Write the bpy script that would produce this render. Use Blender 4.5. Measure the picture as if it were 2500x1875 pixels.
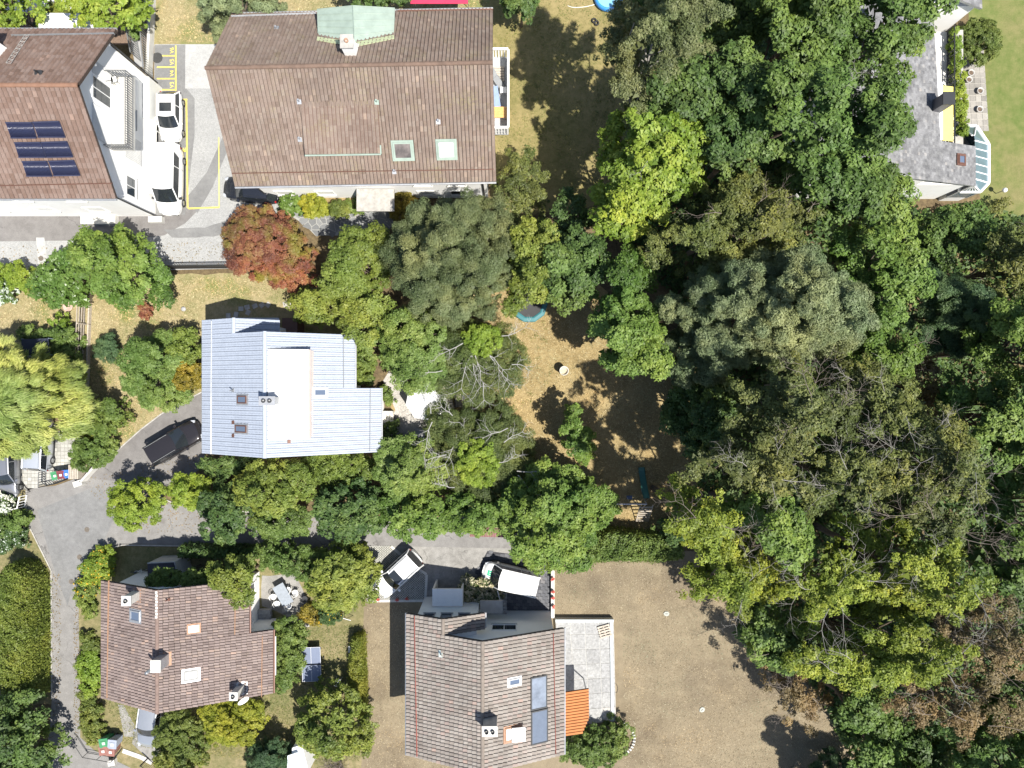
import bpy, math, random
import numpy as np
from mathutils import Vector, Matrix

for _o in list(bpy.data.objects):
    bpy.data.objects.remove(_o)
SC = bpy.context.scene
COL = SC.collection
R = math.radians

# ------------------------------------------------------------------ camera, sky, sun, exposure
CAMH = 55.0          # drone height in metres
FPX = 1650.0         # focal length in photograph pixels (2500 wide)
cam_d = bpy.data.cameras.new("drone_camera")
cam_d.sensor_width = 36.0
cam_d.lens = 36.0 * FPX / 2500.0
cam_d.clip_start = 0.5
cam_d.clip_end = 2000.0
cam = bpy.data.objects.new("drone_camera", cam_d)
cam.location = (0, 0, CAMH)
COL.objects.link(cam)
SC.camera = cam

SUN_EL = R(62.0)
SUN_VEC = Vector((0.745 * math.cos(SUN_EL), -0.667 * math.cos(SUN_EL), math.sin(SUN_EL))).normalized()
world = bpy.data.worlds.new("World")
SC.world = world
world.use_nodes = True
wn = world.node_tree.nodes
bg = wn["Background"]
sky = wn.new("ShaderNodeTexSky")
sky.sky_type = 'NISHITA'
sky.sun_disc = False
sky.sun_elevation = SUN_EL
sky.sun_rotation = math.atan2(SUN_VEC.x, SUN_VEC.y)
world.node_tree.links.new(sky.outputs[0], bg.inputs[0])
bg.inputs[1].default_value = 0.08
sun_d = bpy.data.lights.new("sun", 'SUN')
sun_d.energy = 4.6
sun_d.angle = R(0.53)
sun_d.color = (1.0, 0.955, 0.87)
sun = bpy.data.objects.new("sun", sun_d)
sun.rotation_euler = (-SUN_VEC).to_track_quat('-Z', 'Y').to_euler()
sun.location = (30, -30, 60)
COL.objects.link(sun)
SC.view_settings.view_transform = 'Standard'
SC.view_settings.look = 'None'
SC.view_settings.exposure = 0.92
SC.view_settings.gamma = 1.0
SC.view_settings.use_curve_mapping = False
SC.render.resolution_x = 1024
SC.render.resolution_y = 768

# ------------------------------------------------------------------ helpers
def P(px, py, z=0.0):
    k = (CAMH - z) / FPX
    return Vector(((px - 1250.0) * k, (937.5 - py) * k, z))

def hit(px, py, p0, n):
    """point where the view ray through a photo pixel meets a plane"""
    c = Vector((0, 0, CAMH))
    d = Vector(((px - 1250.0) / FPX, (937.5 - py) / FPX, -1.0))
    t = (p0 - c).dot(n) / d.dot(n)
    return c + d * t

def props(o, label=None, cat=None, group=None, kind=None):
    if label: o["label"] = label
    if cat: o["category"] = cat
    if group: o["group"] = group
    if kind: o["kind"] = kind
    return o

def thing(name, label, cat, loc=(0, 0, 0), rz=0.0, group=None):
    o = bpy.data.objects.new(name, None)
    o.empty_display_size = 0.3
    o.location = loc
    o.rotation_euler = (0, 0, rz)
    COL.objects.link(o)
    return props(o, label, cat, group)

def link(name, me, mat, parent=None):
    o = bpy.data.objects.new(name, me)
    if mat is not None and len(me.materials) == 0:
        me.materials.append(mat)
    COL.objects.link(o)
    if parent is not None:
        o.parent = parent
    return o

def copy_tree(o, parent=None):
    c = o.copy()
    COL.objects.link(c)
    c.parent = parent
    for ch in list(o.children):
        copy_tree(ch, c)
    return c

class MB:
    """collects simple solids and links them as one mesh object"""
    def __init__(self):
        self.v = []
        self.f = []
        self.smooth = False
    def add(self, vs, fs):
        b = len(self.v)
        self.v += [tuple(x) for x in vs]
        self.f += [tuple(b + i for i in f) for f in fs]
        return self
    def box(self, c, s, rz=0.0, rx=0.0, ry=0.0):
        hx, hy, hz = s[0] / 2, s[1] / 2, s[2] / 2
        m = Matrix.Rotation(rz, 3, 'Z') @ Matrix.Rotation(ry, 3, 'Y') @ Matrix.Rotation(rx, 3, 'X')
        c = Vector(c)
        vs = [c + m @ Vector((x * hx, y * hy, z * hz)) for x in (-1, 1) for y in (-1, 1) for z in (-1, 1)]
        return self.add(vs, [(0, 1, 3, 2), (4, 6, 7, 5), (0, 4, 5, 1), (2, 3, 7, 6), (0, 2, 6, 4), (1, 5, 7, 3)])
    def prism(self, pts, lo, hi):
        """pts: ccw list of 3D points; extruded between offsets lo and hi along +Z (numbers) or a Vector pair"""
        a = [Vector(p) + (lo if isinstance(lo, Vector) else Vector((0, 0, lo))) for p in pts]
        b = [Vector(p) + (hi if isinstance(hi, Vector) else Vector((0, 0, hi))) for p in pts]
        n = len(pts)
        fs = [tuple(range(n - 1, -1, -1)), tuple(range(n, 2 * n))]
        fs += [(i, (i + 1) % n, n + (i + 1) % n, n + i) for i in range(n)]
        return self.add(a + b, fs)
    def tube(self, pts, rads, sides=6, caps=True):
        pts = [Vector(p) for p in pts]
        if not hasattr(rads, '__len__'):
            rads = [rads] * len(pts)
        rings = []
        vs = []
        for i, p in enumerate(pts):
            d = (pts[min(i + 1, len(pts) - 1)] - pts[max(i - 1, 0)])
            if d.length < 1e-9: d = Vector((0, 0, 1))
            d.normalize()
            a = Vector((1, 0, 0)) if abs(d.x) < 0.8 else Vector((0, 1, 0))
            u = d.cross(a).normalized()
            w = d.cross(u)
            for k in range(sides):
                t = 2 * math.pi * k / sides
                vs.append(p + (u * math.cos(t) + w * math.sin(t)) * rads[i])
        fs = []
        for i in range(len(pts) - 1):
            for k in range(sides):
                k2 = (k + 1) % sides
                fs.append((i * sides + k, i * sides + k2, (i + 1) * sides + k2, (i + 1) * sides + k))
        if caps:
            fs.append(tuple(range(sides - 1, -1, -1)))
            fs.append(tuple((len(pts) - 1) * sides + k for k in range(sides)))
        return self.add(vs, fs)
    def cyl(self, c, r, h, sides=16, r2=None, axis='Z'):
        c = Vector(c)
        d = {'X': Vector((1, 0, 0)), 'Y': Vector((0, 1, 0)), 'Z': Vector((0, 0, 1))}[axis]
        return self.tube([c, c + d * h], [r, r if r2 is None else r2], sides)
    def lathe(self, prof, sides=20, c=(0, 0, 0)):
        c = Vector(c)
        vs = [c + Vector((r * math.cos(2 * math.pi * k / sides), r * math.sin(2 * math.pi * k / sides), z))
              for r, z in prof for k in range(sides)]
        fs = []
        for i in range(len(prof) - 1):
            for k in range(sides):
                k2 = (k + 1) % sides
                fs.append((i * sides + k, i * sides + k2, (i + 1) * sides + k2, (i + 1) * sides + k))
        return self.add(vs, fs)
    def build(self, name, mat, parent=None, off=None, smooth=False):
        me = bpy.data.meshes.new(name)
        vs = self.v
        if off is not None:
            vs = [(x - off[0], y - off[1], z - off[2]) for x, y, z in vs]
        me.from_pydata(vs, [], self.f)
        if smooth or self.smooth:
            me.polygons.foreach_set("use_smooth", [True] * len(me.polygons))
        me.update()
        return link(name, me, mat, parent)

def np_mesh(name, verts, quads, tint=None, smooth=False):
    me = bpy.data.meshes.new(name)
    verts = np.asarray(verts, dtype=np.float32)
    quads = np.asarray(quads, dtype=np.int32)
    me.vertices.add(len(verts))
    me.vertices.foreach_set("co", verts.ravel())
    n, k = quads.shape
    me.loops.add(n * k)
    me.loops.foreach_set("vertex_index", quads.ravel())
    me.polygons.add(n)
    me.polygons.foreach_set("loop_start", np.arange(0, n * k, k, dtype=np.int32))
    me.polygons.foreach_set("loop_total", np.full(n, k, dtype=np.int32))
    me.polygons.foreach_set("use_smooth", np.full(n, smooth, dtype=bool))
    if tint is not None:
        a = me.attributes.new("tint", 'FLOAT', 'FACE')
        a.data.foreach_set("value", np.asarray(tint, dtype=np.float32))
    me.update(calc_edges=True)
    return me

# ------------------------------------------------------------------ materials
MATS = {}
def base_mat(name):
    m = bpy.data.materials.new(name)
    m.use_nodes = True
    nt = m.node_tree
    return m, nt, nt.nodes["Principled BSDF"]

def noise_tex(nt, scale, detail=4, rough=0.6, obj=True, dim='3D'):
    tc = nt.nodes.new("ShaderNodeNewGeometry")
    n = nt.nodes.new("ShaderNodeTexNoise")
    n.inputs["Scale"].default_value = scale
    n.inputs["Detail"].default_value = detail
    n.inputs["Roughness"].default_value = rough
    nt.links.new(tc.outputs["Position"], n.inputs["Vector"])
    return n

def ramp(nt, src, stops):
    r = nt.nodes.new("ShaderNodeValToRGB")
    e = r.color_ramp.elements
    e[0].position, e[0].color = stops[0][0], (*stops[0][1], 1)
    e[1].position, e[1].color = stops[-1][0], (*stops[-1][1], 1)
    for p, c in stops[1:-1]:
        x = e.new(p)
        x.color = (*c, 1)
    nt.links.new(src, r.inputs[0])
    return r

def mixc(nt, a, b, fac, mode='MIX'):
    m = nt.nodes.new("ShaderNodeMix")
    m.data_type = 'RGBA'
    m.blend_type = mode
    for s, i in ((fac, 0), (a, 6), (b, 7)):
        if hasattr(s, "is_linked") or hasattr(s, "links"):
            nt.links.new(s, m.inputs[i])
        elif i == 0:
            m.inputs[0].default_value = s
        else:
            m.inputs[i].default_value = (*s, 1)
    return m.outputs[2]

def bump(nt, bsdf, src, strength=0.3, dist=0.02):
    b = nt.nodes.new("ShaderNodeBump")
    b.inputs["Strength"].default_value = strength
    b.inputs["Distance"].default_value = dist
    nt.links.new(src, b.inputs["Height"])
    nt.links.new(b.outputs[0], bsdf.inputs["Normal"])

def plain(name, col, rough=0.6, metal=0.0, var=0.12, scale=3.0, coat=0.0, spec=0.5, bmp=0.0):
    if name in MATS: return MATS[name]
    m, nt, b = base_mat(name)
    b.inputs["Roughness"].default_value = rough
    b.inputs["Metallic"].default_value = metal
    b.inputs["Coat Weight"].default_value = coat
    b.inputs["Specular IOR Level"].default_value = spec
    if var > 0:
        n = noise_tex(nt, scale, 5, 0.65)
        lo = tuple(c * (1 - var) for c in col)
        hi = tuple(min(1, c * (1 + var)) for c in col)
        r = ramp(nt, n.outputs[0], [(0.3, lo), (0.7, hi)])
        nt.links.new(r.outputs[0], b.inputs["Base Color"])
        if bmp > 0:
            n2 = noise_tex(nt, scale * 12, 3, 0.6)
            bump(nt, b, n2.outputs[0], bmp, 0.02)
    else:
        b.inputs["Base Color"].default_value = (*col, 1)
    MATS[name] = m
    return m

def ground_mat(name, cols, big=0.25, small=6.0, fine=40.0, mixf=0.5, bmp=0.5, patch=None, rough=0.95, crack=None, mow=None):
    """three-scale noise colour: large patches, clumps, fine grain"""
    if name in MATS: return MATS[name]
    m, nt, b = base_mat(name)
    b.inputs["Roughness"].default_value = rough
    b.inputs["Specular IOR Level"].default_value = 0.2
    n1 = noise_tex(nt, big, 6, 0.62)
    n2 = noise_tex(nt, small, 5, 0.7)
    n3 = noise_tex(nt, fine, 3, 0.7)
    r1 = ramp(nt, n1.outputs[0], [(0.36, cols[0]), (0.5, cols[1]), (0.64, cols[2])])
    r2 = ramp(nt, n2.outputs[0], [(0.33, tuple(c * 0.74 for c in cols[0])), (0.66, tuple(min(1, c * 1.18) for c in cols[2]))])
    c = mixc(nt, r1.outputs[0], r2.outputs[0], mixf)
    r3 = ramp(nt, n3.outputs[0], [(0.28, (0.62, 0.62, 0.62)), (0.72, (1.25, 1.25, 1.25))])
    c = mixc(nt, c, r3.outputs[0], 0.8, 'MULTIPLY')
    if mow:
        g = nt.nodes.new("ShaderNodeNewGeometry")
        wv = nt.nodes.new("ShaderNodeTexWave"); wv.bands_direction = 'Y'
        wv.inputs["Scale"].default_value = mow; wv.inputs["Distortion"].default_value = 7.0; wv.inputs["Detail"].default_value = 3.0; wv.inputs["Detail Scale"].default_value = 0.4
        nt.links.new(g.outputs["Position"], wv.inputs["Vector"])
        rw = ramp(nt, wv.outputs["Fac"], [(0.2, (0.90, 0.89, 0.88)), (0.8, (1.06, 1.06, 1.06))])
        c = mixc(nt, c, rw.outputs[0], 0.22, 'MULTIPLY')
    if crack:
        g = nt.nodes.new("ShaderNodeNewGeometry")
        nw = noise_tex(nt, 1.3, 4, 0.6)
        va = nt.nodes.new("ShaderNodeVectorMath"); va.operation = 'ADD'
        nt.links.new(g.outputs["Position"], va.inputs[0]); nt.links.new(nw.outputs["Color"], va.inputs[1])
        vo = nt.nodes.new("ShaderNodeTexVoronoi"); vo.feature = 'DISTANCE_TO_EDGE'; vo.inputs["Scale"].default_value = crack
        nt.links.new(va.outputs[0], vo.inputs["Vector"])
        rc = ramp(nt, vo.outputs["Distance"], [(0.0, (1, 1, 1)), (0.012, (0, 0, 0))])
        nm = noise_tex(nt, 0.35, 3, 0.5)
        rm = ramp(nt, nm.outputs[0], [(0.46, (0, 0, 0)), (0.56, (0.75, 0.75, 0.75))])
        cf = mixc(nt, rc.outputs[0], rm.outputs[0], 1.0, 'MULTIPLY')
        c = mixc(nt, c, tuple(x * .45 for x in cols[0]), cf)
    if patch:
        n4 = noise_tex(nt, patch[1], 5, 0.68)
        r4 = ramp(nt, n4.outputs[0], [(patch[2], (0, 0, 0)), (patch[3], (1, 1, 1))])
        c = mixc(nt, c, patch[0], r4.outputs[0])
    nt.links.new(c, b.inputs["Base Color"])
    bump(nt, b, n3.outputs[0], bmp, 0.03)
    MATS[name] = m
    return m

def tile_mat(name, cols, moss=None, mossp=(0.56, 0.72), rough=0.8, dirt=0.25, mscale=0.35, odd=1.0):
    m, nt, b = base_mat(name)
    b.inputs["Roughness"].default_value = rough
    b.inputs["Specular IOR Level"].default_value = 0.3
    g = nt.nodes.new("ShaderNodeNewGeometry")
    oi = nt.nodes.new("ShaderNodeObjectInfo")
    a = nt.nodes.new("ShaderNodeMath"); a.operation = 'ADD'
    nt.links.new(g.outputs["Random Per Island"], a.inputs[0])
    nt.links.new(oi.outputs["Random"], a.inputs[1])
    fr = nt.nodes.new("ShaderNodeMath"); fr.operation = 'FRACT'
    nt.links.new(a.outputs[0], fr.inputs[0])
    r = ramp(nt, fr.outputs[0], [(0.0, tuple(x * (1 - .16 * odd) for x in cols[0])), (0.05, cols[0]), (0.45, cols[1]), (0.8, cols[2]), (0.97, cols[3]), (1.0, tuple(min(1, x * (1 + k * odd)) for x, k in zip(cols[3], (.22, .14, .08))))])
    n1 = noise_tex(nt, mscale, 6, 0.65)
    r1 = ramp(nt, n1.outputs[0], [(0.3, (1 - dirt,) * 3), (0.7, (1 + dirt * 0.5,) * 3)])
    c = mixc(nt, r.outputs[0], r1.outputs[0], 1.0, 'MULTIPLY')
    n2 = noise_tex(nt, 14, 4, 0.7)
    r2 = ramp(nt, n2.outputs[0], [(0.25, (0.7,) * 3), (0.75, (1.2,) * 3)])
    c = mixc(nt, c, r2.outputs[0], 0.8, 'MULTIPLY')
    if moss:
        n3 = noise_tex(nt, 0.55, 8, 0.72)
        r3 = ramp(nt, n3.outputs[0], [(mossp[0], (0, 0, 0)), (mossp[1], (1, 1, 1))])
        n4 = noise_tex(nt, 7.0, 5, 0.75)
        r4 = ramp(nt, n4.outputs[0], [(0.45, (0, 0, 0)), (0.62, (1, 1, 1))])
        mm = mixc(nt, r3.outputs[0], r4.outputs[0], 1.0, 'MULTIPLY')
        c = mixc(nt, c, moss, mm)
    nt.links.new(c, b.inputs["Base Color"])
    bump(nt, b, n2.outputs[0], 0.15, 0.01)
    MATS[name] = m
    return m

def leaf_mat(name, c0, c1, c2=None, trans=0.28, rough=0.55, blotch=None):
    """colour follows the per-leaf 'tint' attribute"""
    if name in MATS: return MATS[name]
    m, nt, b = base_mat(name)
    at = nt.nodes.new("ShaderNodeAttribute")
    at.attribute_name = "tint"
    stops = [(0.1, c0), (0.9, c1)] if c2 is None else [(0.05, c0), (0.55, c1), (0.95, c2)]
    r = ramp(nt, at.outputs["Fac"], stops)
    c = r.outputs[0]
    if blotch:
        n = noise_tex(nt, blotch[1], 3, 0.6)
        rr = ramp(nt, n.outputs[0], [(blotch[2], (0, 0, 0)), (blotch[3], (1, 1, 1))])
        c = mixc(nt, c, blotch[0], rr.outputs[0])
    nv = noise_tex(nt, 0.22, 3, 0.6)
    rv = ramp(nt, nv.outputs[0], [(0.34, (0.74, 0.84, 0.80)), (0.5, (1.0, 1.0, 1.0)), (0.66, (1.32, 1.16, 1.0))])
    c = mixc(nt, c, rv.outputs[0], 1.0, 'MULTIPLY')
    nt.links.new(c, b.inputs["Base Color"])
    b.inputs["Roughness"].default_value = rough
    b.inputs["Specular IOR Level"].default_value = 0.35
    t = nt.nodes.new("ShaderNodeBsdfTranslucent")
    tc = mixc(nt, c, (1.0, 1.15, 0.45), 0.6, 'MULTIPLY')
    nt.links.new(tc, t.inputs[0])
    mx = nt.nodes.new("ShaderNodeMixShader")
    mx.inputs[0].default_value = trans
    nt.links.new(b.outputs[0], mx.inputs[1])
    nt.links.new(t.outputs[0], mx.inputs[2])
    nt.links.new(mx.outputs[0], nt.nodes["Material Output"].inputs[0])
    MATS[name] = m
    return m

def glass_mat(name, col=(0.02, 0.03, 0.04), rough=0.05):
    return plain(name, col, rough, 0.0, 0.0, spec=0.8)

M_WHITEWALL = plain("white_render", (0.86, 0.855, 0.84), 0.85, var=0.05, scale=0.8, bmp=0.05)
M_WHITE = plain("white_paint", (0.78, 0.78, 0.77), 0.5, var=0.04)
M_OFFWHITE = plain("off_white_plastic", (0.70, 0.70, 0.67), 0.5, var=0.06)
M_CONC = plain("weathered_concrete", (0.36, 0.345, 0.32), 0.9, var=0.25, scale=2.5, bmp=0.2)
M_CONCL = plain("light_concrete", (0.50, 0.49, 0.46), 0.9, var=0.15, scale=1.5, bmp=0.15)
M_STONE = plain("grey_stone", (0.33, 0.33, 0.33), 0.85, var=0.3, scale=4, bmp=0.2)
M_DARKMETAL = plain("dark_metal", (0.05, 0.052, 0.055), 0.45, 0.5, var=0.1)
M_GREYMETAL = plain("grey_metal", (0.36, 0.37, 0.38), 0.4, 0.7, var=0.12)
M_ZINC = plain("zinc_sheet", (0.42, 0.43, 0.45), 0.45, 0.6, var=0.15)
M_COPPER = plain("verdigris_copper", (0.27, 0.335, 0.29), 0.6, 0.1, var=0.12, scale=1.5)
M_BROWNMETAL = plain("brown_metal", (0.15, 0.075, 0.055), 0.5, 0.3, var=0.15)
M_REDMETAL = plain("red_snow_rail", (0.22, 0.06, 0.045), 0.5, 0.2, var=0.15)
M_TERRA = plain("terracotta_flashing", (0.34, 0.20, 0.13), 0.8, var=0.2, scale=5)
M_WOOD = plain("weathered_wood", (0.34, 0.27, 0.20), 0.85, var=0.3, scale=6, bmp=0.2)
M_WOODL = plain("orange_wood", (0.62, 0.34, 0.12), 0.6, var=0.15, scale=6)
M_GREYWOOD = plain("silvered_wood", (0.42, 0.37, 0.31), 0.9, var=0.25, scale=8, bmp=0.2)
M_BARK = plain("bark", (0.13, 0.10, 0.075), 0.95, var=0.3, scale=5, bmp=0.4)
M_PALEBARK = plain("pale_bark", (0.26, 0.245, 0.225), 0.85, var=0.2, scale=5)
M_TWIG = plain("dead_twig", (0.20, 0.165, 0.14), 0.9, var=0.2, scale=5)
M_GLASS = glass_mat("window_glass", (0.03, 0.04, 0.05))
M_SKYGLASS = plain("skylight_glass", (0.10, 0.13, 0.19), 0.06, 0.0, var=0.0, spec=0.9)
M_BLIND = plain("white_blind", (0.80, 0.80, 0.78), 0.4, var=0.03)
M_RUBBER = plain("rubber", (0.025, 0.025, 0.026), 0.8, var=0.1)
M_BLACKPLASTIC = plain("black_plastic", (0.03, 0.03, 0.032), 0.5, var=0.1)
M_YELLOWPAINT = plain("yellow_line_paint", (0.78, 0.62, 0.10), 0.8, var=0.2, scale=6)
M_SOIL = plain("garden_soil", (0.12, 0.085, 0.06), 0.95, var=0.3, scale=4, bmp=0.4)
# ------------------------------------------------------------------ the setting: ground, lawns, road, yards
def sheet(name, px, z, mat, base=None):
    me = bpy.data.meshes.new(name)
    pts = [P(x, y, z) for x, y in px]
    a = sum(pts[i].x * pts[(i + 1) % len(pts)].y - pts[(i + 1) % len(pts)].x * pts[i].y for i in range(len(pts)))
    if a < 0: pts.reverse()
    me.from_pydata(pts, [], [tuple(range(len(pts)))])
    o = link(name, me, mat, base)
    if base is None: o["kind"] = "structure"
    return o

def wob(px, amp=5, step=25, seed=1):
    """subdivide a pixel outline and make it a little uneven"""
    rr = random.Random(seed)
    out = []
    for i in range(len(px)):
        a, b = px[i], px[(i + 1) % len(px)]
        L = math.hypot(b[0] - a[0], b[1] - a[1])
        n = max(1, int(L / step))
        for k in range(n):
            t = k / n
            j = 0 if k == 0 else amp
            out.append((a[0] + (b[0] - a[0]) * t + rr.uniform(-j, j), a[1] + (b[1] - a[1]) * t + rr.uniform(-j, j)))
    return out

G_SOIL = ground_mat("forest_floor", ((0.075, 0.055, 0.035), (0.12, 0.09, 0.05), (0.20, 0.15, 0.08)), 0.3, 4, 25)
G_TAN = ground_mat("mown_dry_lawn", ((0.15, 0.119, 0.08), (0.225, 0.184, 0.123), (0.25, 0.205, 0.138)), 0.13, 0.9, 22, 0.3, 0.35, mow=0.22, patch=((0.135, 0.108, 0.076), 0.16, 0.50, 0.72))
G_GOLD = ground_mat("parched_golden_lawn", ((0.21, 0.155, 0.07), (0.29, 0.217, 0.10), (0.345, 0.27, 0.14)), 0.35, 3.0, 26, 0.45, 0.5)
G_STRAW = ground_mat("straw_lawn", ((0.15, 0.165, 0.06), (0.295, 0.24, 0.125), (0.36, 0.295, 0.175)), 0.3, 3.5, 22, 0.45, 0.6,
                     ((0.13, 0.16, 0.045), 0.22, 0.54, 0.68))
G_GREEN = ground_mat("half_green_lawn", ((0.155, 0.15, 0.052), (0.225, 0.19, 0.08), (0.30, 0.238, 0.115)), 0.18, 2.5, 25, 0.4, 0.5)
G_GARDEN = ground_mat("garden_grass", ((0.105, 0.12, 0.045), (0.17, 0.155, 0.07), (0.27, 0.22, 0.125)), 0.4, 3.0, 25, 0.45, 0.6)
G_NEGREEN = ground_mat("ne_lawn", ((0.10, 0.15, 0.034), (0.145, 0.165, 0.052), (0.205, 0.18, 0.082)), 0.16, 1.5, 20, 0.4, 0.35)
G_ASPH = ground_mat("weathered_asphalt", ((0.185, 0.178, 0.172), (0.215, 0.208, 0.202), (0.245, 0.238, 0.23)), 0.22, 1.6, 45, 0.3, 0.25,
                    ((0.165, 0.158, 0.152), 0.5, 0.58, 0.7), crack=.22)
G_ASPHD = ground_mat("dark_asphalt_patch", ((0.165, 0.165, 0.165), (0.19, 0.19, 0.19), (0.22, 0.22, 0.218)), 0.5, 3, 45, 0.3, 0.25)
G_DRIVE = ground_mat("driveway_asphalt", ((0.155, 0.146, 0.142), (0.18, 0.171, 0.167), (0.205, 0.196, 0.19)), 0.4, 2, 45, 0.3, 0.25, crack=.3)
G_GRAVEL = ground_mat("pale_gravel", ((0.27, 0.272, 0.27), (0.315, 0.318, 0.315), (0.35, 0.35, 0.345)), 0.3, 5.0, 16, 0.35, 0.6)
G_CONCR = ground_mat("concrete_apron", ((0.20, 0.193, 0.18), (0.255, 0.247, 0.232), (0.30, 0.29, 0.275)), 0.4, 2.2, 30, 0.4, 0.3, crack=.3)
G_PALE = ground_mat("pale_slab", ((0.35, 0.35, 0.345), (0.39, 0.39, 0.385), (0.42, 0.42, 0.412)), 0.4, 3, 30, 0.3, 0.2)

gm = MB(); gm.add([(-160, -160, 0), (160, -160, 0), (160, 160, 0), (-160, 160, 0)], [(0, 1, 2, 3)])
gm.build("ground", G_SOIL)["kind"] = "structure"

sheet("lawn_south", wob([(888, 1455), (1060, 1440), (1350, 1335), (1700, 1345), (1760, 1420), (2080, 1800), (2090, 2300), (880, 2300)], 4, 40, 2), .008, G_TAN)
sheet("lawn_centre", wob([(940, 760), (1200, 640), (1380, 640), (1700, 860), (1760, 1100), (1740, 1330), (1400, 1345), (1180, 1290), (960, 1250)], 6, 40, 3), .004, G_GOLD)
sheet("lawn_east_of_roof", wob([(1190, -500), (1620, -500), (1580, 480), (1200, 540)], 6, 40, 4), .004, G_GREEN)
sheet("lawn_north", [(368, -500), (1195, -500), (1195, 120), (540, 120), (368, 112)], .006, G_STRAW)
sheet("lawn_west_garden", wob([(206, 690), (380, 669), (930, 669), (900, 830), (500, 800), (497, 975), (340, 1055), (240, 1150), (190, 1150), (203, 1000)], 3, 30, 5), .007, G_STRAW)
sheet("lawn_far_west", wob([(-600, 640), (200, 640), (190, 930), (-600, 930)], 5, 30, 6), .005, G_STRAW)
sheet("lawn_north_east", wob([(2330, -500), (3200, -500), (3200, 560), (2400, 560), (2380, 300)], 3, 40, 7), .004, G_NEGREEN)
sheet("garden_south_west", wob([(190, 1335), (905, 1335), (892, 2300), (290, 2300), (196, 1830)], 2, 40, 8), .005, G_GARDEN)
sheet("verge_west", wob([(-600, 1190), (70, 1190), (70, 1260), (135, 1385), (135, 1720), (-600, 1720)], 3, 30, 9), .005, G_GARDEN)
sheet("planting_bed", wob([(680, 480), (1010, 480), (1040, 545), (860, 540), (700, 530)], 4, 25, 10), .010, G_GOLD)

road = sheet("road", [(95, 2300), (118, 1800), (127, 1705), (127, 1395), (63, 1268), (66, 1192), (135, 1186), (200, 1163), (245, 1130),
               (300, 1090), (500, 1100), (500, 1140), (395, 1195), (400, 1225), (560, 1246), (900, 1262), (1350, 1262), (1350, 1342),
               (900, 1342), (300, 1328), (240, 1345), (205, 1392), (192, 1480), (196, 1800), (230, 1832), (330, 1880), (345, 2300)], .012, G_ASPH)
sheet("driveway", wob([(205, 1164), (255, 1120), (300, 1085), (340, 1052), (390, 1015), (430, 990), (470, 968), (500, 955), (500, 1142), (440, 1160), (340, 1175), (250, 1172)], 1.5, 20, 12), .016, G_DRIVE)
sheet("road_patch", [(90, 1245), (240, 1185), (285, 1250), (250, 1330), (185, 1405), (165, 1480), (135, 1400)], .016, G_ASPHD)
sheet("yard_gravel", [(377, 108), (570, 108), (690, 500), (575, 655), (330, 662), (-600, 668), (-600, 515), (376, 515)], .010, G_GRAVEL)
yard = sheet("yard_asphalt", [(-600, 530), (380, 518), (450, 480), (482, 515), (452, 545), (400, 575), (300, 586), (-600, 596)], .014, G_DRIVE)
sheet("yard_asphalt_strip", [(448, 490), (482, 520), (520, 455), (570, 330), (548, 325), (505, 420), (478, 455)], .018, G_ASPHD)
sheet("yard_asphalt_bend", wob([(400, 560), (500, 556), (560, 535), (610, 505), (640, 530), (590, 560), (520, 578), (420, 580)], 2, 20, 13), .018, G_ASPHD)
sheet("yard_concrete_strip", [(88, 580), (108, 580), (120, 665), (95, 665)], .018, G_PALE)
bays = sheet("parking_bays", [(378, 110), (452, 110), (452, 212), (475, 240), (475, 330), (452, 525), (378, 525)], .015, G_ASPHD)
sheet("yard_slab", [(453, 108), (545, 108), (535, 216), (452, 216)], .016, G_PALE)

# painted lines and bay numbers (children of the parking bays)
def paint_line(a, b, w, parent):
    pa, pb = P(*a, .023), P(*b, .023)
    d = (pb - pa).normalized()
    s = Vector((-d.y, d.x, 0)) * (w / 2)
    m = MB(); m.add([pa - s, pb - s, pb + s, pa + s], [(0, 1, 2, 3)])
    m.build("painted_line", M_YELLOWPAINT, parent)
paint_line((429, 111), (429, 222), .10, bays)
for y in (136, 164, 192, 219):
    paint_line((383, y), (427, y), .09, bays)
for a, b in (((445, 243), (457, 243)), ((455, 245), (458, 508)), ((445, 369), (455, 369)), ((460, 509), (536, 506)), ((534, 335), (535, 505))):
    paint_line(a, b, .11 if a[0] < 500 else .06, bays)

def text_mesh(name, txt, size, loc, rz, mat, parent=None, rx=0.0, off=(0, 0, 0)):
    cu = bpy.data.curves.new(name, 'FONT')
    cu.body = txt
    cu.size = size
    cu.align_x = 'CENTER'
    cu.align_y = 'CENTER'
    t = bpy.data.objects.new(name + "_tmp", cu)
    COL.objects.link(t)
    me = bpy.data.meshes.new_from_object(t.evaluated_get(bpy.context.evaluated_depsgraph_get()))
    bpy.data.objects.remove(t)
    me.name = name
    o = link(name, me, mat, parent)
    o.location = loc
    o.rotation_euler = (rx, 0, rz)
    return o
for t, y in (("V6", 124), ("V5", 152), ("V4", 180), ("V3", 208)):
    text_mesh("bay_number", t, .46, P(420, y - 1, .024), R(90), M_YELLOWPAINT, bays)
text_mesh("bay_number", "E", .55, P(448, 364, .024), R(90), M_YELLOWPAINT, bays)

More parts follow.
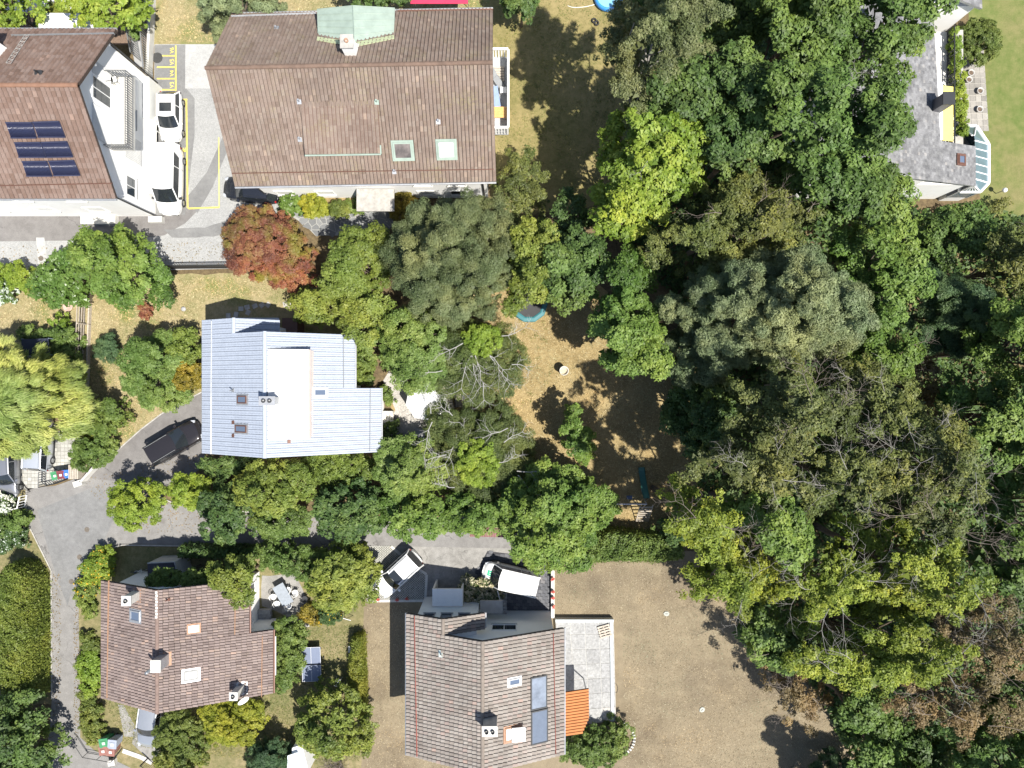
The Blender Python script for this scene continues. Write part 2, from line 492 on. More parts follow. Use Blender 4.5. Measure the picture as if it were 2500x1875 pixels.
def manhole(px, py, r=.33, label="", mat=None):
    p = P(px, py, .02)
    m = MB(); m.lathe([(0.001, .012), (r * .82, .012), (r * .86, .004), (r, .014), (r * 1.04, 0)], 20)
    o = m.build("manhole_cover", mat or plain("cast_iron", (.06, .06, .06), .7, .3, .2, 8))
    o.location = p
    props(o, label, "manhole cover", "manhole covers")
    g = MB()
    for i in range(-3, 4): g.box((0, i * r * .2, .013), (r * 1.2, r * .06, .006))
    g.build("grid_rib", mat or MATS["cast_iron"], o)
manhole(384, 141, .42, "round dark manhole cover at the edge of the yellow-lined bay V6")
for (x, y), t in zip(((212, 1293), (194, 1360), (174, 1420)), (
        "small round manhole cover in the open road junction", "small manhole cover in the lane opposite the upper orange flowers",
        "small manhole cover in the lane beside the lower orange flowers")):
    manhole(x, y, .2, t, plain("brown_iron", (.14, .12, .10), .8, .1, .2, 8))
manhole(100, 631, .2, "small drain cover in the asphalt next to the laurel hedge", MATS["brown_iron"])

# kerb along the lane
def kerb(name, pts, w=.18, h=.11, mat=None, label=None):
    m = MB()
    ps = [P(x, y, 0) for x, y in pts]
    for a, b in zip(ps, ps[1:]):
        d = (b - a); L = d.length; n = max(1, int(L / 1.0)); d.normalize()
        for k in range(n):
            c = a + d * (L * (k + .5) / n)
            m.box((c.x, c.y, h / 2), (L / n - .02, w, h), math.atan2(d.y, d.x))
    o = m.build(name, mat or M_CONCL)
    o["kind"] = "structure"
    return o
kerb("kerb_west", [(66, 1185), (63, 1266), (126, 1392), (127, 1706)], .09, .08, M_CONC)
kerb("kerb_driveway", [(242, 1143), (300, 1088), (345, 1048), (395, 1010), (440, 985), (497, 955)], .09, .05, M_CONC)
kerb("kerb_lane_south", [(245, 1346), (300, 1330), (560, 1334), (895, 1344)], .1, .12, M_CONC)
kerb("kerb_gate", [(300, 1832), (345, 1848), (372, 1862)], .35, .06)
kerb("kerb_lane_north", [(385, 1212), (420, 1226), (560, 1246), (700, 1256)], .1, .10, M_CONC)

# paved courtyard with single pavers (joined: far below the pick-apart size)
m = MB()
cy = [(-40, 1075), (60, 1075), (192, 1040), (192, 1158), (130, 1178), (70, 1196), (-40, 1196)]
def inside(x, y, poly):
    c = False
    n = len(poly)
    for i in range(n):
        x1, y1 = poly[i]; x2, y2 = poly[(i + 1) % n]
        if (y1 > y) != (y2 > y) and x < (x2 - x1) * (y - y1) / (y2 - y1) + x1: c = not c
    return c
court = sheet("courtyard", cy, .012, plain("joint_sand", (.20, .19, .165), .95, var=.2))
rr = random.Random(4)
pavers = []
for i in range(-40, 192, 9):
    for j in range(1030, 1200, 9):
        if inside(i + 4.5, j + 4.5, cy):
            p = P(i + 4.5, j + 4.5, 0)
            pavers.append((p, rr.uniform(.024, .032)))
M_PAVER = tile_mat("pale_paver", ((.33, .325, .30), (.38, .375, .35), (.42, .415, .385), (.45, .44, .41)), dirt=.15)
for p, h in pavers:
    m.box((p.x, p.y, h), (.278, .278, .03))
o = m.build("paver", M_PAVER, court); o["kind"] = "stuff"

# crazy-paved path in front of the long brown house, single flagstones
path = sheet("flagstone_path", [(715, 530), (740, 515), (800, 525), (880, 512), (905, 500), (960, 498), (965, 540), (940, 570), (850, 575), (770, 575), (745, 550)], .013,
             plain("pale_mortar", (.30, .30, .285), .95, var=.15, scale=3))
M_FLAG = tile_mat("grey_flagstone", ((.15, .155, .16), (.18, .185, .19), (.215, .22, .225), (.24, .245, .245)), dirt=.2)
rr = random.Random(11)
pp = [(716, 531), (741, 516), (800, 526), (880, 513), (906, 501), (959, 499), (964, 540), (939, 569), (850, 574), (770, 574), (746, 550)]
def voronoi_cells(cx0, cy0, cx1, cy1, cell, rnd, keep, gap):
    """random convex stones: clipped half-plane cells around jittered seeds (pixel space)"""
    seeds = []
    nx, ny = int((cx1 - cx0) / cell) + 1, int((cy1 - cy0) / cell) + 1
    for i in range(-1, nx + 1):
        for j in range(-1, ny + 1):
            seeds.append((cx0 + (i + .5 + rnd.uniform(-.38, .38)) * cell, cy0 + (j + .5 + rnd.uniform(-.38, .38)) * cell))
    out = []
    for s in seeds:
        if not keep(*s): continue
        poly = [(s[0] - cell * 1.5, s[1] - cell * 1.5), (s[0] + cell * 1.5, s[1] - cell * 1.5), (s[0] + cell * 1.5, s[1] + cell * 1.5), (s[0] - cell * 1.5, s[1] + cell * 1.5)]
        for t in seeds:
            if t is s: continue
            dx, dy = t[0] - s[0], t[1] - s[1]
            L = math.hypot(dx, dy)
            if L > cell * 3: continue
            nxx, nyy = dx / L, dy / L
            lim = L / 2 - gap
            new = []
            for k in range(len(poly)):
                a, b = poly[k], poly[(k + 1) % len(poly)]
                da = (a[0] - s[0]) * nxx + (a[1] - s[1]) * nyy - lim
                db = (b[0] - s[0]) * nxx + (b[1] - s[1]) * nyy - lim
                if da <= 0: new.append(a)
                if da * db < 0:
                    u = da / (da - db)
                    new.append((a[0] + (b[0] - a[0]) * u, a[1] + (b[1] - a[1]) * u))
            poly = new
            if len(poly) < 3: break
        if len(poly) >= 3: out.append((s, poly))
    return out
for s, poly in voronoi_cells(716, 498, 966, 576, 17, rr, lambda x, y: inside(x, y, pp), .9):
    mb = MB()
    pts = [P(x, y, 0) for x, y in reversed(poly)]
    mb.prism(pts, .014, .034)
    mb.build("flagstone", M_FLAG, path)

# grass-grid parking square by the white estate car, concrete apron, dark setts
sheet("concrete_apron", [(900, 1340), (1335, 1338), (1348, 1352), (1240, 1385), (1115, 1375), (960, 1338)], .014, G_CONCR)
sheet("asphalt_forecourt", [(900, 1332), (1200, 1338), (1175, 1395), (1125, 1465), (1040, 1472), (1028, 1395), (1000, 1380)], .016, G_CONCR)
gg = sheet("grass_grid_parking", [(896, 1335), (955, 1332), (1010, 1380), (1042, 1402), (1038, 1466), (896, 1466)], .020, plain("grid_soil", (.10, .10, .075), .95, var=.3))
m = MB()
gp = [(897, 1336), (954, 1333), (1010, 1381), (1041, 1403), (1037, 1465), (897, 1465)]
for i in range(0, 26):
    for j in range(0, 26):
        x, y = 893 + i * 6, 1330 + j * 5.6
        if inside(x, y, gp):
            p = P(x, y, 0)
            m.box((p.x, p.y, .03), (.30, .055, .03), R(45))
            m.box((p.x, p.y, .0295), (.30, .055, .03), R(-45))
o = m.build("grid_paver", M_PAVER, gg); o["kind"] = "stuff"
kerb("kerb_parking", [(955, 1333), (1010, 1381), (1042, 1402), (1039, 1466), (897, 1467)], .2, .07)
setts = sheet("sett_forecourt", [(1190, 1345), (1345, 1365), (1350, 1505), (1235, 1510), (1235, 1440), (1160, 1400)], .018, plain("dark_joint", (.05, .05, .055), .95, var=.2))
m = MB()
sp = [(1191, 1347), (1344, 1366), (1349, 1504), (1236, 1509), (1236, 1440), (1162, 1400)]
for j in range(0, 22):
    for i in range(0, 18):
        x, y = 1160 + i * 11 + (j % 2) * 5.5, 1340 + j * 8
        if inside(x, y, sp):
            p = P(x, y, 0)
            m.box((p.x, p.y, .032 + random.Random(i * 31 + j).uniform(-.003, .003)), (.345, .245, .03), R(-8))
o = m.build("sett", tile_mat("dark_sett", ((.085, .088, .10), (.11, .113, .125), (.13, .133, .145), (.15, .15, .16)), dirt=.15), setts); o["kind"] = "stuff"

# gravel terrace between the blue-grey house and the twisted trees
sheet("gravel_terrace", wob([(935, 930), (950, 905), (975, 930), (1010, 940), (1100, 930), (1110, 1000), (1040, 1060), (1010, 1110), (960, 1105), (935, 1060), (965, 1000)], 3, 18, 21), .012,
      ground_mat("shingle", ((.30, .28, .25), (.40, .375, .34), (.48, .46, .43)), .6, 9, 18, .5, .8))
# ------------------------------------------------------------------ houses
PROF = {
 'roll':  ([.05, .12, .24, .36, .48, .80, .96], [.000, .048, .060, .046, .006, .000, .006]),
 'double': ([.025, .06, .25, .44, .475, .50, .525, .56, .75, .94, .975], [.0, .018, .024, .018, .004, -.002, .004, .018, .024, .018, .0]),
 'flat':  ([.06, .11, .5, .89, .94], [.000, .030, .038, .030, .000]),
 'slate': ([0, .5, 1.0], [.004, .006, .004]),
}
def unit_tile(prof, lift):
    s, h = PROF[prof]
    K = len(s)
    t0 = .045 if prof in ('double', 'flat') else -.08
    vs = [(a, t0, b) for a, b in zip(s, h)] + [(a, 1.0, b + lift) for a, b in zip(s, h)] + [(a, 1.0, -.01) for a in s]
    fs = [(i, i + 1, K + i + 1, K + i) for i in range(K - 1)] + [(K + i, K + i + 1, 2 * K + i + 1, 2 * K + i) for i in range(K - 1)]
    return np.array(vs, dtype=np.float64), np.array(fs, dtype=np.int64)

class House:
    def __init__(self, name, label, loc, tmat, prof='roll', lift=.03, cat="house"):
        self.root = thing(name, label, cat, loc)
        self.off = Vector(loc)
        self.tmat, self.prof, self.lift = tmat, prof, lift
        self.tiles = []
        self.roof = None
        self.deck = MB()
    def part(self, mb, name, mat, parent=None, smooth=False):
        return mb.build(name, mat, parent or self.root, self.off, smooth)
    def slope(self, ra, rb, eb, ea, tw, th, fascia=True, gap=None):
        """ra-rb upper edge, ea-eb lower edge; fills with tiles"""
        n = (ea - ra).cross(rb - ra)
        if n.z < 0: n = -n
        n.normalize()
        q = [ra, rb, eb, ea]
        self.deck.prism(q, n * -.17, n * -.005)
        W = ((rb - ra).length + (eb - ea).length) / 2
        Hh = ((ea - ra).length + (eb - rb).length) / 2
        nc, nr = max(1, round(W / tw)), max(1, round(Hh / th))
        for j in range(nr):
            for i in range(nc):
                u0, u1, v0, v1 = i / nc, (i + 1) / nc, j / nr, (j + 1) / nr
                if self.prof == 'flat' and i % 2 and 0 < j < nr - 1:
                    sh = ((i * 37) % 3 - 1) * .10 / nr; v0 += sh; v1 += sh
                def bl(u, v):
                    return (ra.lerp(rb, u)).lerp(ea.lerp(eb, u), v)
                o = bl(u0, v0)
                if gap and gap(bl((u0 + u1) / 2, (v0 + v1) / 2)): continue
                self.tiles.append((o, bl(u1, v0) - o, bl(u0, v1) - o, n))
        return (ra, n, (rb - ra).normalized(), ((ea + eb) / 2 - (ra + rb) / 2).normalized())
    def finish(self, singles=280, deckmat=None):
        self.roof = self.part(self.deck, "roof", deckmat or plain('dark_underlay', (.05, .04, .035), .9, var=.1))
        uv, uf = unit_tile(self.prof, self.lift)
        c = Vector((0, 0, CAMH))
        T = sorted(self.tiles, key=lambda t: (t[0] - c).length)
        me = bpy.data.meshes.new("tile")
        me.from_pydata([tuple(v) for v in uv], [], [tuple(int(k) for k in f) for f in uf])
        me.materials.append(self.tmat)
        rnd = random.Random(len(T))
        for o, U, V, n in T[:singles]:
            ob = bpy.data.objects.new("tile", me)
            COL.objects.link(ob)
            ob.parent = self.roof
            h = rnd.uniform(0, .007)
            p = o - self.off + n * h
            ob.matrix_local = Matrix(((U.x, V.x, n.x, p.x), (U.y, V.y, n.y, p.y), (U.z, V.z, n.z, p.z), (0, 0, 0, 1)))
        rest = T[singles:]
        if rest:
            O = np.array([t[0] - self.off for t in rest]); U = np.array([t[1] for t in rest])
            V = np.array([t[2] for t in rest]); N = np.array([t[3] for t in rest])
            jit = np.random.default_rng(5).uniform(0, .008, len(rest))
            tilt = np.random.default_rng(6).normal(0, .004, len(rest))
            vs = (O[:, None] + U[:, None] * uv[None, :, 0:1] + V[:, None] * uv[None, :, 1:2]
                  + N[:, None] * (uv[None, :, 2:3] + jit[:, None, None] + tilt[:, None, None] * uv[None, :, 0:1]))
            fs = uf[None] + (np.arange(len(rest)) * len(uv))[:, None, None]
            me2 = np_mesh("tile", vs.reshape(-1, 3), fs.reshape(-1, 4))
            o = link("tile", me2, self.tmat, self.roof)
            o["kind"] = "stuff"
    def ridge(self, a, b, mat, r=.13, L=.38):
        d = (b - a)
        n = max(1, int(d.length / L))
        ang = math.atan2(d.y, d.x)
        pitch = math.atan2(d.z, math.hypot(d.x, d.y))
        me = None
        for k in range(n):
            if me is None:
                mb = MB()
                vs = []; Ls = d.length / n
                for x, rad in ((-Ls * .52, r * .92), (Ls * .52, r * 1.06)):
                    for q in range(7):
                        t = math.pi * q / 6
                        vs.append((x, math.cos(t) * rad, math.sin(t) * rad * .8 - .02))
                mb.add(vs, [(q, q + 1, 8 + q, 7 + q) for q in range(6)] + [tuple(range(6, -1, -1)), tuple(range(7, 14))])
                me = bpy.data.meshes.new("ridge_tile"); me.from_pydata(mb.v, [], mb.f); me.materials.append(mat)
            o = bpy.data.objects.new("ridge_tile", me); COL.objects.link(o); o.parent = self.root
            o.location = a + d * ((k + .5) / n) - self.off + Vector((0, 0, .02))
            o.rotation_euler = (0, -pitch, ang)
    def bar(self, a, b, r, mat, name, sides=6):
        m = MB(); m.tube([a, b], r, sides); return self.part(m, name, mat)
    def rail(self, pl, a_px, b_px, mat, h=.14, name="snow_rail", r=.03):
        """snow rail lying on a slope between two photo points"""
        a = hit(*a_px, pl[0], pl[1]) + pl[1] * h
        b = hit(*b_px, pl[0], pl[1]) + pl[1] * h
        m = MB(); m.tube([a, b], r, 6); m.tube([a - pl[1] * .06, b - pl[1] * .06], r * .8, 6)
        n = max(2, int((b - a).length / 1.2))
        for k in range(n + 1):
            p = a.lerp(b, k / n); m.tube([p, p - pl[1] * h], .02, 4)
        return self.part(m, name, mat)
    def skylight(self, pl, x0, y0, x1, y1, glass=None, frame=None, h=.17, apron=None, fw=.1, name="skylight"):
        c = hit((x0 + x1) / 2, (y0 + y1) / 2, pl[0], pl[1])
        ex = hit(x1, (y0 + y1) / 2, pl[0], pl[1]) - hit(x0, (y0 + y1) / 2, pl[0], pl[1])
        ey = hit((x0 + x1) / 2, y1, pl[0], pl[1]) - hit((x0 + x1) / 2, y0, pl[0], pl[1])
        h = max(h, .18)
        u, v, n = pl[2], pl[3], pl[1]
        if abs(ex.normalized().dot(u)) > .7: W, Hh = ex.length, ey.length
        else: W, Hh = ey.length, ex.length
        def rect(cc, w, hh): return [cc - u * w / 2 - v * hh / 2, cc + u * w / 2 - v * hh / 2, cc + u * w / 2 + v * hh / 2, cc - u * w / 2 + v * hh / 2]
        if apron:
            m = MB(); m.prism(rect(c, W + .24, Hh + .24), n * .02, n * .118); self.part(m, name + "_flashing", apron)
        m = MB()
        for sgn in (-1, 1):
            m.prism(rect(c + u * sgn * (W / 2 - fw / 2), fw, Hh), n * -.02, n * h)
            m.prism(rect(c + v * sgn * (Hh / 2 - fw / 2), W - 2 * fw, fw), n * -.02, n * (h - .006))
        f = self.part(m, name, frame or M_GREYMETAL)
        m = MB(); m.prism(rect(c, W - 2 * fw, Hh - 2 * fw), n * -.02, n * (h - .03)); self.part(m, "pane", glass or M_SKYGLASS, f)
        return f
    def chimney(self, c, sx, sy, z0, z1, mat, rz=0, pots=1, cap=M_CONC, potmat=None, capz=.08, rim=None):
        m = MB(); m.box((c[0], c[1], (z0 + z1) / 2), (sx, sy, z1 - z0), rz)
        ch = self.part(m, "chimney", mat)
        m = MB(); m.box((c[0], c[1], z1 + capz / 2), (sx + .12, sy + .12, capz), rz); self.part(m, "chimney_cap", cap, ch)
        for k in range(pots):
            off = (k - (pots - 1) / 2) * .42
            dx, dy = (off, 0) if sx >= sy else (0, off)
            cz = Vector((c[0] + dx * math.cos(rz) - dy * math.sin(rz), c[1] + dx * math.sin(rz) + dy * math.cos(rz), z1 + capz))
            m = MB(); m.lathe([(.10, -.02), (.13, .0), (.13, .16), (.095, .16), (.095, -.05)], 14, cz)
            self.part(m, "chimney_pot", potmat or M_DARKMETAL, ch, True)
        if rim:
            m = MB(); m.box((c[0], c[1], z0 + (z1 - z0) * .32), (sx + .35, sy + .35, .05), rz)
        return ch
    def window(self, c, w, h, nrm, frame=None, glass=None, depth=.06, name="window", mull=1):
        """upright window: centre on the wall face, outward normal nrm (unit, horizontal)"""
        c = Vector(c); n = Vector(nrm); u = Vector((-n.y, n.x, 0)); z = Vector((0, 0, 1))
        def bx(m, cc, ww, hh, d0, d1):
            q = [cc - u * ww / 2 - z * hh / 2, cc + u * ww / 2 - z * hh / 2, cc + u * ww / 2 + z * hh / 2, cc - u * ww / 2 + z * hh / 2]
            m.prism(q, n * d0, n * d1)
        m = MB(); t = .07
        for s in (-1, 1):
            bx(m, c + u * s * (w / 2 - t / 2), t, h, -.05, depth)
            bx(m, c + z * s * (h / 2 - t / 2), w - 2 * t, t, -.05, depth - .004)
        for k in range(mull):
            bx(m, c + u * ((k + 1) / (mull + 1) - .5) * w, .05, h - 2 * t, -.05, depth - .008)
        f = self.part(m, name, frame or M_WHITE)
        m = MB(); bx(m, c, w - 2 * t, h - 2 * t, -.06, .012); self.part(m, "pane", glass or M_GLASS, f)
        m = MB(); bx(m, c - z * (h / 2 + .03), w + .1, .05, -.03, .12); self.part(m, "sill", M_CONCL, f)
        return f

def plane_z(pl, x, y):
    p0, n = pl[0], pl[1]
    return p0.z - (n.x * (x - p0.x) + n.y * (y - p0.y)) / n.z

def gable_wall(h, x0, x1, y0, y1, axis, rc, planes, mat=M_WHITEWALL, drop=.24, name="wall", z0=0.0):
    """solid walls under a two-slope roof; axis of the ridge 'X' or 'Y', rc = ridge coordinate across"""
    m = MB()
    if axis == 'X':
        zz = lambda y, pl: plane_z(pl, (x0 + x1) / 2, y) - drop
        prof = [(y0, z0), (y1, z0), (y1, zz(y1, planes[1])), (rc, min(zz(rc, planes[0]), zz(rc, planes[1]))), (y0, zz(y0, planes[0]))]
        m.prism([Vector((x0, a, b)) for a, b in prof], Vector((0, 0, 0)), Vector((x1 - x0, 0, 0)))
    else:
        zz = lambda x, pl: plane_z(pl, x, (y0 + y1) / 2) - drop
        prof = [(x0, z0), (x1, z0), (x1, zz(x1, planes[1])), (rc, min(zz(rc, planes[0]), zz(rc, planes[1]))), (x0, zz(x0, planes[0]))]
        m.prism([Vector((a, y0, b)) for a, b in prof], Vector((0, 0, 0)), Vector((0, y1 - y0, 0)))
    return h.part(m, name, mat)

def picket_row(parent, off, a, b, z0, z1, pitch, r, mat, name="picket", rails=True, flat=False):
    """upright bars between two ground points, each a part of its own with shared mesh"""
    a, b = Vector(a), Vector(b)
    d = b - a; L = d.length; n = max(1, int(L / pitch)); ang = math.atan2(d.y, d.x)
    mb = MB(); mb.box((0, 0, (z1 - z0) / 2), (r * 2, r * 2 if not flat else r * .7, z1 - z0))
    me = bpy.data.meshes.new(name); me.from_pydata(mb.v, [], mb.f); me.materials.append(mat)
    for k in range(n + 1):
        p = a + d * (k / n)
        o = bpy.data.objects.new(name, me); COL.objects.link(o); o.parent = parent
        o.location = (p.x - off[0], p.y - off[1], p.z + z0 - off[2]); o.rotation_euler = (0, 0, ang)
    if rails:
        for zz in (z0 + .08, z1):
            m = MB(); m.tube([a + Vector((0, 0, zz)), b + Vector((0, 0, zz))], r * 1.5, 6)
            m.build("rail", mat, parent, off)

T_A = tile_mat("brown_clay_tile", ((.15, .098, .077), (.178, .122, .10), (.195, .14, .118), (.21, .155, .132)), dirt=.15)
T_B = tile_mat("mossy_brown_tile", ((.185, .137, .112), (.203, .155, .129), (.214, .166, .14), (.23, .185, .155)), (.22, .195, .085), (.50, .76), dirt=.22)
T_C = tile_mat("blue_grey_tile", ((.305, .342, .41), (.312, .349, .417), (.316, .353, .421), (.322, .36, .428)), dirt=.05, rough=.5, odd=0)
T_D = tile_mat("rosy_brown_tile", ((.18, .138, .125), (.225, .175, .16), (.245, .195, .178), (.275, .21, .18)), (.16, .135, .075), (.6, .82), dirt=.2)
T_E = tile_mat("grey_brown_tile", ((.225, .195, .172), (.262, .232, .208), (.285, .258, .232), (.28, .222, .198)), (.22, .20, .11), (.62, .85), dirt=.25)
T_F = tile_mat("grey_slate", ((.165, .165, .172), (.20, .20, .206), (.22, .22, .226), (.25, .25, .252)), dirt=.45, mscale=1.6)

# ---------- A: apartment house, north west
zeA, zrA = 7.35, 11.6
hA = House("apartment_house", "white apartment house with brown tiled roof, blue solar collectors and gable balcony", (-36, 19, 0), T_A, 'roll', .045)
xl, xr = -48.0, -27.9
rA0, rA1 = Vector((xl, 19.2, zrA)), Vector((xr, 19.2, zrA))
sA0, sA1 = Vector((xl, 13.1, zeA)), Vector((xr, 13.1, zeA))
nA0, nA1 = Vector((xl, 25.0, zeA)), Vector((xr, 25.0, zeA))
plAS = hA.slope(rA0, rA1, sA1, sA0, .31, .36)
plAN = hA.slope(rA0, rA1, nA1, nA0, .31, .36)
hA.finish(deckmat=plain('brown_underlay', (.055, .038, .03), .9, var=.1))
M_RIDGEA = plain("ridge_clay", (.21, .115, .075), .8, var=.15)
hA.ridge(rA0, rA1, M_RIDGEA, .15, .8)
gable_wall(hA, xl, -29.0, 13.65, 24.45, 'X', 19.2, (plAS, plAN))
hA.bar(sA0 + Vector((0, -.08, -.08)), sA1 + Vector((0, -.08, -.08)), .08, M_ZINC, "gutter")
hA.bar(nA0 + Vector((0, .08, -.08)), nA1 + Vector((0, .08, -.08)), .08, M_ZINC, "gutter")
hA.rail(plAS, (2, 452), (275, 446), M_BROWNMETAL)
hA.rail(plAN, (30, 90), (280, 85), M_GREYMETAL)
for x0, y0 in ((-28.95, 13.6), (-28.95, 24.5)):
    m = MB(); m.tube([(x0 + .6, y0 - .4 if y0 < 19 else y0 + .4, zeA - .1), (x0 + .1, y0, zeA - .7), (x0 + .1, y0, 0)], .06, 8)
    hA.part(m, "downpipe", M_DARKMETAL)
for y in (14.4, 17.0, 21.5, 23.6):
    m = MB(); m.box((-28.6, y, plane_z(plAS if y < 19.2 else plAN, -28, y) - .36), (1.2, .16, .18)); hA.part(m, "purlin_end", M_WHITE)
M_COLLECT = plain("vacuum_tube_blue", (.026, .031, .075), .25, .1, var=.1, spec=.8)
for quad in (((17, 298), (81, 298), (92, 335), (30, 335)), ((83, 297), (147, 295), (162, 333), (96, 333)),
             ((38, 347), (102, 346), (115, 382), (49, 382)), ((104, 346), (166, 344), (181, 381), (117, 382)),
             ((57, 393), (117, 392), (130, 428), (68, 428)), ((121, 392), (183, 390), (198, 426), (134, 427))):
    q = [hit(x, y, plAS[0], plAS[1]) for x, y in quad]
    m = MB(); m.prism(q, plAS[1] * .08, plAS[1] * .12)
    for k in (0, 2):
        a, b = q[k], q[(k + 1) % 4]
        m.tube([a + plAS[1] * .17, b + plAS[1] * .17], .05, 6)
    f = hA.part(m, "solar_collector", plain("collector_frame", (.05, .055, .10), .4, .3, var=.1))
    m = MB()
    for k in range(20):
        t = (k + .5) / 20
        m.tube([q[0].lerp(q[1], t) + plAS[1] * .17, q[3].lerp(q[2], t) + plAS[1] * .17], .03, 6)
    o = hA.part(m, "vacuum_tubes", M_COLLECT, f, True); o["kind"] = "stuff"
# roof ladder on the north slope
m = MB()
ladr = [hit(x, y, plAN[0], plAN[1]) + plAN[1] * .12 for x, y in ((75, 88), (68, 112), (29, 159), (17, 158), (38, 110), (62, 90))]
for a, b in ((0, 2), (5, 3)): m.tube([ladr[a], ladr[b]], .02, 5)
for k in range(9):
    t = k / 8
    a, b = ladr[5].lerp(ladr[3], t), ladr[0].lerp(ladr[2], t)
    m.tube([a, b], .016, 5)
    if k < 8: m.tube([b, ladr[5].lerp(ladr[3], t + .125)], .012, 4)
hA.part(m, "roof_ladder", plain("ladder_grey", (.38, .36, .34), .5, .2, var=.1))
# copper dormer at the frame edge
m = MB(); m.box((-35.6, 21.6, 9.4), (2.4, 2.6, 2.2)); d_ = hA.part(m, "dormer", M_WHITEWALL)
m = MB(); m.box((-35.6, 21.9, 10.6), (2.9, 3.2, .12)); hA.part(m, "dormer_roof", M_COPPER, d_)
m = MB(); m.box((-30.9, 20.3, 10.75), (.5, .35, .35)); m.tube([(-30.9, 20.3, 10.8), (-30.9, 20.3, 11.3)], .06, 6); hA.part(m, "vent_pipe", M_DARKMETAL)
# balcony on the gable
m = MB(); m.box((-28.2, 19.6, 5.95), (1.58, 5.3, .22)); hb = hA.part(m, "balcony", M_CONCL)
rnd = random.Random(8)
me = None
for i in range(2):
    for j in range(8):
        m = MB(); m.box((-28.63 + i * .74, 17.27 + j * .66, 6.075 + rnd.uniform(0, .006)), (.72, .64, .03)); hA.part(m, "floor_slab", M_CONCL, hb)
def hA_rail(a, b):
    picket_row(hb, hA.off, a, b, 0, 1.05, .17, .022, plain('baluster_grey', (.16, .165, .17), .5, .2, var=.1), "baluster")
hA_rail((-27.42, 16.95, 6.06), (-27.42, 22.25, 6.06)); hA_rail((-28.95, 16.97, 6.06), (-27.44, 16.97, 6.06)); hA_rail((-28.95, 22.23, 6.06), (-27.44, 22.23, 6.06))
hA.window((-29.0, 20.6, 7.25), 1.6, 2.2, (1, 0, 0), mull=1, name="balcony_door")
for y, w in ((22.0, .95), (18.3, 2.3)):
    m = MB(); m.box((-28.96, y, 7.25), (.06, w, 2.2))
    for k in range(18): m.box((-28.915, y, 6.25 + k * .118), (.03, w - .08, .03))
    hA.part(m, "shutter", plain("pale_shutter", (.62, .62, .61), .5, var=.05))
for y in (20.3, 15.0):
    hA.window((-29.0, y, 3.6), 1.5, 1.3, (1, 0, 0))
m = MB(); m.box((-28.96, 17.9, 3.4), (.06, 1.9, 2.3))
for k in range(14): m.box((-28.91, 17.02 + k * .135, 3.4), (.04, .05, 2.2))
hA.part(m, "shutter", MATS["pale_shutter"])
for k, x in enumerate((-40.5, -36.5, -32.5)):
    hA.window((x, 13.65, 5.2), 1.5, 1.3, (0, -1, 0), None, M_BLIND, mull=0); hA.window((x, 13.65, 2.2), 1.5, 1.3, (0, -1, 0), None, M_BLIND, mull=0)
m = MB(); m.box((-33.4, 13.3, .25), (2.8, .75, .5)); hA.part(m, "light_well", M_CONCL)
m = MB(); m.box((-28.8, 13.3, .25), (1.1, .5, .5)); hA.part(m, "wall_plinth", M_CONCL)
m = MB(); m.box((-28.72, 22.5, 1.0), (.5, 3.2, 2.0)); hA.part(m, "meter_cupboard", M_OFFWHITE)
# low glazed winter-garden strip at the foot of the gable
m = MB()
for k in range(7): m.box((-28.65, 15.2 + k * 1.0, 1.15), (.62, .06, .06))
m.box((-28.36, 18.2, 1.15), (.06, 6.2, .06)); m.box((-28.94, 18.2, 1.15), (.06, 6.2, .06))
for k in range(7): m.box((-28.36, 15.2 + k * 1.0, .57), (.06, .06, 1.14))
wg = hA.part(m, "cold_frame", M_OFFWHITE)
m = MB(); m.box((-28.65, 18.2, 1.11), (.52, 6.0, .012)); hA.part(m, "pane", plain("frosted_pane", (.45, .47, .48), .2, var=.05), wg)

# ---------- B: long brown house, north
zeB, zrB = 5.5, 10.0
hB = House("long_house", "long white house with mossy brown tiled roof and pale green copper dormer", (-11.5, 21, 0), T_B, 'roll', .045)
_d = Vector((math.cos(R(1.1)), math.sin(R(1.1)), 0)); _p = Vector((_d.y, -_d.x, 0)); _dz = Vector((0, 0, zeB - zrB))
rB0 = P(501, 166, zrB); rB1 = rB0 + _d * 19.15
sB0, sB1 = rB0 + _p * 6.55 + _dz, rB1 + _p * 6.55 + _dz
nB0, nB1 = rB0 - _p * 6.05 + _dz, rB1 - _p * 6.05 + _dz
plBS = hB.slope(rB0, rB1, sB1, sB0, .262, .36)
plBN = hB.slope(rB0, rB1, nB1, nB0, .262, .36)
M_RIDGEB = plain("ridge_weathered", (.15, .10, .075), .85, var=.25, scale=2)
hB.ridge(rB0, rB1, M_RIDGEB, .15, .42)
gable_wall(hB, -19.75, -1.95, 15.15, 26.5, 'X', 21.2, (plBS, plBN))
hB.bar(sB0 + Vector((0, -.09, -.07)), sB1 + Vector((0, -.09, -.07)), .085, M_ZINC, "gutter")
hB.bar(nB0 + Vector((0, .09, -.07)), nB1 + Vector((0, .09, -.07)), .085, M_ZINC, "gutter")
hB.rail(plBS, (568, 422), (1205, 412), M_BROWNMETAL)
hB.rail(plBN, (566, 43), (772, 36), M_ZINC)
hB.rail(plBN, (972, 30), (1203, 26), M_BROWNMETAL)
for x, dx in ((-19.6, .35), (-2.2, -.3)):
    m = MB(); m.tube([(x + dx * 0, 14.75, zeB - .15), (x, 15.08, zeB - .75), (x, 15.08, 0)], .06, 8); hB.part(m, "downpipe", M_DARKMETAL)
hB.finish(deckmat=MATS['brown_underlay'])
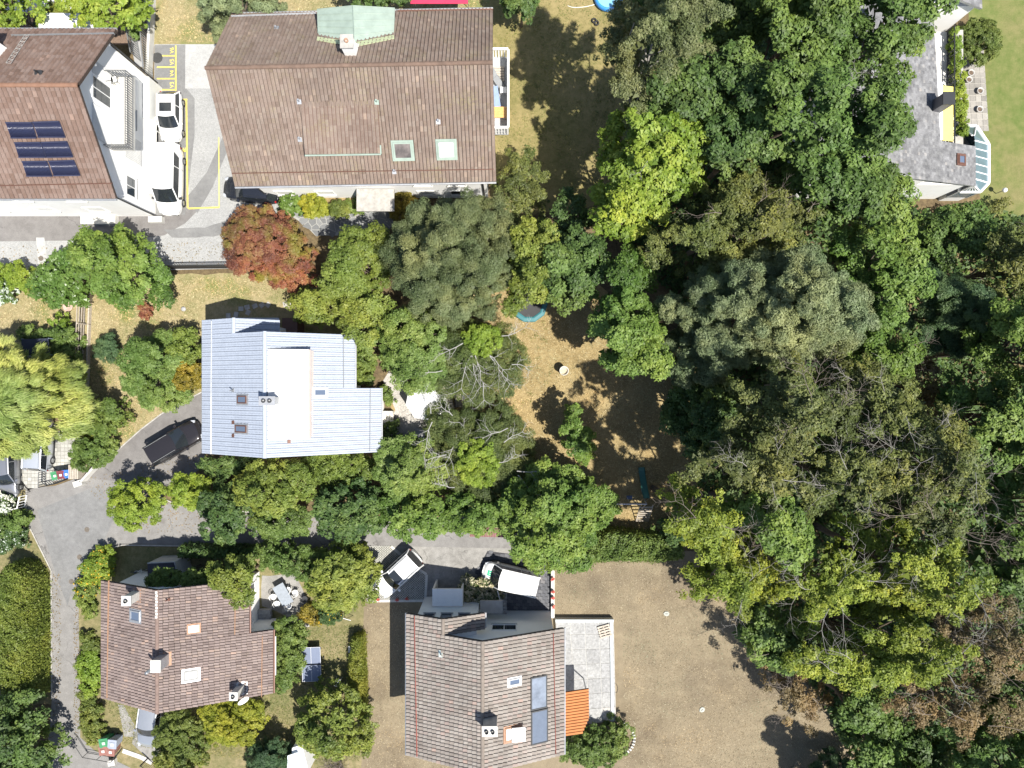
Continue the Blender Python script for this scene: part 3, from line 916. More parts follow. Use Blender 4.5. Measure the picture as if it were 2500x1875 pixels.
# green copper dormer (two shallow slopes), north side
zr_, ze_ = 8.15, 7.55
a0, a1 = P(862, 14, zr_), P(866, 104, zr_ + .05)
l0, l1 = P(774, 23, ze_), P(776, 93, ze_)
g0, g1 = P(964, 20, ze_), P(961, 90, ze_)
m = MB()
m.prism([l0, a0, a1, l1][::-1], -.10, 0.0); m.prism([a0, g0, g1, a1][::-1], -.10, -.003)
dm = hB.part(m, "copper_dormer", M_COPPER)
m = MB()
for t in (.0, .2, .4, .6, .8, 1.0):
    m.tube([l0.lerp(l1, t) + Vector((0, 0, .02)), a0.lerp(a1, t) + Vector((0, 0, .02)), g0.lerp(g1, t) + Vector((0, 0, .02))], .03, 5)
m.tube([a0 + Vector((0, 0, .02)), a1 + Vector((0, 0, .02))], .045, 6)
hB.part(m, "standing_seam", M_COPPER, dm)
m = MB(); q = [l0 + Vector((.15, -.15, -.1)), g0 + Vector((-.15, -.15, -.1)), g1 + Vector((-.15, .1, -.1)), l1 + Vector((.15, .1, -.1))]
m.prism(q[::-1], -2.2, -.02); hB.part(m, "dormer_wall", M_COPPER, dm)
# copper valley flashing skirt
m = MB(); q = [hit(x, y, plBN[0], plBN[1]) for x, y in ((775, 92), (866, 106), (962, 88), (963, 97), (866, 117), (774, 101))]
m.prism(q, plBN[1] * .06, plBN[1] * .085); hB.part(m, "flashing", plain("yellowed_copper", (.46, .50, .30), .6, .1, var=.15), dm)
# shed dormer on the south slope
dt = [hit(733, 250, plBS[0], plBS[1]), hit(921, 248, plBS[0], plBS[1])]
zl = plane_z(plBS, *hit(745, 376, plBS[0], plBS[1]).xy) + .75
db = [P(744, 377, zl), P(930, 374, zl)]
hD = House.__new__(House); hD.__dict__.update(hB.__dict__); hD.tiles = []; hD.deck = MB()
hD.slope(dt[0], dt[1], db[1], db[0], .262, .36)
uv, uf = unit_tile('roll', .03)
O = np.array([t[0] - hB.off for t in hD.tiles]); U = np.array([t[1] for t in hD.tiles]); V = np.array([t[2] for t in hD.tiles]); N = np.array([t[3] for t in hD.tiles])
sd = hB.part(hD.deck, "shed_dormer", M_BROWNMETAL)
vs = O[:, None] + U[:, None] * uv[None, :, 0:1] + V[:, None] * uv[None, :, 1:2] + N[:, None] * (uv[None, :, 2:3] + .01)
o = link("dormer_tiles", np_mesh("dormer_tiles", vs.reshape(-1, 3), (uf[None] + (np.arange(len(O)) * len(uv))[:, None, None]).reshape(-1, 4)), T_B, sd); o["kind"] = "stuff"
m = MB()
bl, br = db[0] + Vector((.12, .25, -.16)), db[1] + Vector((-.12, .25, -.16))
m.prism([dt[0] + Vector((.12, 0, -.2)), dt[1] + Vector((-.12, 0, -.2)), br, bl][::-1], -1.0, -.02)
hB.part(m, "dormer_wall", M_BROWNMETAL, sd)
m = MB(); m.tube([db[0] + Vector((0, -.06, -.05)), db[1] + Vector((0, -.06, -.05))], .07, 6); m.tube([db[1] + Vector((0, -.05, 0)), db[1].lerp(dt[1], .16)], .06, 5)
hB.part(m, "dormer_gutter", M_COPPER, sd)
hB.skylight(plBS, 961, 346, 1007, 388, plain("brown_reflection", (.14, .12, .11), .08, var=.6, scale=1.2, spec=.9), M_COPPER, .14, M_COPPER, .12)
hB.skylight(plBS, 1069, 343, 1112, 386, M_BLIND, M_COPPER, .14, M_COPPER, .12)
cb = hit(855, 130, plBN[0], plBN[1])
hB.chimney((cb.x + .1, cb.y + .1), .75, .8, cb.z - 1.0, cb.z + 1.35, M_WHITEWALL, 0, 1, M_CONC, M_TERRA)
for x, y, mt in ((872, 113, M_CONCL), (676, 70, M_ZINC), (731, 248, M_ZINC), (920, 249, M_COPPER), (733, 340, M_ZINC), (1070, 297, M_ZINC), (963, 419, M_ZINC)):
    pl = plBN if y < 160 else plBS
    c = hit(x, y, pl[0], pl[1])
    m = MB(); m.box(c + pl[1] * .05, (.3, .3, .12), 0, R(-30 if y < 160 else 30)); m.tube([c, c + Vector((0, 0, .35))], .07, 8)
    hB.part(m, "roof_vent", mt)
# entrance canopy and south wall openings
m = MB(); m.box((-10.55, 14.2, 2.75), (2.9, 1.7, .16)); m.box((-10.55, 15.0, 2.6), (2.9, .12, .25)); hB.part(m, "entrance_canopy", M_CONC)
m = MB(); m.box((-11.2, 15.1, 1.1), (1.1, .1, 2.2)); dr = hB.part(m, "door", plain("door_wood", (.16, .09, .05), .5, var=.2)); m = MB(); m.tube([(-10.8, 15.02, 1.05), (-10.8, 14.96, 1.05), (-10.92, 14.96, 1.05)], .015, 5); hB.part(m, "handle", M_GREYMETAL, dr)
for x in (-18, -14.8, -6.8, -4.2):
    hB.window((x, 15.15, 4.0), 1.4, 1.2, (0, -1, 0), None, M_BLIND if x < -5 else None, mull=0); hB.window((x, 15.15, 1.5), 1.4, 1.2, (0, -1, 0), None, M_BLIND if x < -5 else None, mull=0)
# balcony on the east gable
m = MB(); m.box((-1.15, 22.45, 2.3), (1.75, 6.0, .2)); bb = hB.part(m, "balcony", plain("grey_deck", (.36, .37, .38), .7, var=.15))
m = MB()
for z in (3.78,):
    m.box((-.28, 22.4, z), (.16, 5.9, .10)); m.box((-1.1, 19.45, z + .003), (1.62, .16, .10)); m.box((-1.1, 25.4, z + .003), (1.62, .16, .10))
hB.part(m, "handrail", M_WHITE, bb)
for a, b in (((-.28, 19.5, 2.4), (-.28, 25.35, 2.4)), ((-1.9, 19.45, 2.4), (-.35, 19.45, 2.4)), ((-1.9, 25.4, 2.4), (-.35, 25.4, 2.4))):
    picket_row(bb, hB.off, a, b, 0, 1.33, .2, .06, M_WHITE, "baluster", rails=False, flat=True)
m = MB(); m.box((-.36, 22.45, 2.95), (.03, 5.6, 1.0)); hB.part(m, "privacy_screen", M_BLACKPLASTIC, bb)
for k in range(6):
    m = MB(); m.box((-1.25, 24.6 - k * .2, 2.46 + .02 * (k % 2)), (1.3, .15, .05)); hB.part(m, "deck_board", M_GREYWOOD, bb)

# ---------- C: blue-grey roof house, centre left
hC = House("blue_roof_house", "house with pale blue-grey tiled roof and white standing-seam dormer", (-16.5, -0.6, 0), T_C, 'double', .085)
zr, ze, zx = 8.0, 4.8, 3.78
cx = -17.2
def V3(x, y, z): return Vector((x, y, z))
yS, yN, yNN = -5.15, 3.66, 4.75
plCW = hC.slope(V3(cx, yN, zr), V3(cx, yS, zr), V3(-22.94, yS, ze), V3(-22.94, yN, ze), .33, .36)
zw = plane_z(plCW, -20.0, 0)
hC.slope(V3(-20.0, yNN, zw), V3(-20.0, yN, zw), V3(-22.94, yN, ze), V3(-22.94, yNN, ze), .33, .36)
plCE = hC.slope(V3(cx, yN, zr), V3(cx, -.3, zr), V3(-11.7, -.3, ze), V3(-11.7, yN, ze), .33, .36)
hC.slope(V3(cx, -.3, zr), V3(cx, yS, zr), V3(-9.95, yS, zx), V3(-9.95, -.3, zx), .33, .36)
hC.slope(V3(-20.0, yNN, zw), V3(-20.0, yN - .05, zw), V3(-17.25, yN - .05, zw - 1.58), V3(-17.25, yNN, zw - 1.58), .33, .36)
hC.finish(deckmat=plain('grey_underlay', (.17, .185, .205), .8, var=.1))
M_RIDGEC = plain("ridge_blue_grey", (.36, .40, .47), .6, var=.08)
hC.ridge(V3(cx, yN, zr), V3(cx, yS, zr), M_RIDGEC, .15, .42)
hC.ridge(V3(-20.0, yNN, zw), V3(-20.0, yN, zw), M_RIDGEC, .14, .4)
gable_wall(hC, -22.3, -12.3, yS + .5, yN - .5, 'Y', cx, (plCW, plCE))
gable_wall(hC, -22.28, -17.8, yN - .51, yNN - .4, 'Y', -20.0, (plCW, (V3(-20, 0, zw), V3(1.58, 0, 2.75).normalized())))
m = MB(); m.box((-11.6, -2.75, 1.75), (2.4, 3.6, 3.5)); hC.part(m, "wall", M_WHITEWALL)
for a, b in ((V3(-23.0, yS, ze - .06), V3(-23.0, yNN, ze - .06)), (V3(-11.63, -.3, ze - .06), V3(-11.63, yN, ze - .06)), (V3(-9.88, yS, zx - .06), V3(-9.88, -.3, zx - .06))):
    hC.bar(a, b, .075, M_ZINC, "gutter")
hC.rail(plCW, (520, 784), (518, 1108), M_ZINC)
hC.rail(plCE, (837, 818), (838, 946), M_GREYMETAL)
hC.rail(plCE, (903, 950), (902, 1102), M_GREYMETAL)
# white standing-seam dormer
d0, d1 = V3(cx + .25, 2.43, zr + .06), V3(cx + .25, -3.85, zr + .06)
e0, e1 = V3(-14.35, 2.43, 7.3), V3(-14.35, -3.85, 7.3)
nW = Vector((.25, 0, 1)).normalized()
M_WSHEET = plain("white_sheet_metal", (.60, .60, .585), .35, .1, var=.03)
dm = None
for k in range(11):
    a0, a1, b1, b0 = d0.lerp(d1, k / 11), d0.lerp(d1, (k + 1) / 11), e0.lerp(e1, (k + 1) / 11), e0.lerp(e1, k / 11)
    m = MB(); m.prism([a0, b0, b1, a1][::-1], nW * -.07, nW * .0)
    m.tube([a0 + nW * .025, b0 + nW * .025], .022, 4)
    if dm is None:
        w = MB(); w.prism([V3(cx + .5, 2.38, zr - .1), V3(-14.5, 2.38, 7.2), V3(-14.5, 2.38, 5.5), V3(cx + .5, 2.38, 6.5)], Vector((0, 0, 0)), Vector((0, -6.18, 0)))
        dm = hC.part(w, "white_dormer", M_WHITEWALL)
    hC.part(m, "roof_panel", M_WSHEET, dm)
m = MB(); m.box((-14.28, -.71, 7.22), (.14, 6.3, .1)); hC.part(m, "dormer_gutter", plain("rosy_gutter", (.42, .34, .31), .6, var=.1), dm)
m = MB(); q = [hit(x, y, plCE[0], plCE[1]) for x, y in ((757, 856), (765, 856), (764, 1065), (756, 1065))]; m.prism(q[::-1], plCE[1] * .06, plCE[1] * .09); hC.part(m, "flashing", plain("rosy_flashing", (.34, .30, .28), .7, var=.15), dm)
hC.skylight(plCW, 583, 966, 605, 985, M_SKYGLASS, M_BROWNMETAL, .1, M_ZINC, .08)
hC.skylight(plCW, 578, 1038, 605, 1056, M_SKYGLASS, M_BROWNMETAL, .1, M_ZINC, .08)
hC.skylight(plCE, 765, 949, 796, 967, M_SKYGLASS, M_ZINC, .1, M_ZINC, .09)
hC.chimney((-16.75, -1.15), 1.0, .5, 7.2, 8.75, M_ZINC, 0, 2, M_ZINC)
for x, y in ((571, 953), (571, 1031), (571, 1063), (705, 1078)):
    pl = plCW if x < 640 else plCE
    c = hit(x, y, pl[0], pl[1]); m = MB(); m.box(c + pl[1] * .06, (.22, .26, .1), 0, 0, R(-29 if x < 640 else 29))
    if y < 1000: m.tube([c, c + Vector((-.1, 0, .5))], .05, 8)
    hC.part(m, "roof_vent", M_BROWNMETAL if y > 1000 else M_ZINC)
m = MB(); m.box((-17.5, 4.6, .9), (1.2, 1.2, 1.8)); hC.part(m, "porch", plain("porch_wood", (.10, .055, .045), .7, var=.2))
m = MB(); m.box((-19.8, 4.9, 2.45), (3.4, .5, .1)); hC.part(m, "porch_canopy", M_GREYMETAL)

for x in (-20.5, -17.2, -14.2):
    hC.window((x, yS + .5, 2.0), 1.2, 1.2, (0, -1, 0))
# ---------- D: rosy-brown roof house, south west
hD2 = House("rosy_roof_house", "house with rosy-brown tiled roof, satellite dish and notched east side", (-25, -19, 0), T_D, 'flat', .075)
zr, ze = 6.6, 4.2
cx, yN, yS = -25.42, -14.75, -23.6
plDW = hD2.slope(V3(cx, yN, zr), V3(cx, yS, zr), V3(-30.8, yS, ze), V3(-30.8, yN, ze), .215, .37)
ye = -18.75
k_ = (zr - 4.1) / (-19.8 - cx)
plDE = hD2.slope(V3(cx, yN, zr), V3(cx, ye, zr), V3(-19.8, ye, 4.1), V3(-19.8, yN, 4.1), .205, .37)
zx = zr - k_ * (-18.25 - cx)
hD2.slope(V3(cx, ye, zr), V3(cx, yS, zr), V3(-18.25, yS, zx), V3(-18.25, ye, zx), .205, .37)
hD2.finish()
M_RIDGED = plain("ridge_rosy", (.185, .13, .11), .85, var=.2, scale=3)
hD2.ridge(V3(cx, yN, zr), V3(cx, yS, zr), M_RIDGED, .14, .4)
m = MB()
for k in range(9): m.box((cx + .03 * (k % 2), yN - .15 - k * .22, zr + .11), (.16, .17, .03))
hD2.part(m, "ridge_mortar", plain("white_mortar", (.6, .58, .54), .9, var=.1))
gable_wall(hD2, -30.2, -20.55, yS + .5, yN - .5, 'Y', cx, (plDW, plDE))
m = MB(); m.box((-19.75, -21.1, 1.5), (2.2, 4.1, 3.0)); hD2.part(m, "wall", M_WHITEWALL)
for a, b in ((V3(-30.87, yS, ze - .06), V3(-30.87, yN, ze - .06)), (V3(-19.73, ye, 4.04), V3(-19.73, yN, 4.04)), (V3(-18.18, yS, zx - .06), V3(-18.18, ye, zx - .06))):
    hD2.bar(a, b, .07, M_BROWNMETAL, "gutter")
M_RUST = plain("rusty_rail", (.30, .17, .10), .7, .2, var=.2)
hD2.rail(plDW, (269, 1416), (265, 1702), M_RUST)
hD2.rail(plDE, (574, 1480), (573, 1548), M_RUST)
hD2.rail(plDE, (640, 1552), (638, 1700), M_RUST)
hD2.skylight(plDW, 322, 1490, 345, 1516, M_SKYGLASS, M_ZINC, .1, M_ZINC, .1)
hD2.skylight(plDE, 461, 1525, 486, 1542, M_BLIND, M_OFFWHITE, .12, M_TERRA, .06)
hD2.skylight(plDE, 448, 1635, 484, 1660, M_BLIND, M_DARKMETAL, .16, M_ZINC, .14)
M_CHIMW = plain("sooty_render", (.52, .50, .46), .9, var=.2, scale=4)
for px, py, pl, sz, h in ((335, 1452, plDW, (.55, .6), 1.35), (402, 1609, plDE, (.6, .75), 1.2), (588, 1680, plDE, (.5, .5), 1.3)):
    c = hit(px, py, pl[0], pl[1])
    hD2.chimney((c.x, c.y), sz[0], sz[1], c.z - .4, c.z + h, M_CHIMW if px != 402 else M_ZINC, 0, 1 if px != 402 else 0, M_CONCL)
    m = MB()
    u, v, n = pl[2], pl[3], pl[1]
    q = [c - u * .5 - v * .45, c + u * .5 - v * .45, c + u * .5 + v * .45, c - u * .5 + v * .45]
    m.prism(q, n * .03, n * .07); hD2.part(m, "flashing", M_TERRA if px < 500 else M_ZINC)
c = hit(384, 1622, plDW[0], plDW[1])
m = MB(); m.tube([c, c + Vector((0, 0, 1.5))], .11, 12); m.tube([c + Vector((.22, .28, 0)), c + Vector((.22, .28, .8))], .09, 10); hD2.part(m, "flue_pipe", M_GREYMETAL, None, True)
# satellite dish
c = hit(604, 1690, plDE[0], plDE[1])
m = MB(); m.tube([c, c + Vector((0, 0, 1.0))], .03, 6); dp = hD2.part(m, "dish_mast", M_GREYMETAL)
m = MB(); m.lathe([(0.001, 0), (.2, .03), (.36, .1), (.42, .15)], 20)
dd = m.build("dish", M_OFFWHITE, dp, None, True); dd.location = c - hD2.off + Vector((0.05, -.05, 1.05)); dd.rotation_euler = (R(35), R(50), 0)
c = hit(411, 1463, plDE[0], plDE[1]); m = MB(); m.box(c + plDE[1] * .06, (.25, .2, .1)); m.tube([c, c + Vector((0, 0, .4))], .05, 8); hD2.part(m, "roof_vent", M_BROWNMETAL)
hD2.window((-20.55, -16.3, 1.6), 1.1, 1.2, (1, 0, 0)); hD2.window((-18.65, -21.2, 1.6), 2.0, 1.3, (1, 0, 0))
m = MB(); m.box((-18.42, -21.0, 2.75), (.35, 3.0, .12)); hD2.part(m, "awning_box", M_WHITE)
hD2.window((-28.0, -15.25, 2.0), 1.2, 1.2, (0, 1, 0))

for x in (-28.0, -25.0, -22.5):
    hD2.window((x, yS + .5, 1.7), 1.2, 1.2, (0, -1, 0))
# ---------- E: grey-brown roof house, south centre
hE = House("grey_brown_roof_house", "white house with grey-brown tiled roof, large solar panel and paved terrace", (-2, -22, 0), T_E, 'flat', .09)
zr, ze = 7.8, 5.3
cx, yN, yS = -2.06, -17.97, -27.3
plEW = hE.slope(V3(cx, yN, zr), V3(cx, yS, zr), V3(-7.72, yS, ze), V3(-7.72, yN, ze), .27, .37)
zw = plane_z(plEW, -4.95, -20)
yNN = -16.85
hE.slope(V3(-4.95, yNN, zw), V3(-4.95, yN, zw), V3(-7.72, yN, ze), V3(-7.72, yNN, ze), .27, .37)
hE.slope(V3(-4.95, yNN, zw), V3(-4.95, yN - .1, zw), V3(-2.03, yN - .1, zw - 1.3), V3(-2.03, yNN, zw - 1.3), .27, .37)
plEE = hE.slope(V3(cx, yN, zr), V3(cx, yS, zr), V3(3.8, yS, ze - .1), V3(3.8, yN, ze - .1), .27, .37)
hE.finish()
M_RIDGEE = plain("ridge_grey_brown", (.185, .155, .13), .85, var=.2, scale=3)
hE.ridge(V3(cx, yN, zr), V3(cx, yS, zr), M_RIDGEE, .14, .4)
hE.ridge(V3(-4.95, yNN, zw), V3(-4.95, yN, zw), M_RIDGEE, .13, .4)
gable_wall(hE, -7.1, 3.1, yS + .5, yN - .45, 'Y', cx, (plEW, plEE))
gable_wall(hE, -7.08, -2.6, yN - .46, yNN - .45, 'Y', -4.95, (plEW, (V3(-4.95, 0, zw), V3(1.3, 0, 2.92).normalized())))
for a, b in ((V3(-7.8, yS, ze - .06), V3(-7.8, yNN, ze - .06)), (V3(3.88, yS, ze - .16), V3(3.88, yN, ze - .16)), (V3(-1.95, yN, zw - 1.36), V3(-1.95, yNN, zw - 1.36))):
    hE.bar(a, b, .075, M_ZINC, "gutter")
hE.rail(plEW, (1014, 1502), (1020, 1845), M_REDMETAL)
hE.rail(plEE, (1349, 1545), (1355, 1838), M_REDMETAL)
# snow hooks dotted over both slopes
me = bpy.data.meshes.new("snow_hook"); mb = MB(); mb.box((0, 0, .05), (.05, .05, .07)); me.from_pydata(mb.v, [], mb.f); me.materials.append(M_DARKMETAL)
rnd = random.Random(31)
for pl, xs in ((plEW, (1010, 1033, 1060, 1092)), (plEE, (1320, 1338, 1362))):
    for x in xs:
        for y in range(1590, 1840, 22):
            c = hit(x + rnd.uniform(-2, 2), y + rnd.uniform(-4, 4), pl[0], pl[1])
            o = bpy.data.objects.new("snow_hook", me); COL.objects.link(o); o.parent = hE.root; o.location = c - hE.off
hE.skylight(plEE, 1241, 1655, 1268, 1671, M_SKYGLASS, M_GREYMETAL, .12, M_ZINC, .08)
hE.skylight(plEE, 1294, 1649, 1333, 1729, plain("hazy_collector", (.19, .22, .27), .12, var=.35, scale=.9, spec=.9), M_DARKMETAL, .2, None, .09, "solar_panel")
hE.skylight(plEE, 1295, 1731, 1335, 1813, plain("dull_collector", (.12, .145, .19), .15, var=.1, spec=.9), M_DARKMETAL, .2, None, .09, "solar_panel")
sk = hE.skylight(plEE, 1232, 1772, 1270, 1806, M_BLIND, M_TERRA, .12, M_TERRA, .1)
c = hit(1256, 1788, plEE[0], plEE[1])
m = MB(); m.box(c + plEE[1] * .35 + Vector((.15, 0, 0)), (.95, 1.0, .07), 0, 0, R(8)); hE.part(m, "open_sash", M_WHITE, sk)
c = hit(1192, 1765, plEE[0], plEE[1])
hE.chimney((c.x + .15, c.y + .1), .95, .6, c.z - .6, c.z + 1.3, M_CONC, 0, 2, M_CONCL)
c = hit(1077, 1595, plEW[0], plEW[1]); m = MB(); m.box(c + plEW[1] * .05, (.3, .5, .1), 0, 0, R(-24)); m.tube([c, c + Vector((0, 0, .5))], .06, 8); hE.part(m, "roof_vent", plain("pale_vent", (.45, .52, .5), .5, var=.1))
for x in (-6.2, -4.9, -3.6):
    hE.window((x, yNN - .45, 4.6), .85, .9, (0, 1, 0), plain("grey_frame", (.2, .2, .21), .5, var=.1), M_GLASS, mull=0)
hE.window((-.6, yN - .45, 3.9), 1.9, 1.2, (0, 1, 0))
m = MB(); m.box((-5.0, -16.55, 2.55), (2.35, 1.35, .2)); m.box((-6.1, -16.55, 1.25), (.14, 1.3, 2.5)); m.box((-3.9, -16.55, 1.25), (.14, 1.3, 2.5)); hE.part(m, "porch_canopy", M_WHITE)
m = MB(); m.box((-1.6, -17.3, 2.5), (1.75, 1.0, .14)); m.tube([(-.85, -16.9, 0), (-.85, -16.9, 2.45)], .04, 6); hE.part(m, "door_canopy", M_GREYMETAL)
for k in range(7):
    m = MB(); m.box((-1.1, -17.05 - .24 * k + 0, .07 + .065 * k), (1.35, .25, .14 + .13 * k)); hE.part(m, "step", M_STONE)
for x in (-5.2, -2.0, 1.2):
    hE.window((x, yS + .5, 1.6), 1.2, 1.2, (0, -1, 0)); hE.window((x, yS + .5, 4.2), 1.2, 1.2, (0, -1, 0))
# ---------- terrace of E
TZ = .55
tp = [P(1356, 1512, TZ), P(1498, 1512, TZ), P(1504, 1760, TZ), P(1375, 1775, TZ)]
m = MB(); m.prism(tp[::-1], -TZ, -.03)
ter = m.build("terrace", M_CONCL); ter["kind"] = "structure"
M_TPAVE = tile_mat("speckled_paver", ((.31, .31, .31), (.335, .335, .335), (.35, .35, .345), (.37, .37, .365)), dirt=.35, mscale=5.0)
for i in range(4):
    for j in range(7):
        a = [tp[0].lerp(tp[1], (i + di) / 4).lerp(tp[3].lerp(tp[2], (i + di) / 4), (j + dj) / 7) for di, dj in ((.018, .016), (.982, .016), (.982, .984), (.018, .984))]
        m = MB(); m.prism(a[::-1], -.04, random.Random(i * 9 + j).uniform(0, .004)); m.build("paving_slab", M_TPAVE, ter)
m = MB(); m.box((tp[1].x - .15, (tp[1].y + tp[2].y) / 2, TZ + .04), (.22, abs(tp[1].y - tp[2].y), .10), R(.7)); m.box(((tp[0].x + tp[1].x) / 2, tp[0].y - .1, TZ + .045), (abs(tp[1].x - tp[0].x), .22, .10)); m.build("terrace_edge", plain("pale_blue_edge", (.42, .45, .46), .8, var=.1), ter)
# orange corrugated awning on posts
aw = thing("awning", "orange ribbed awning roof beside the paved terrace", "awning", P(1405, 1740, TZ))
off = aw.location
q = [P(1378, 1689, 3.2), P(1437, 1680, 2.9), P(1438, 1752, 2.9), P(1421, 1789, 2.98), P(1381, 1796, 3.2)]
M_ORANGE = plain("orange_cloth", (.40, .15, .045), .8, var=.1, scale=2)
m = MB(); m.prism(q[::-1], -.04, 0); can = m.build("canopy", plain('brown_cloth', (.22, .085, .03), .85, var=.15, scale=3), aw, off)
nrib = 15
for k in range(nrib):
    t = (k + .5) / nrib
    a = q[0].lerp(q[4], t); b = q[1].lerp(Vector((q[2].x, q[3].y, 2.9)), t)
    if b.y < q[2].y: b = a.lerp(b, 1 - (q[2].y - b.y) / (q[2].y - q[3].y) * .3)
    m = MB(); m.prism([a + Vector((0, .085, .0)), a + Vector((0, -.085, .0)), b + Vector((0, -.085, .0)), b + Vector((0, .085, .0))], .003, .11)
    m.build("rib", M_ORANGE, can, off)
for x, y in ((1432, 1688), (1434, 1748)):
    p = P(x, y, 2.9); m = MB(); m.tube([(p.x, p.y, TZ), (p.x, p.y, 2.85)], .05, 8); m.build("post", M_GREYMETAL, aw, off)

# ---------- F: grey slate house, north east
hF = House("slate_roof_house", "white house with grey slate roof, yellow balcony awning and glazed bay", (33, 19, 0), T_F, 'slate', .012)
ze = 5.4
sw, se_ = P(2130, 411, 7.4), P(2395, 443, ze)
nw, ne = P(2130, 20, 7.4), P(2285, 20, ze)
mid = P(2306, 342, 5.4); 
a_se = P(2395, 443, 4.6); a_ne = P(2398, 356, 4.6)
plFA = hF.slope(V3(24.0, 27.5, 7.6), V3(24.0, 14.9, 7.6), V3(31.8, 14.9, 5.11), V3(30.9, 27.5, 5.4), .22, .2)
plFB = hF.slope(V3(31.6, 17.9, 5.17), V3(31.6, 14.9, 5.17), V3(34.9, 14.9, 4.12), V3(34.9, 17.9, 4.12), .22, .2)
hF.slope(V3(24.0, 27.5, 7.6), V3(24.0, 14.9, 7.6), V3(21.8, 14.9, 6.72), V3(21.8, 27.5, 6.72), .3, .3)
hF.finish(200, M_ZINC)
m = MB(); m.box((26.4, 21.0, 2.55), (8.4, 11.9, 5.1)); m.prism([V3(22.2, 15.06, 5.11), V3(30.6, 15.06, 5.11), V3(24.0, 15.06, 7.1), V3(22.2, 15.06, 6.45)], Vector((0, 0, 0)), Vector((0, 11.8, 0))); hF.part(m, "wall", M_WHITEWALL)
m = MB(); m.box((32.4, 16.35, 1.95), (3.9, 2.58, 3.9)); hF.part(m, "wall", M_WHITEWALL)
# balcony strip, awning, planter, along the east side
m = MB(); m.box((32.3, 22.6, 2.7), (3.2, 9.2, .2)); bf = hF.part(m, "balcony", M_CONCL)
m = MB(); m.box((31.75, 20.3, 4.66), (.55, 4.3, .2)); hF.part(m, "awning_box", M_WHITE, bf)
m = MB(); m.prism([V3(31.5, 18.2, 4.7), V3(33.1, 18.2, 4.3), V3(33.1, 22.3, 4.3), V3(31.3, 22.3, 4.7)], -.03, .0); hF.part(m, "awning_cloth", plain("yellow_cloth", (.72, .62, .16), .7, var=.05), bf)
picket_row(bf, hF.off, (33.6, 18.2, 2.8), (33.6, 27.2, 2.8), 0, .9, .35, .03, M_DARKMETAL, "baluster")
m = MB(); m.box((34.25, 22.6, 2.9), (.8, 9.2, .4)); hF.part(m, "planter", M_CONC, bf)
ch = hit(2302, 275, plFA[0], plFA[1])
hF.chimney((31.2, 20.4), .75, .8, 4.8, 6.7, plain('grey_chimney', (.13, .13, .145), .6, .2, var=.1), 0, 0, M_DARKMETAL)
hF.skylight(plFB, 2337, 380, 2352, 401, M_SKYGLASS, M_BROWNMETAL, .12, M_BROWNMETAL, .08)
# glazed bay at the corner
bay = [V3(34.7, 14.9, 0), V3(36.3, 14.9, 0), V3(36.95, 15.6, 0), V3(36.95, 18.6, 0), V3(36.0, 20.0, 0), V3(34.7, 20.0, 0)]
M_BAYGLASS = plain("bay_glass", (.10, .16, .20), .08, var=.15, scale=1.5, spec=.9)
m = MB(); m.prism(bay, 0, 1.0); by = hF.part(m, "glazed_bay", M_WHITE)
m = MB()
top = [V3(34.8, 15.0, 3.9), V3(34.95, 15.0, 3.9), V3(35.0, 15.5, 3.9), V3(35.0, 18.4, 3.9), V3(34.95, 18.8, 3.9), V3(34.8, 18.8, 3.9)]
low = [p + Vector((0, 0, 2.6)) for p in bay]
for k in range(1, 5):
    m = MB(); m.add([low[k], low[(k + 1) % 6], top[(k + 1) % 6], top[k]], [(0, 1, 2, 3)]); hF.part(m, "roof_pane", M_BAYGLASS, by)
    m = MB(); a, b = bay[k] + Vector((0, 0, 1)), bay[(k + 1) % 6] + Vector((0, 0, 1)); m.add([a, b, low[(k + 1) % 6], low[k]], [(0, 1, 2, 3)]); hF.part(m, "wall_pane", M_BAYGLASS, by)
m = MB(); m.add([low[0], low[1], top[1], top[0]], [(0, 1, 2, 3)]); m.add([bay[0] + Vector((0, 0, 1)), bay[1] + Vector((0, 0, 1)), low[1], low[0]], [(0, 1, 2, 3)]); hF.part(m, "roof_pane", M_BAYGLASS, by)
m = MB()
for k in range(6):
    m.tube([bay[k] + Vector((0, 0, 1)), low[k], top[k]], .06, 6)
    m.tube([low[k], low[(k + 1) % 6]], .12, 6)
for t in (.2, .4, .6, .8):
    m.tube([low[2].lerp(low[3], t), top[2].lerp(top[3], t)], .045, 5); m.tube([low[1].lerp(low[0], t), top[1].lerp(top[0], t)], .045, 5)
hF.part(m, "glazing_bar", M_WHITE, by)
hF.window((28.5, 15.05, 3.8), 1.4, 1.2, (0, -1, 0))
# patio beside it
pat = sheet("patio", [(2342, 110), (2398, 110), (2412, 320), (2362, 320)], .012, plain("patio_joint", (.42, .40, .36), .9, var=.15))
rnd = random.Random(3)
for i in range(4):
    for j in range(14):
        x, y = 2346 + i * 14 + j * .9, 118 + j * 14.5
        p = [P(x + a, y + b, 0) for a, b in ((0, 0), (13, 0), (13.8, 13.5), (.8, 13.5))]
        m = MB(); m.prism(p[::-1], .014, .03 + rnd.uniform(0, .006)); m.build("patio_slab", tile_mat("patio_stone", ((.24, .225, .20), (.28, .262, .235), (.31, .29, .26), (.34, .32, .285)), dirt=.25) if "patio_stone" not in MATS else MATS["patio_stone"], pat)
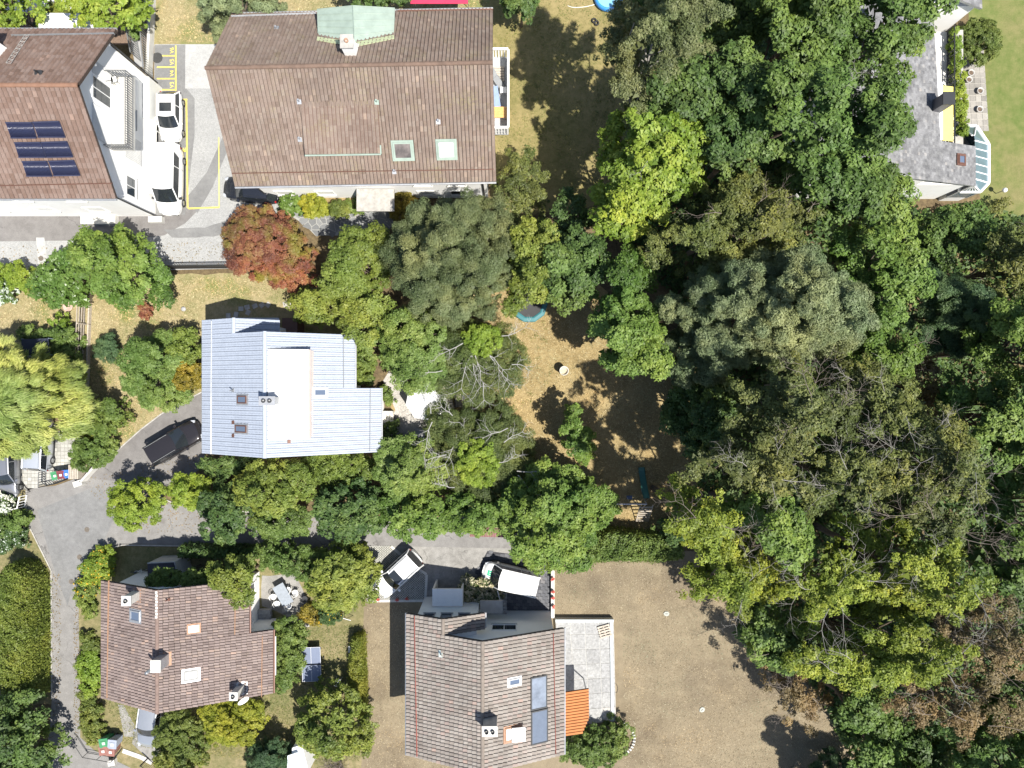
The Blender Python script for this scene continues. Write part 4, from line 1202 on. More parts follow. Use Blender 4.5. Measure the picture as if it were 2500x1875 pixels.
# neighbouring wing at the top edge
hG = House("slate_wing", "small grey-roofed wing with white wall at the top right edge", (35.5, 29.5, 0), T_F, 'slate', .012)
plG = hG.slope(V3(31.0, 32.5, 6.0), V3(31.0, 28.4, 6.0), V3(35.2, 28.1, 4.4), V3(35.0, 32.5, 4.4), .3, .3)
hG.slope(V3(31.0, 32.5, 6.0), V3(31.0, 28.4, 6.0), V3(27.5, 28.4, 4.6), V3(27.5, 32.5, 4.6), .3, .3)
hG.finish(150, M_ZINC)
m = MB(); m.box((31.6, 30.6, 2.1), (6.6, 4.4, 4.2)); hG.part(m, "wall", M_WHITEWALL)
# ------------------------------------------------------------------ vehicles
def paint(name, col, metal=.0, rough=.3):
    return plain(name, col, rough, metal, var=.03, scale=1.0, coat=.6)

def interp(tab, x):
    for (x0, y0), (x1, y1) in zip(tab, tab[1:]):
        if x <= x1:
            t = 0 if x1 == x0 else (x - x0) / (x1 - x0)
            t = t * t * (3 - 2 * t) * .5 + t * .5
            return y0 + (y1 - y0) * t
    return tab[-1][1]

def make_car(name, label, px, py, head, L, W, H, body, kind='hatch', roofmat=None, sunroof=False, rails=False, group="parked cars", cat="car", glass=None):
    """x forward. head = heading in degrees (0 = +X)"""
    loc = P(px, py, .7); loc.z = 0.016
    t = thing(name, label, cat, loc, R(head), group)
    h = L / 2
    if kind == 'van':
        deck = [(-h, .95), (-h * .97, 1.12), (-h * .6, 1.14), (h * .45, 1.12), (h * .62, 1.06), (h * .85, .92), (h, .62)]
        cab = dict(r0=-h * .985, r1=-h * .955, f1=h * .34, f0=h * .64, belt=1.08)
    elif kind == 'hatch':
        deck = [(-h, .62), (-h * .96, .86), (-h * .7, .95), (h * .25, .93), (h * .5, .90), (h * .85, .76), (h, .52)]
        cab = dict(r0=-h * .93, r1=-h * .72, f1=h * .10, f0=h * .45, belt=.90)
    else:  # estate / suv
        deck = [(-h, .62), (-h * .97, .90), (-h * .7, .99), (h * .25, .98), (h * .5, .95), (h * .85, .82), (h, .55)]
        cab = dict(r0=-h * .95, r1=-h * .84, f1=h * .10, f0=h * .42, belt=.95)
    sc = H / (1.95 if kind == 'van' else 1.5 if kind == 'hatch' else 1.6)
    wtab = [(-h, W * .34), (-h * .95, W * .44), (-h * .78, W * .49), (0, W * .5), (h * .6, W * .495), (h * .86, W * .455), (h * .96, W * .38), (h, W * .27)]
    xs = [-h, -h * .985, -h * .95, -h * .85, -h * .7, -h * .5, -h * .25, 0, h * .25, h * .45, h * .6, h * .75, h * .86, h * .93, h * .975, h]
    m = MB()
    prof = lambda w, z: [(-w * .90, .22), (-w, .42), (-w * 1.0, z * .72), (-w * .965, z * .93), (-w * .86, z), (-w * .4, z * 1.012), (0, z * 1.018),
                         (w * .4, z * 1.012), (w * .86, z), (w * .965, z * .93), (w, z * .72), (w, .42), (w * .90, .22)]
    vs = []; n = 13
    for x in xs:
        w, z = interp(wtab, x), interp(deck, x) * sc
        bow = 0.0
        for y, zz in prof(w, z):
            vs.append((x - (abs(y) / (W / 2)) ** 2 * .10 * (1 if x > h * .8 else -1 if x < -h * .9 else 0), y, zz))
    fs = [(i * n + k, i * n + k + 1, (i + 1) * n + k + 1, (i + 1) * n + k) for i in range(len(xs) - 1) for k in range(n - 1)]
    fs += [tuple(range(n)), tuple((len(xs) - 1) * n + k for k in range(n - 1, -1, -1))]
    m.add(vs, fs)
    b = m.build("body", body, t, None, True)
    # greenhouse
    bw, tw = W * .462, W * (.40 if kind != 'van' else .43)
    zb, zt = cab['belt'] * sc - .02, H - .05
    r0, r1, f1, f0 = cab['r0'], cab['r1'], cab['f1'], cab['f0']
    gl = glass or plain("car_glass", (.018, .022, .026), .04, var=0, spec=.8)
    def quadgrid(name_, A, B, C, D, bulge, nrm, mat, nu=6, nv=3):
        vs = []; A, B, C, D = map(Vector, (A, B, C, D)); nrm = Vector(nrm)
        for j in range(nv + 1):
            for i in range(nu + 1):
                u, v = i / nu, j / nv
                p = A.lerp(B, u).lerp(D.lerp(C, u), v) + nrm * bulge * (1 - (2 * u - 1) ** 2)
                vs.append(p)
        mm = MB(); mm.add(vs, [(j * (nu + 1) + i, j * (nu + 1) + i + 1, (j + 1) * (nu + 1) + i + 1, (j + 1) * (nu + 1) + i) for j in range(nv) for i in range(nu)])
        return mm.build(name_, mat, t, None, True)
    quadgrid("windscreen", (f0, -bw, zb), (f0, bw, zb), (f1, tw, zt), (f1, -tw, zt), .12, (1, 0, .3), gl)
    quadgrid("rear_window", (r0, bw, zb), (r0, -bw, zb), (r1, -tw, zt), (r1, tw, zt), .05, (-1, 0, .2), gl)
    for s in (-1, 1):
        nn = "side_window"
        quadgrid(nn, (r0 + .02, s * bw, zb), (f0, s * bw, zb), (f1, s * tw, zt), (r1, s * tw, zt), .02, (0, s, 0), gl if kind != 'van' or True else body)
    # roof panel, gently crowned
    vs = []; nu, nv = 8, 6
    for j in range(nv + 1):
        for i in range(nu + 1):
            u, v = i / nu, j / nv
            x = r1 + (f1 - r1) * u; y = (v * 2 - 1) * tw
            bulgef = .12 * (1 - (2 * v - 1) ** 2) if u > .85 else 0
            z = zt + .05 * (1 - (2 * v - 1) ** 2) * 1.0 + .03 * (1 - (2 * u - 1) ** 2)
            vs.append((x + (.12 * (1 - (2 * v - 1) ** 2) * max(0, (u - .5) * 2)), y, z))
    mm = MB(); mm.add(vs, [(j * (nu + 1) + i, j * (nu + 1) + i + 1, (j + 1) * (nu + 1) + i + 1, (j + 1) * (nu + 1) + i) for j in range(nv) for i in range(nu)])
    rf = mm.build("roof", roofmat or body, t, None, True)
    mm = MB()
    for s in (-1, 1):
        mm.tube([(f0 + .03, s * (bw + .005), zb), (f1 + .01, s * (tw + .005), zt + .005)], [.045, .05], 6)
        mm.tube([(r0, s * (bw + .005), zb), (r1, s * (tw + .005), zt + .005)], [.07, .06], 6)
        mm.tube([(f1, s * (tw + .008), zt + .005), (r1, s * (tw + .008), zt + .005)], .045, 6)
        xm = (f1 + r1) / 2
        mm.tube([(xm, s * (bw + .01), zb), (xm, s * (tw + .012), zt)], .035, 5)
        mm.tube([(f0, s * (bw + .01), zb + .005), (r0, s * (bw + .01), zb + .005)], .03, 5)
    mm.build("pillar", body, t)
    if kind == 'van':
        mm = MB()
        for s in (-1, 1):
            q = [(r0 + .03, s * (bw + .012), zb + .02), (r1 + (f1 - r1) * .30, s * (bw + .012), zb + .02), (r1 + (f1 - r1) * .30, s * (tw + .014), zt - .03), (r1 + .04, s * (tw + .014), zt - .03)]
            mm.add(q, [(0, 1, 2, 3)])
        mm.build("side_panel", body, t)
    if sunroof:
        mm = MB(); mm.box((r1 + (f1 - r1) * .62, 0, zt + .083), ((f1 - r1) * .42, tw * 1.35, .02)); mm.build("sunroof", gl, rf)
    if rails:
        for s in (-1, 1):
            mm = MB(); mm.tube([(r1 + .1, s * tw * .93, zt + .05), (r1 + .2, s * tw * .93, zt + .12), (f1 - .2, s * tw * .93, zt + .12), (f1 - .1, s * tw * .93, zt + .05)], .022, 6); mm.build("roof_rail", M_GREYMETAL, rf)
    # wheels
    wr = .32 * (1.05 if kind != 'hatch' else 1.0)
    for x in (-h * .60, h * .62):
        for s in (-1, 1):
            y = s * (W * .5 - .10)
            mm = MB(); mm.lathe([(wr * .62, -.10), (wr * .95, -.11), (wr, -.06), (wr, .06), (wr * .95, .11), (wr * .62, .10), (wr * .62, -.10)], 20)
            ty = mm.build("wheel", M_RUBBER, t, None, True); ty.location = (x, y, wr - .01); ty.rotation_euler = (R(90), 0, 0)
            mm = MB(); mm.lathe([(0.001, -.09 * s), (wr * .2, -.10 * s), (wr * .62, -.07 * s)], 16)
            for k in range(5): mm.box((math.cos(k * 1.2566) * wr * .33, math.sin(k * 1.2566) * wr * .33, -.10 * s), (wr * .55, .05, .02), k * 1.2566)
            mm.build("rim", M_GREYMETAL, ty)
    # lights, mirrors, bumper strip, plates
    hl = plain("headlight_glass", (.55, .57, .6), .08, .3, var=.05, spec=.9); tl = plain("taillight_red", (.35, .01, .01), .2, var=.05)
    for s in (-1, 1):
        mm = MB(); mm.box((h * .895, s * W * .365, .66 * sc), (.30, .20, .12), R(-28 * s)); mm.build("headlight", hl, t)
        mm = MB(); mm.box((-h * .945, s * W * .405, .74 * sc), (.10, .14, .18), R(14 * s)); mm.build("taillight", tl, t)
        mm = MB(); mm.box((f0 - .22, s * (W * .5 + .10), zb + .04), (.16, .22, .14), R(10 * s)); mm.build("wing_mirror", body if kind != 'van' else M_BLACKPLASTIC, t)
    mm = MB()
    for s in (-1, 1):
        for xd in ((f1 + f0) / 2 - .1, (f1 + r1) / 2, r1 + .15):
            w_ = interp(wtab, xd) ; z_ = interp(deck, xd) * sc
            mm.tube([(xd, s * w_ * 1.004, .34), (xd, s * w_ * 1.006, z_ * .72), (xd, s * w_ * .972, z_ * .94)], .010, 4)
        mm.tube([(h * .55, s * interp(wtab, h * .55) * 1.006, .30), (0, s * W * .503, .30), (-h * .55, s * interp(wtab, -h * .55) * 1.006, .30)], .035, 5)
    mm.build("door_seam", M_BLACKPLASTIC, t)
    mm = MB()
    for s in (-1, 1): mm.tube([(f1 - .05, s * tw * .86, zt + .055), ((f1 + r1) / 2, s * tw * .86, zt + .075), (r1 + .05, s * tw * .86, zt + .055)], .008, 4)
    mm.build("roof_channel", M_BLACKPLASTIC, rf)
    mm = MB(); mm.box((-h * .985, 0, .62 * sc), (.03, .5, .12)); mm.build("number_plate", M_OFFWHITE, t)
    mm = MB(); mm.box((h * .965, 0, .38), (.10, W * .62, .16)); mm.build("grille", M_BLACKPLASTIC, t)
    mm = MB()
    for s in (-1, 1): mm.tube([(f0 + .06, s * .2 + .1, zb + .03), (f0 - .12, s * .2 - .32, zb + .17)], .012, 4)
    mm.build("wiper", M_BLACKPLASTIC, t)
    mm = MB()
    for x in (h * .47,): mm.tube([(x + .06, -W * .42, interp(deck, x) * sc * 1.004), (x + .1, 0, interp(deck, x) * sc * 1.02), (x + .06, W * .42, interp(deck, x) * sc * 1.004)], .008, 4)
    mm.build("bonnet_gap", M_BLACKPLASTIC, t)
    return t

PW = paint("car_white", (.74, .74, .73))
PBR = paint("car_dark_brown", (.028, .025, .027), .3, .14)
PSI = paint("car_silver", (.42, .44, .47), .6, .28)
PGR = paint("car_grey", (.30, .31, .34), .6, .28)
PBK = paint("car_black", (.022, .025, .034), .3, .2)
make_car("parked_car", "white hatchback with black glass sunroof beside the yellow parking lines", 416, 284, -90, 4.05, 1.76, 1.48, PW, 'hatch', sunroof=True)
v = make_car("van", "white minibus van with dark side windows parked against the gable wall", 415, 441, -91, 5.5, 1.95, 1.97, PW, 'van', rails=False, group="vans", cat="van")
make_car("parked_car", "black car half hidden under the eaves of the long brown roof", 612, 464, 173, 4.5, 1.82, 1.46, PBK, 'hatch')
make_car("parked_car", "dark brown estate car on the driveway of the blue-roofed house", 426, 1080, 31, 4.75, 1.86, 1.55, PBR, 'suv', rails=True)
make_car("parked_car", "silver people carrier partly under the willow on the paved courtyard", 97, 1084, 87, 4.4, 1.78, 1.62, paint("car_pale_silver", (.55, .58, .63), .5, .28), 'suv')
make_car("parked_car", "grey saloon at the left edge of the courtyard beside the white flowers", 14, 1148, -88, 4.6, 1.82, 1.46, PGR, 'hatch')
make_car("parked_car", "silver car emerging from under the rosy-brown roof onto its short drive", 367, 1761, -98, 4.3, 1.76, 1.46, PSI, 'hatch')
make_car("parked_car", "white sport utility car with small sunroof on the grass-grid parking", 971, 1401, -137, 4.35, 1.84, 1.62, PW, 'suv', sunroof=False, rails=True)
car_suv = [o for o in COL.objects if o.get("label", "").startswith("white sport utility")][0]
rf = [c for c in car_suv.children if c.name.startswith("roof")][0]
mm = MB(); mm.box((.0, 0, 1.66), (.62, 1.0, .02)); mm.build("sunroof", MATS["car_glass"], rf)
van2 = make_car("van", "white delivery van with green logo on its bonnet and driver door open", 1246, 1410, 167, 4.6, 1.85, 1.86, PW, 'van', group="vans", cat="van")
mm = MB(); mm.box((.62, .93 + .45, .95), (.06, .95, .75), R(28)); mm.box((.62, .93 + .45, 1.42), (.05, .85, .30), R(28))
dr = mm.build("open_door", PW, van2)
mg = plain("logo_green", (.02, .42, .22), .5, var=0)
mm = MB()
for k in range(3): mm.box((1.62 + 0, -.20 + k * .16, .99 - 0), (.40, .10, .012), 0, 0, R(14))
mm.box((1.82, -.04, .942), (.10, .42, .012), 0, 0, R(14))
mm.build("logo", mg, van2)

# ------------------------------------------------------------------ garden and street things
def wheelie_bin(px, py, col, rz, label, open_=False, sz=1.0):
    p = P(px, py, .8); p.z = .012
    t = thing("wheeled_bin", label, "bin", p, R(rz), "wheeled bins")
    m = MB(); w0, w1, hh = .22 * sz, .28 * sz, .9 * sz
    m.add([(-w0, -w0, .06), (w0, -w0, .06), (w0, w0, .06), (-w0, w0, .06), (-w1, -w1, hh), (w1, -w1, hh), (w1, w1, hh), (-w1, w1, hh)],
          [(3, 2, 1, 0), (0, 1, 5, 4), (1, 2, 6, 5), (2, 3, 7, 6), (3, 0, 4, 7), (4, 5, 6, 7)])
    m.build("body", col, t)
    m = MB(); m.box((0, -.02, hh + .035), (w1 * 2 + .06, w1 * 2 + .1, .06), 0, R(4)); m.box((0, -.05, hh + .075), (w1 * 1.4, w1 * 1.2, .03), 0, R(4)); ld = m.build("lid", col, t)
    m = MB(); m.box((0.02, -.05, hh + .094), (w1 * .7, w1 * .6, .006), 0, R(4)); m.build("sticker", M_OFFWHITE, ld)
    m = MB(); m.tube([(-w1 * .8, w1 + .08, hh - .04), (w1 * .8, w1 + .08, hh - .04)], .02, 6); m.build("handle", M_BLACKPLASTIC, t)
    for s in (-1, 1):
        m = MB(); m.cyl((s * .2 - .03, w0 + .04, .1), .1, .06, 12, axis='X'); m.build("wheel", M_RUBBER, t)
BG, BR_, BB, BBr, BGy = (plain("bin_green", (.05, .22, .10), .5, var=.1), plain("bin_maroon", (.16, .04, .05), .5, var=.1), plain("bin_blue", (.05, .16, .55), .5, var=.1),
                        plain("bin_brown", (.24, .11, .09), .6, var=.12), plain("bin_grey", (.28, .31, .38), .5, var=.1))
wheelie_bin(137, 1160, BG, 12, "green wheeled bin at the left of the row behind the courtyard railing")
wheelie_bin(151, 1158, BR_, 6, "maroon wheeled bin between the green and the blue bin")
wheelie_bin(165, 1156, BB, 4, "blue wheeled bin in the courtyard bin row")
wheelie_bin(180, 1153, plain("bin_dark", (.07, .06, .06), .6, var=.2), 0, "dark box bin next to the wooden slat fence")
wheelie_bin(258, 1809, BG, 8, "green wheeled bin with white sticker on the verge by the gate", sz=1.15)
wheelie_bin(279, 1812, BGy, -6, "grey-blue wheeled bin right of the green one by the gate", sz=1.15)
wheelie_bin(256, 1829, BBr, 5, "left of the two brown bins behind the wire fence", sz=1.1)
wheelie_bin(274, 1831, BBr, -4, "right of the two brown bins behind the wire fence", sz=1.1)

def fence(name, label, pts, z1, pitch, r, mat, cat="fence", post=None, rails=True, flat=False, z0=.05):
    ps = [P(x, y, 0) for x, y in pts]
    t = thing(name, label, cat, ps[0], 0)
    for a, b in zip(ps, ps[1:]):
        picket_row(t, ps[0], a, b, z0, z1, pitch, r, mat, "picket", rails, flat)
    if post:
        for p in ps:
            m = MB(); m.box((p.x, p.y, (z1 + .1) / 2), (post, post, z1 + .1)); m.build("post", mat, t, ps[0])
    return t
fence("metal_fence", "black metal picket fence between the gravel yard and the dry lawn", [(378, 657), (590, 654)], 1.45, .2, .028, M_DARKMETAL, post=.08)
fence("metal_railing", "black metal railing beside the row of courtyard bins", [(114, 1150), (113, 1186), (140, 1180), (176, 1166)], .95, .18, .024, M_DARKMETAL)
fence("metal_railing", "black railing section by the silver car on the courtyard", [(126, 1136), (140, 1146)], .95, .2, .014, M_DARKMETAL)
fence("metal_gate", "open black metal gate leaf at the courtyard entrance", [(56, 1176), (75, 1200)], 1.1, .14, .014, M_DARKMETAL, "gate")
fence("white_railing", "white slatted railing along the corner below the grey saloon", [(30, 1243), (62, 1236), (68, 1208)], .95, .2, .03, M_WHITE, flat=True)
fence("metal_railing", "grey slatted railing along the north-east edge of the apartment house plot", [(352, -20), (366, 90), (374, 188)], 1.5, .2, .03, M_GREYMETAL)
fence("metal_railing", "grey bar railing at the stair beside the apartment gable", [(334, 92), (345, 150)], 1.6, .2, .03, M_GREYMETAL)
m = MB(); a, b = P(369, -20, 0), P(379, 190, 0)
m.box(((a.x + b.x) / 2, (a.y + b.y) / 2, .35), (.22, (a - b).length, .7), math.atan2(a.x - b.x, b.y - a.y) * -1)
props(m.build("boundary_wall", M_CONCL), "low pale boundary wall beside the slatted railing and parking bays", "wall")
# wooden post and rail fence
ps = [P(x, y, 0) for x, y in ((216, 690), (213, 740), (211, 792), (209, 845), (208, 895), (206, 950), (205, 1010), (203, 1065))]
t = thing("wooden_fence", "weathered wooden rail fence between the two west gardens", "fence", ps[0])
for p in ps:
    m = MB(); m.box((p.x, p.y, .6), (.1, .1, 1.2)); m.build("post", M_GREYWOOD, t, ps[0])
for a, b in zip(ps, ps[1:]):
    for z in (.25, .55, .85, 1.15):
        m = MB(); d = b - a; c = (a + b) / 2; m.box((c.x - .06, c.y, z), (.035, d.length, .11), math.atan2(d.y, d.x) - R(90)); m.build("rail", M_GREYWOOD, t, ps[0])
for a, b in zip(ps, ps[1:]):
    m = MB(); d = b - a; c = (a + b) / 2; m.box((c.x + .35, c.y, .18), (.10, d.length - .05, .36), math.atan2(d.y, d.x) - R(90)); m.build("edging_board", M_GREYWOOD, t, ps[0])
# slat fence end and stone steps by the drive
t = thing("slat_fence", "short wooden slat screen at the end of the bin row", "fence", P(198, 1150, 0))
for k in range(6):
    p = P(190 + k * 4, 1148, 0); m = MB(); m.box((p.x, p.y, .55), (.09, 1.15, 1.1)); m.build("slat", M_GREYWOOD, t, t.location)
t = thing("stone_bench", "pale stone parapet steps at the drive corner", "steps", P(225, 1160, 0), 0)
for k in range(4):
    p = P(213 + k * 5 , 1158 - k * 1.5, 0); m = MB(); m.box((p.x, p.y, .12 + .09 * k), (.16, 1.7, .24 + .18 * k), R(-42)); m.build("step", M_CONCL, t, t.location)
p = P(200, 1178, 0); m = MB(); m.box((p.x, p.y, .3), (.7, .45, .6), R(20)); m.build("end_block", M_CONCL, t, t.location)
# wire fence and gate at the south-west corner
fence("wire_fence", "thin grey wire fence in front of the brown bins", [(190, 1796), (216, 1836), (250, 1842), (284, 1848), (300, 1826)], .8, .9, .015, M_DARKMETAL)
p = P(279, 1856, 0); m = MB(); m.box((0, 0, .2), (.5, .4, .4), R(10)); m.box((0, 0, .42), (.55, .45, .05), R(10)); o = m.build("stone_block", M_CONCL); o.location = p
props(o, "pale stone block at the foot of the wire fence", "stone")
t = thing("metal_gate", "black garden gate leaf beside the short drive", "gate", P(364, 1852, 0), R(-40))
m = MB()
for k in range(7): m.box((k * .13, 0, .6), (.02, .02, 1.1))
m.box((.4, 0, .08), (.95, .03, .04)); m.box((.4, 0, 1.15), (.95, .03, .04)); m.build("bars", M_DARKMETAL, t)
m = MB(); m.box((-.1, 0, .6), (.1, .1, 1.2)); m.build("post", M_DARKMETAL, t)
o = sheet("front_path", [(288, 1720), (302, 1722), (328, 1770), (325, 1800), (303, 1798), (296, 1762)], .012, G_CONCR)
sheet("short_drive", [(322, 1815), (340, 1735), (410, 1735), (392, 1830), (372, 1862)], .014, G_CONCR)

# table-tennis table
t = thing("table_tennis_table", "blue table tennis table on the lawn", "table", P(760, 1622, .76) * Vector((1, 1, 0)) if False else Vector((P(760, 1622, .76).x, P(760, 1622, .76).y, .006)), R(2))
for s in (-1, 1):
    m = MB(); m.box((0, s * .69, .745), (1.525, 1.36, .03)); tt = m.build("tabletop", plain("table_blue", (.15, .18, .26), .5, var=.06), t)
    m = MB(); m.box((0, s * .69, .763), (.02, 1.36, .004)); m.box((.752, s * .69, .763), (.02, 1.36, .0042)); m.box((-.752, s * .69, .763), (.02, 1.36, .0042)); m.box((0, s * 1.36, .763), (1.48, .02, .0038)); m.build("line", M_WHITE, tt)
    for q in (-1, 1):
        m = MB(); m.box((q * .6, s * 1.0, .37), (.05, .05, .73)); m.build("leg", M_DARKMETAL, t)
m = MB(); m.box((0, 0, .84), (1.75, .015, .15)); m.build("net", M_DARKMETAL, t)
for q in (-1, 1):
    m = MB(); m.cyl((q * .8, .25, .09), .09, .05, 12, axis='X'); m.build("wheel", M_RUBBER, t)

# dining table and chairs on the paved corner
def chair(px, py, rz, mat, label, name="garden_chair"):
    p = P(px, py, .45); p.z = .016
    t = thing(name, label, "chair", p, R(rz), "garden chairs")
    m = MB(); m.prism([Vector((.24 * math.cos(k * .785), .24 * math.sin(k * .785), .42)) for k in range(8)], 0, .03); m.build("seat", mat, t)
    m = MB()
    pts = [Vector((-.26 * math.cos(a), .28 * math.sin(a), .80 - .12 * abs(math.sin(a)))) for a in [(-1.3 + k * .325) for k in range(9)]]
    m.tube(pts, .022, 6)
    for k in (1, 3, 4, 5, 7): m.tube([pts[k], (pts[k].x * .8, pts[k].y * .8, .44)], .016, 5)
    m.build("backrest", mat, t)
    for x, y in ((.18, .18), (.18, -.18), (-.18, .18), (-.18, -.18)):
        m = MB(); m.tube([(x, y, .43), (x * 1.25, y * 1.25, 0)], .018, 6); m.build("leg", mat, t)
    return t
p = P(691, 1452, .74); p.z = .016
t = thing("garden_table", "grey rectangular garden table on the paved corner", "table", p, R(-60))
m = MB(); m.box((0, 0, .725), (1.75, .95, .04)); m.build("tabletop", plain("table_grey", (.26, .29, .33), .5, var=.15, scale=6), t)
for x in (-.78, .78):
    for y in (-.4, .4):
        m = MB(); m.box((x, y, .35), (.05, .05, .7)); m.build("leg", M_DARKMETAL, t)
chair(705, 1480, 62, M_WHITE, "white round-backed garden chair at the near end of the grey table")
chair(668, 1457, -28, M_WHITE, "white garden chair on the left side of the grey table, upper one")
chair(677, 1474, -28, M_WHITE, "white garden chair on the left side of the grey table, lower one")
chair(704, 1440, 150, M_WHITE, "white garden chair on the right side of the grey table")
chair(721, 1447, 100, M_WHITE, "white garden chair standing apart beside the shrub")
chair(744, 1462, 20, M_DARKMETAL, "dark garden chair half under the shrub by the paved corner")
chair(825, 1664, 80, M_OFFWHITE, "pale chair with dark seat on the lawn below the table tennis table")
pv = sheet("paved_corner", wob([(640, 1405), (720, 1400), (750, 1470), (745, 1520), (690, 1500), (640, 1480)], 3, 20, 41), .012, G_CONCR)
for k in range(4):
    p = P(712 + k * 7, 1490 + k * 12, 0); m = MB(); m.box((p.x, p.y, .03), (1.5, .32, .03), R(2)); m.build("step_slab", M_CONC, pv)
st = thing("garden_steps", "shaded stone steps beside the white wall of the rosy-roofed house", "steps", P(650, 1520, 0))
for k in range(6):
    p = P(646 + (k % 2), 1490 + k * 9, 0); m = MB(); m.box((p.x, p.y, .04 + .035 * (5 - k)), (1.2, .32, .08 + .07 * (5 - k))); m.build("step", M_STONE, st, st.location)

# small lawn things
def small(name, label, cat, px, py, z, build, rz=0, group=None):
    p = P(px, py, z); p.z = .012
    t = thing(name, label, cat, p, R(rz), group)
    build(t)
    return t
def b_stool(t):
    m = MB(); m.box((0, 0, .32), (.36, .5, .04)); m.build("seat", M_OFFWHITE, t)
    for x in (-.15, .15):
        for y in (-.2, .2):
            m = MB(); m.box((x, y, .15), (.04, .04, .3)); m.build("leg", M_OFFWHITE, t)
small("garden_stool", "small white stool on the lawn near the conifer hedge", "stool", 856, 1585, .3, b_stool)
def b_tripod(t):
    for a in (0, 2.1, 4.2):
        m = MB(); m.tube([(0, 0, .75), (.45 * math.cos(a), .45 * math.sin(a), 0)], .02, 6); m.build("leg", M_DARKMETAL, t)
    m = MB(); m.tube([(-.45, .12, .75), (.45, -.12, .78)], .03, 8); m.build("bar", M_WHITE, t)
small("clothes_airer", "white-barred metal stand on the lawn beside the rose bush", "stand", 845, 1508, .5, b_tripod)
def b_bin(t):
    m = MB(); m.lathe([(.27, 0), (.30, .02), (.36, .95), (.38, .96), (.33, .95), (.26, .1), (.001, .08)], 24); m.build("barrel", plain("pale_mesh", (.55, .53, .48), .6, var=.1), t, None, True)
    m = MB(); m.lathe([(.001, .72), (.33, .72)], 20); m.build("contents", plain("garden_waste", (.42, .36, .26), .9, var=.3, scale=8), t)
small("garden_barrel", "round pale barrel alone on the golden lawn", "barrel", 1377, 905, .9, b_bin)
def b_pot(t):
    m = MB(); m.lathe([(.001, .0), (.22, .0), (.34, .34), (.37, .36), (.37, .42), (.31, .42), (.29, .3), (.001, .28)], 20); m.build("pot", plain("stone_pot", (.46, .45, .43), .8, var=.15, scale=5), t, None, True)
    m = MB(); m.lathe([(.001, .31), (.27, .3)], 16); m.build("soil", M_SOIL, t)
for x, y, l in ((1641, 973, "upper of the two pale stone pots in the tree shade"), (1629, 1003, "lower of the two pale stone pots in the tree shade")):
    small("stone_pot", l, "pot", x, y, .2, b_pot, 0, "stone pots")
for x, y, l in ((2370, 178, "dark pot on the patio nearest the round topiary"), (2365, 195, "reddish pot on the patio edge"), (2392, 222, "pot with yellow plant on the patio edge"), (2391, 267, "white pot on the patio edge")):
    small("patio_pot", l, "pot", x, y, .2, b_pot, 0, "patio pots").scale = (.7, .7, .7)
def b_slab(t):
    m = MB(); m.prism([Vector((.24 * math.cos(k * .9 + .2) * (1 + .1 * (k % 2)), .2 * math.sin(k * .9 + .2), 0)) for k in range(7)], 0, .06); m.build("cover", plain("pale_cover", (.36, .37, .33), .8, var=.2, scale=5), t)
    m = MB(); m.tube([(-.1, 0, .06), (-.1, 0, .09), (.1, 0, .09), (.1, 0, .06)], .012, 5); m.build("handle", M_GREYMETAL, t)
small("drain_cover", "pale greenish shaft cover in the upper part of the tan lawn", "cover", 1627, 1498, 0, b_slab)
small("drain_cover", "white shaft cover in the middle of the tan lawn", "cover", 1714, 1732, 0, b_slab, 40)

# trampoline
p = P(1292, 742, .9); p.z = .006
t = thing("trampoline", "round trampoline with teal edge padding under the trees", "trampoline", p)
m = MB(); m.lathe([(.001, .76), (.5, .755), (1.1, .78)], 24); m.build("mat", M_BLACKPLASTIC, t, None, True)
m = MB(); m.lathe([(1.08, .80), (1.2, .84), (1.45, .82), (1.5, .74), (1.45, .72), (1.08, .77)], 10); m.build("padding", plain("teal_vinyl", (.035, .16, .18), .5, var=.1), t)
for k in range(8):
    a = k * math.pi / 4
    m = MB(); m.tube([(1.42 * math.cos(a), 1.42 * math.sin(a), 0), (1.42 * math.cos(a), 1.42 * math.sin(a), .74)], .025, 6); m.build("leg", M_GREYMETAL, t)
for k in range(5):
    a = .3 + k * math.pi / 4
    m = MB(); m.tube([(1.46 * math.cos(a), 1.46 * math.sin(a), .7), (1.46 * math.cos(a), 1.46 * math.sin(a), 2.4)], .03, 6); m.build("net_pole", M_BLACKPLASTIC, t)
m = MB(); m.tube([(1.46 * math.cos(.3 + k * .157), 1.46 * math.sin(.3 + k * .157), 2.38) for k in range(21)], .02, 5); m.build("net_rim", M_BLACKPLASTIC, t)

# swing frame, climbing net and slide in the shade
p = P(1540, 1230, 2.0); p.z = .006
t = thing("swing_frame", "metal swing frame with two seats in the tree shade", "swing")
t.location = p
m = MB(); m.tube([(-1.35, 0, 2.1), (1.25, 0, 2.1)], .05, 8); m.build("crossbar", plain("pale_steel", (.45, .45, .47), .4, .4, var=.1), t)
for x in (-1.3, 1.2):
    for s in (-1, 1):
        m = MB(); m.tube([(x, 0, 2.1), (x, s * .8, 0)], .04, 6); m.build("leg", MATS["pale_steel"], t)
for x in (-.95, .15):
    m = MB(); m.box((x, .25, .5), (.45, .3, .05)); sw_ = m.build("swing_seat", plain("seat_blue", (.05, .08, .16), .5, var=.1), t)
    for s in (-1, 1):
        m = MB(); m.tube([(x + s * .2, .25, .52), (x + s * .2, 0, 2.08)], .012, 4); m.build("rope", M_OFFWHITE, sw_)
p = P(1572, 1250, .8); p.z = .006
t = thing("climbing_ladder", "slatted climbing ladder beside the swing frame", "ladder", p)
for s in (-1, 1):
    m = MB(); m.tube([(s * .5, -.9, .05), (s * .5, .75, 1.9)], .04, 6); m.build("stringer", M_GREYWOOD, t)
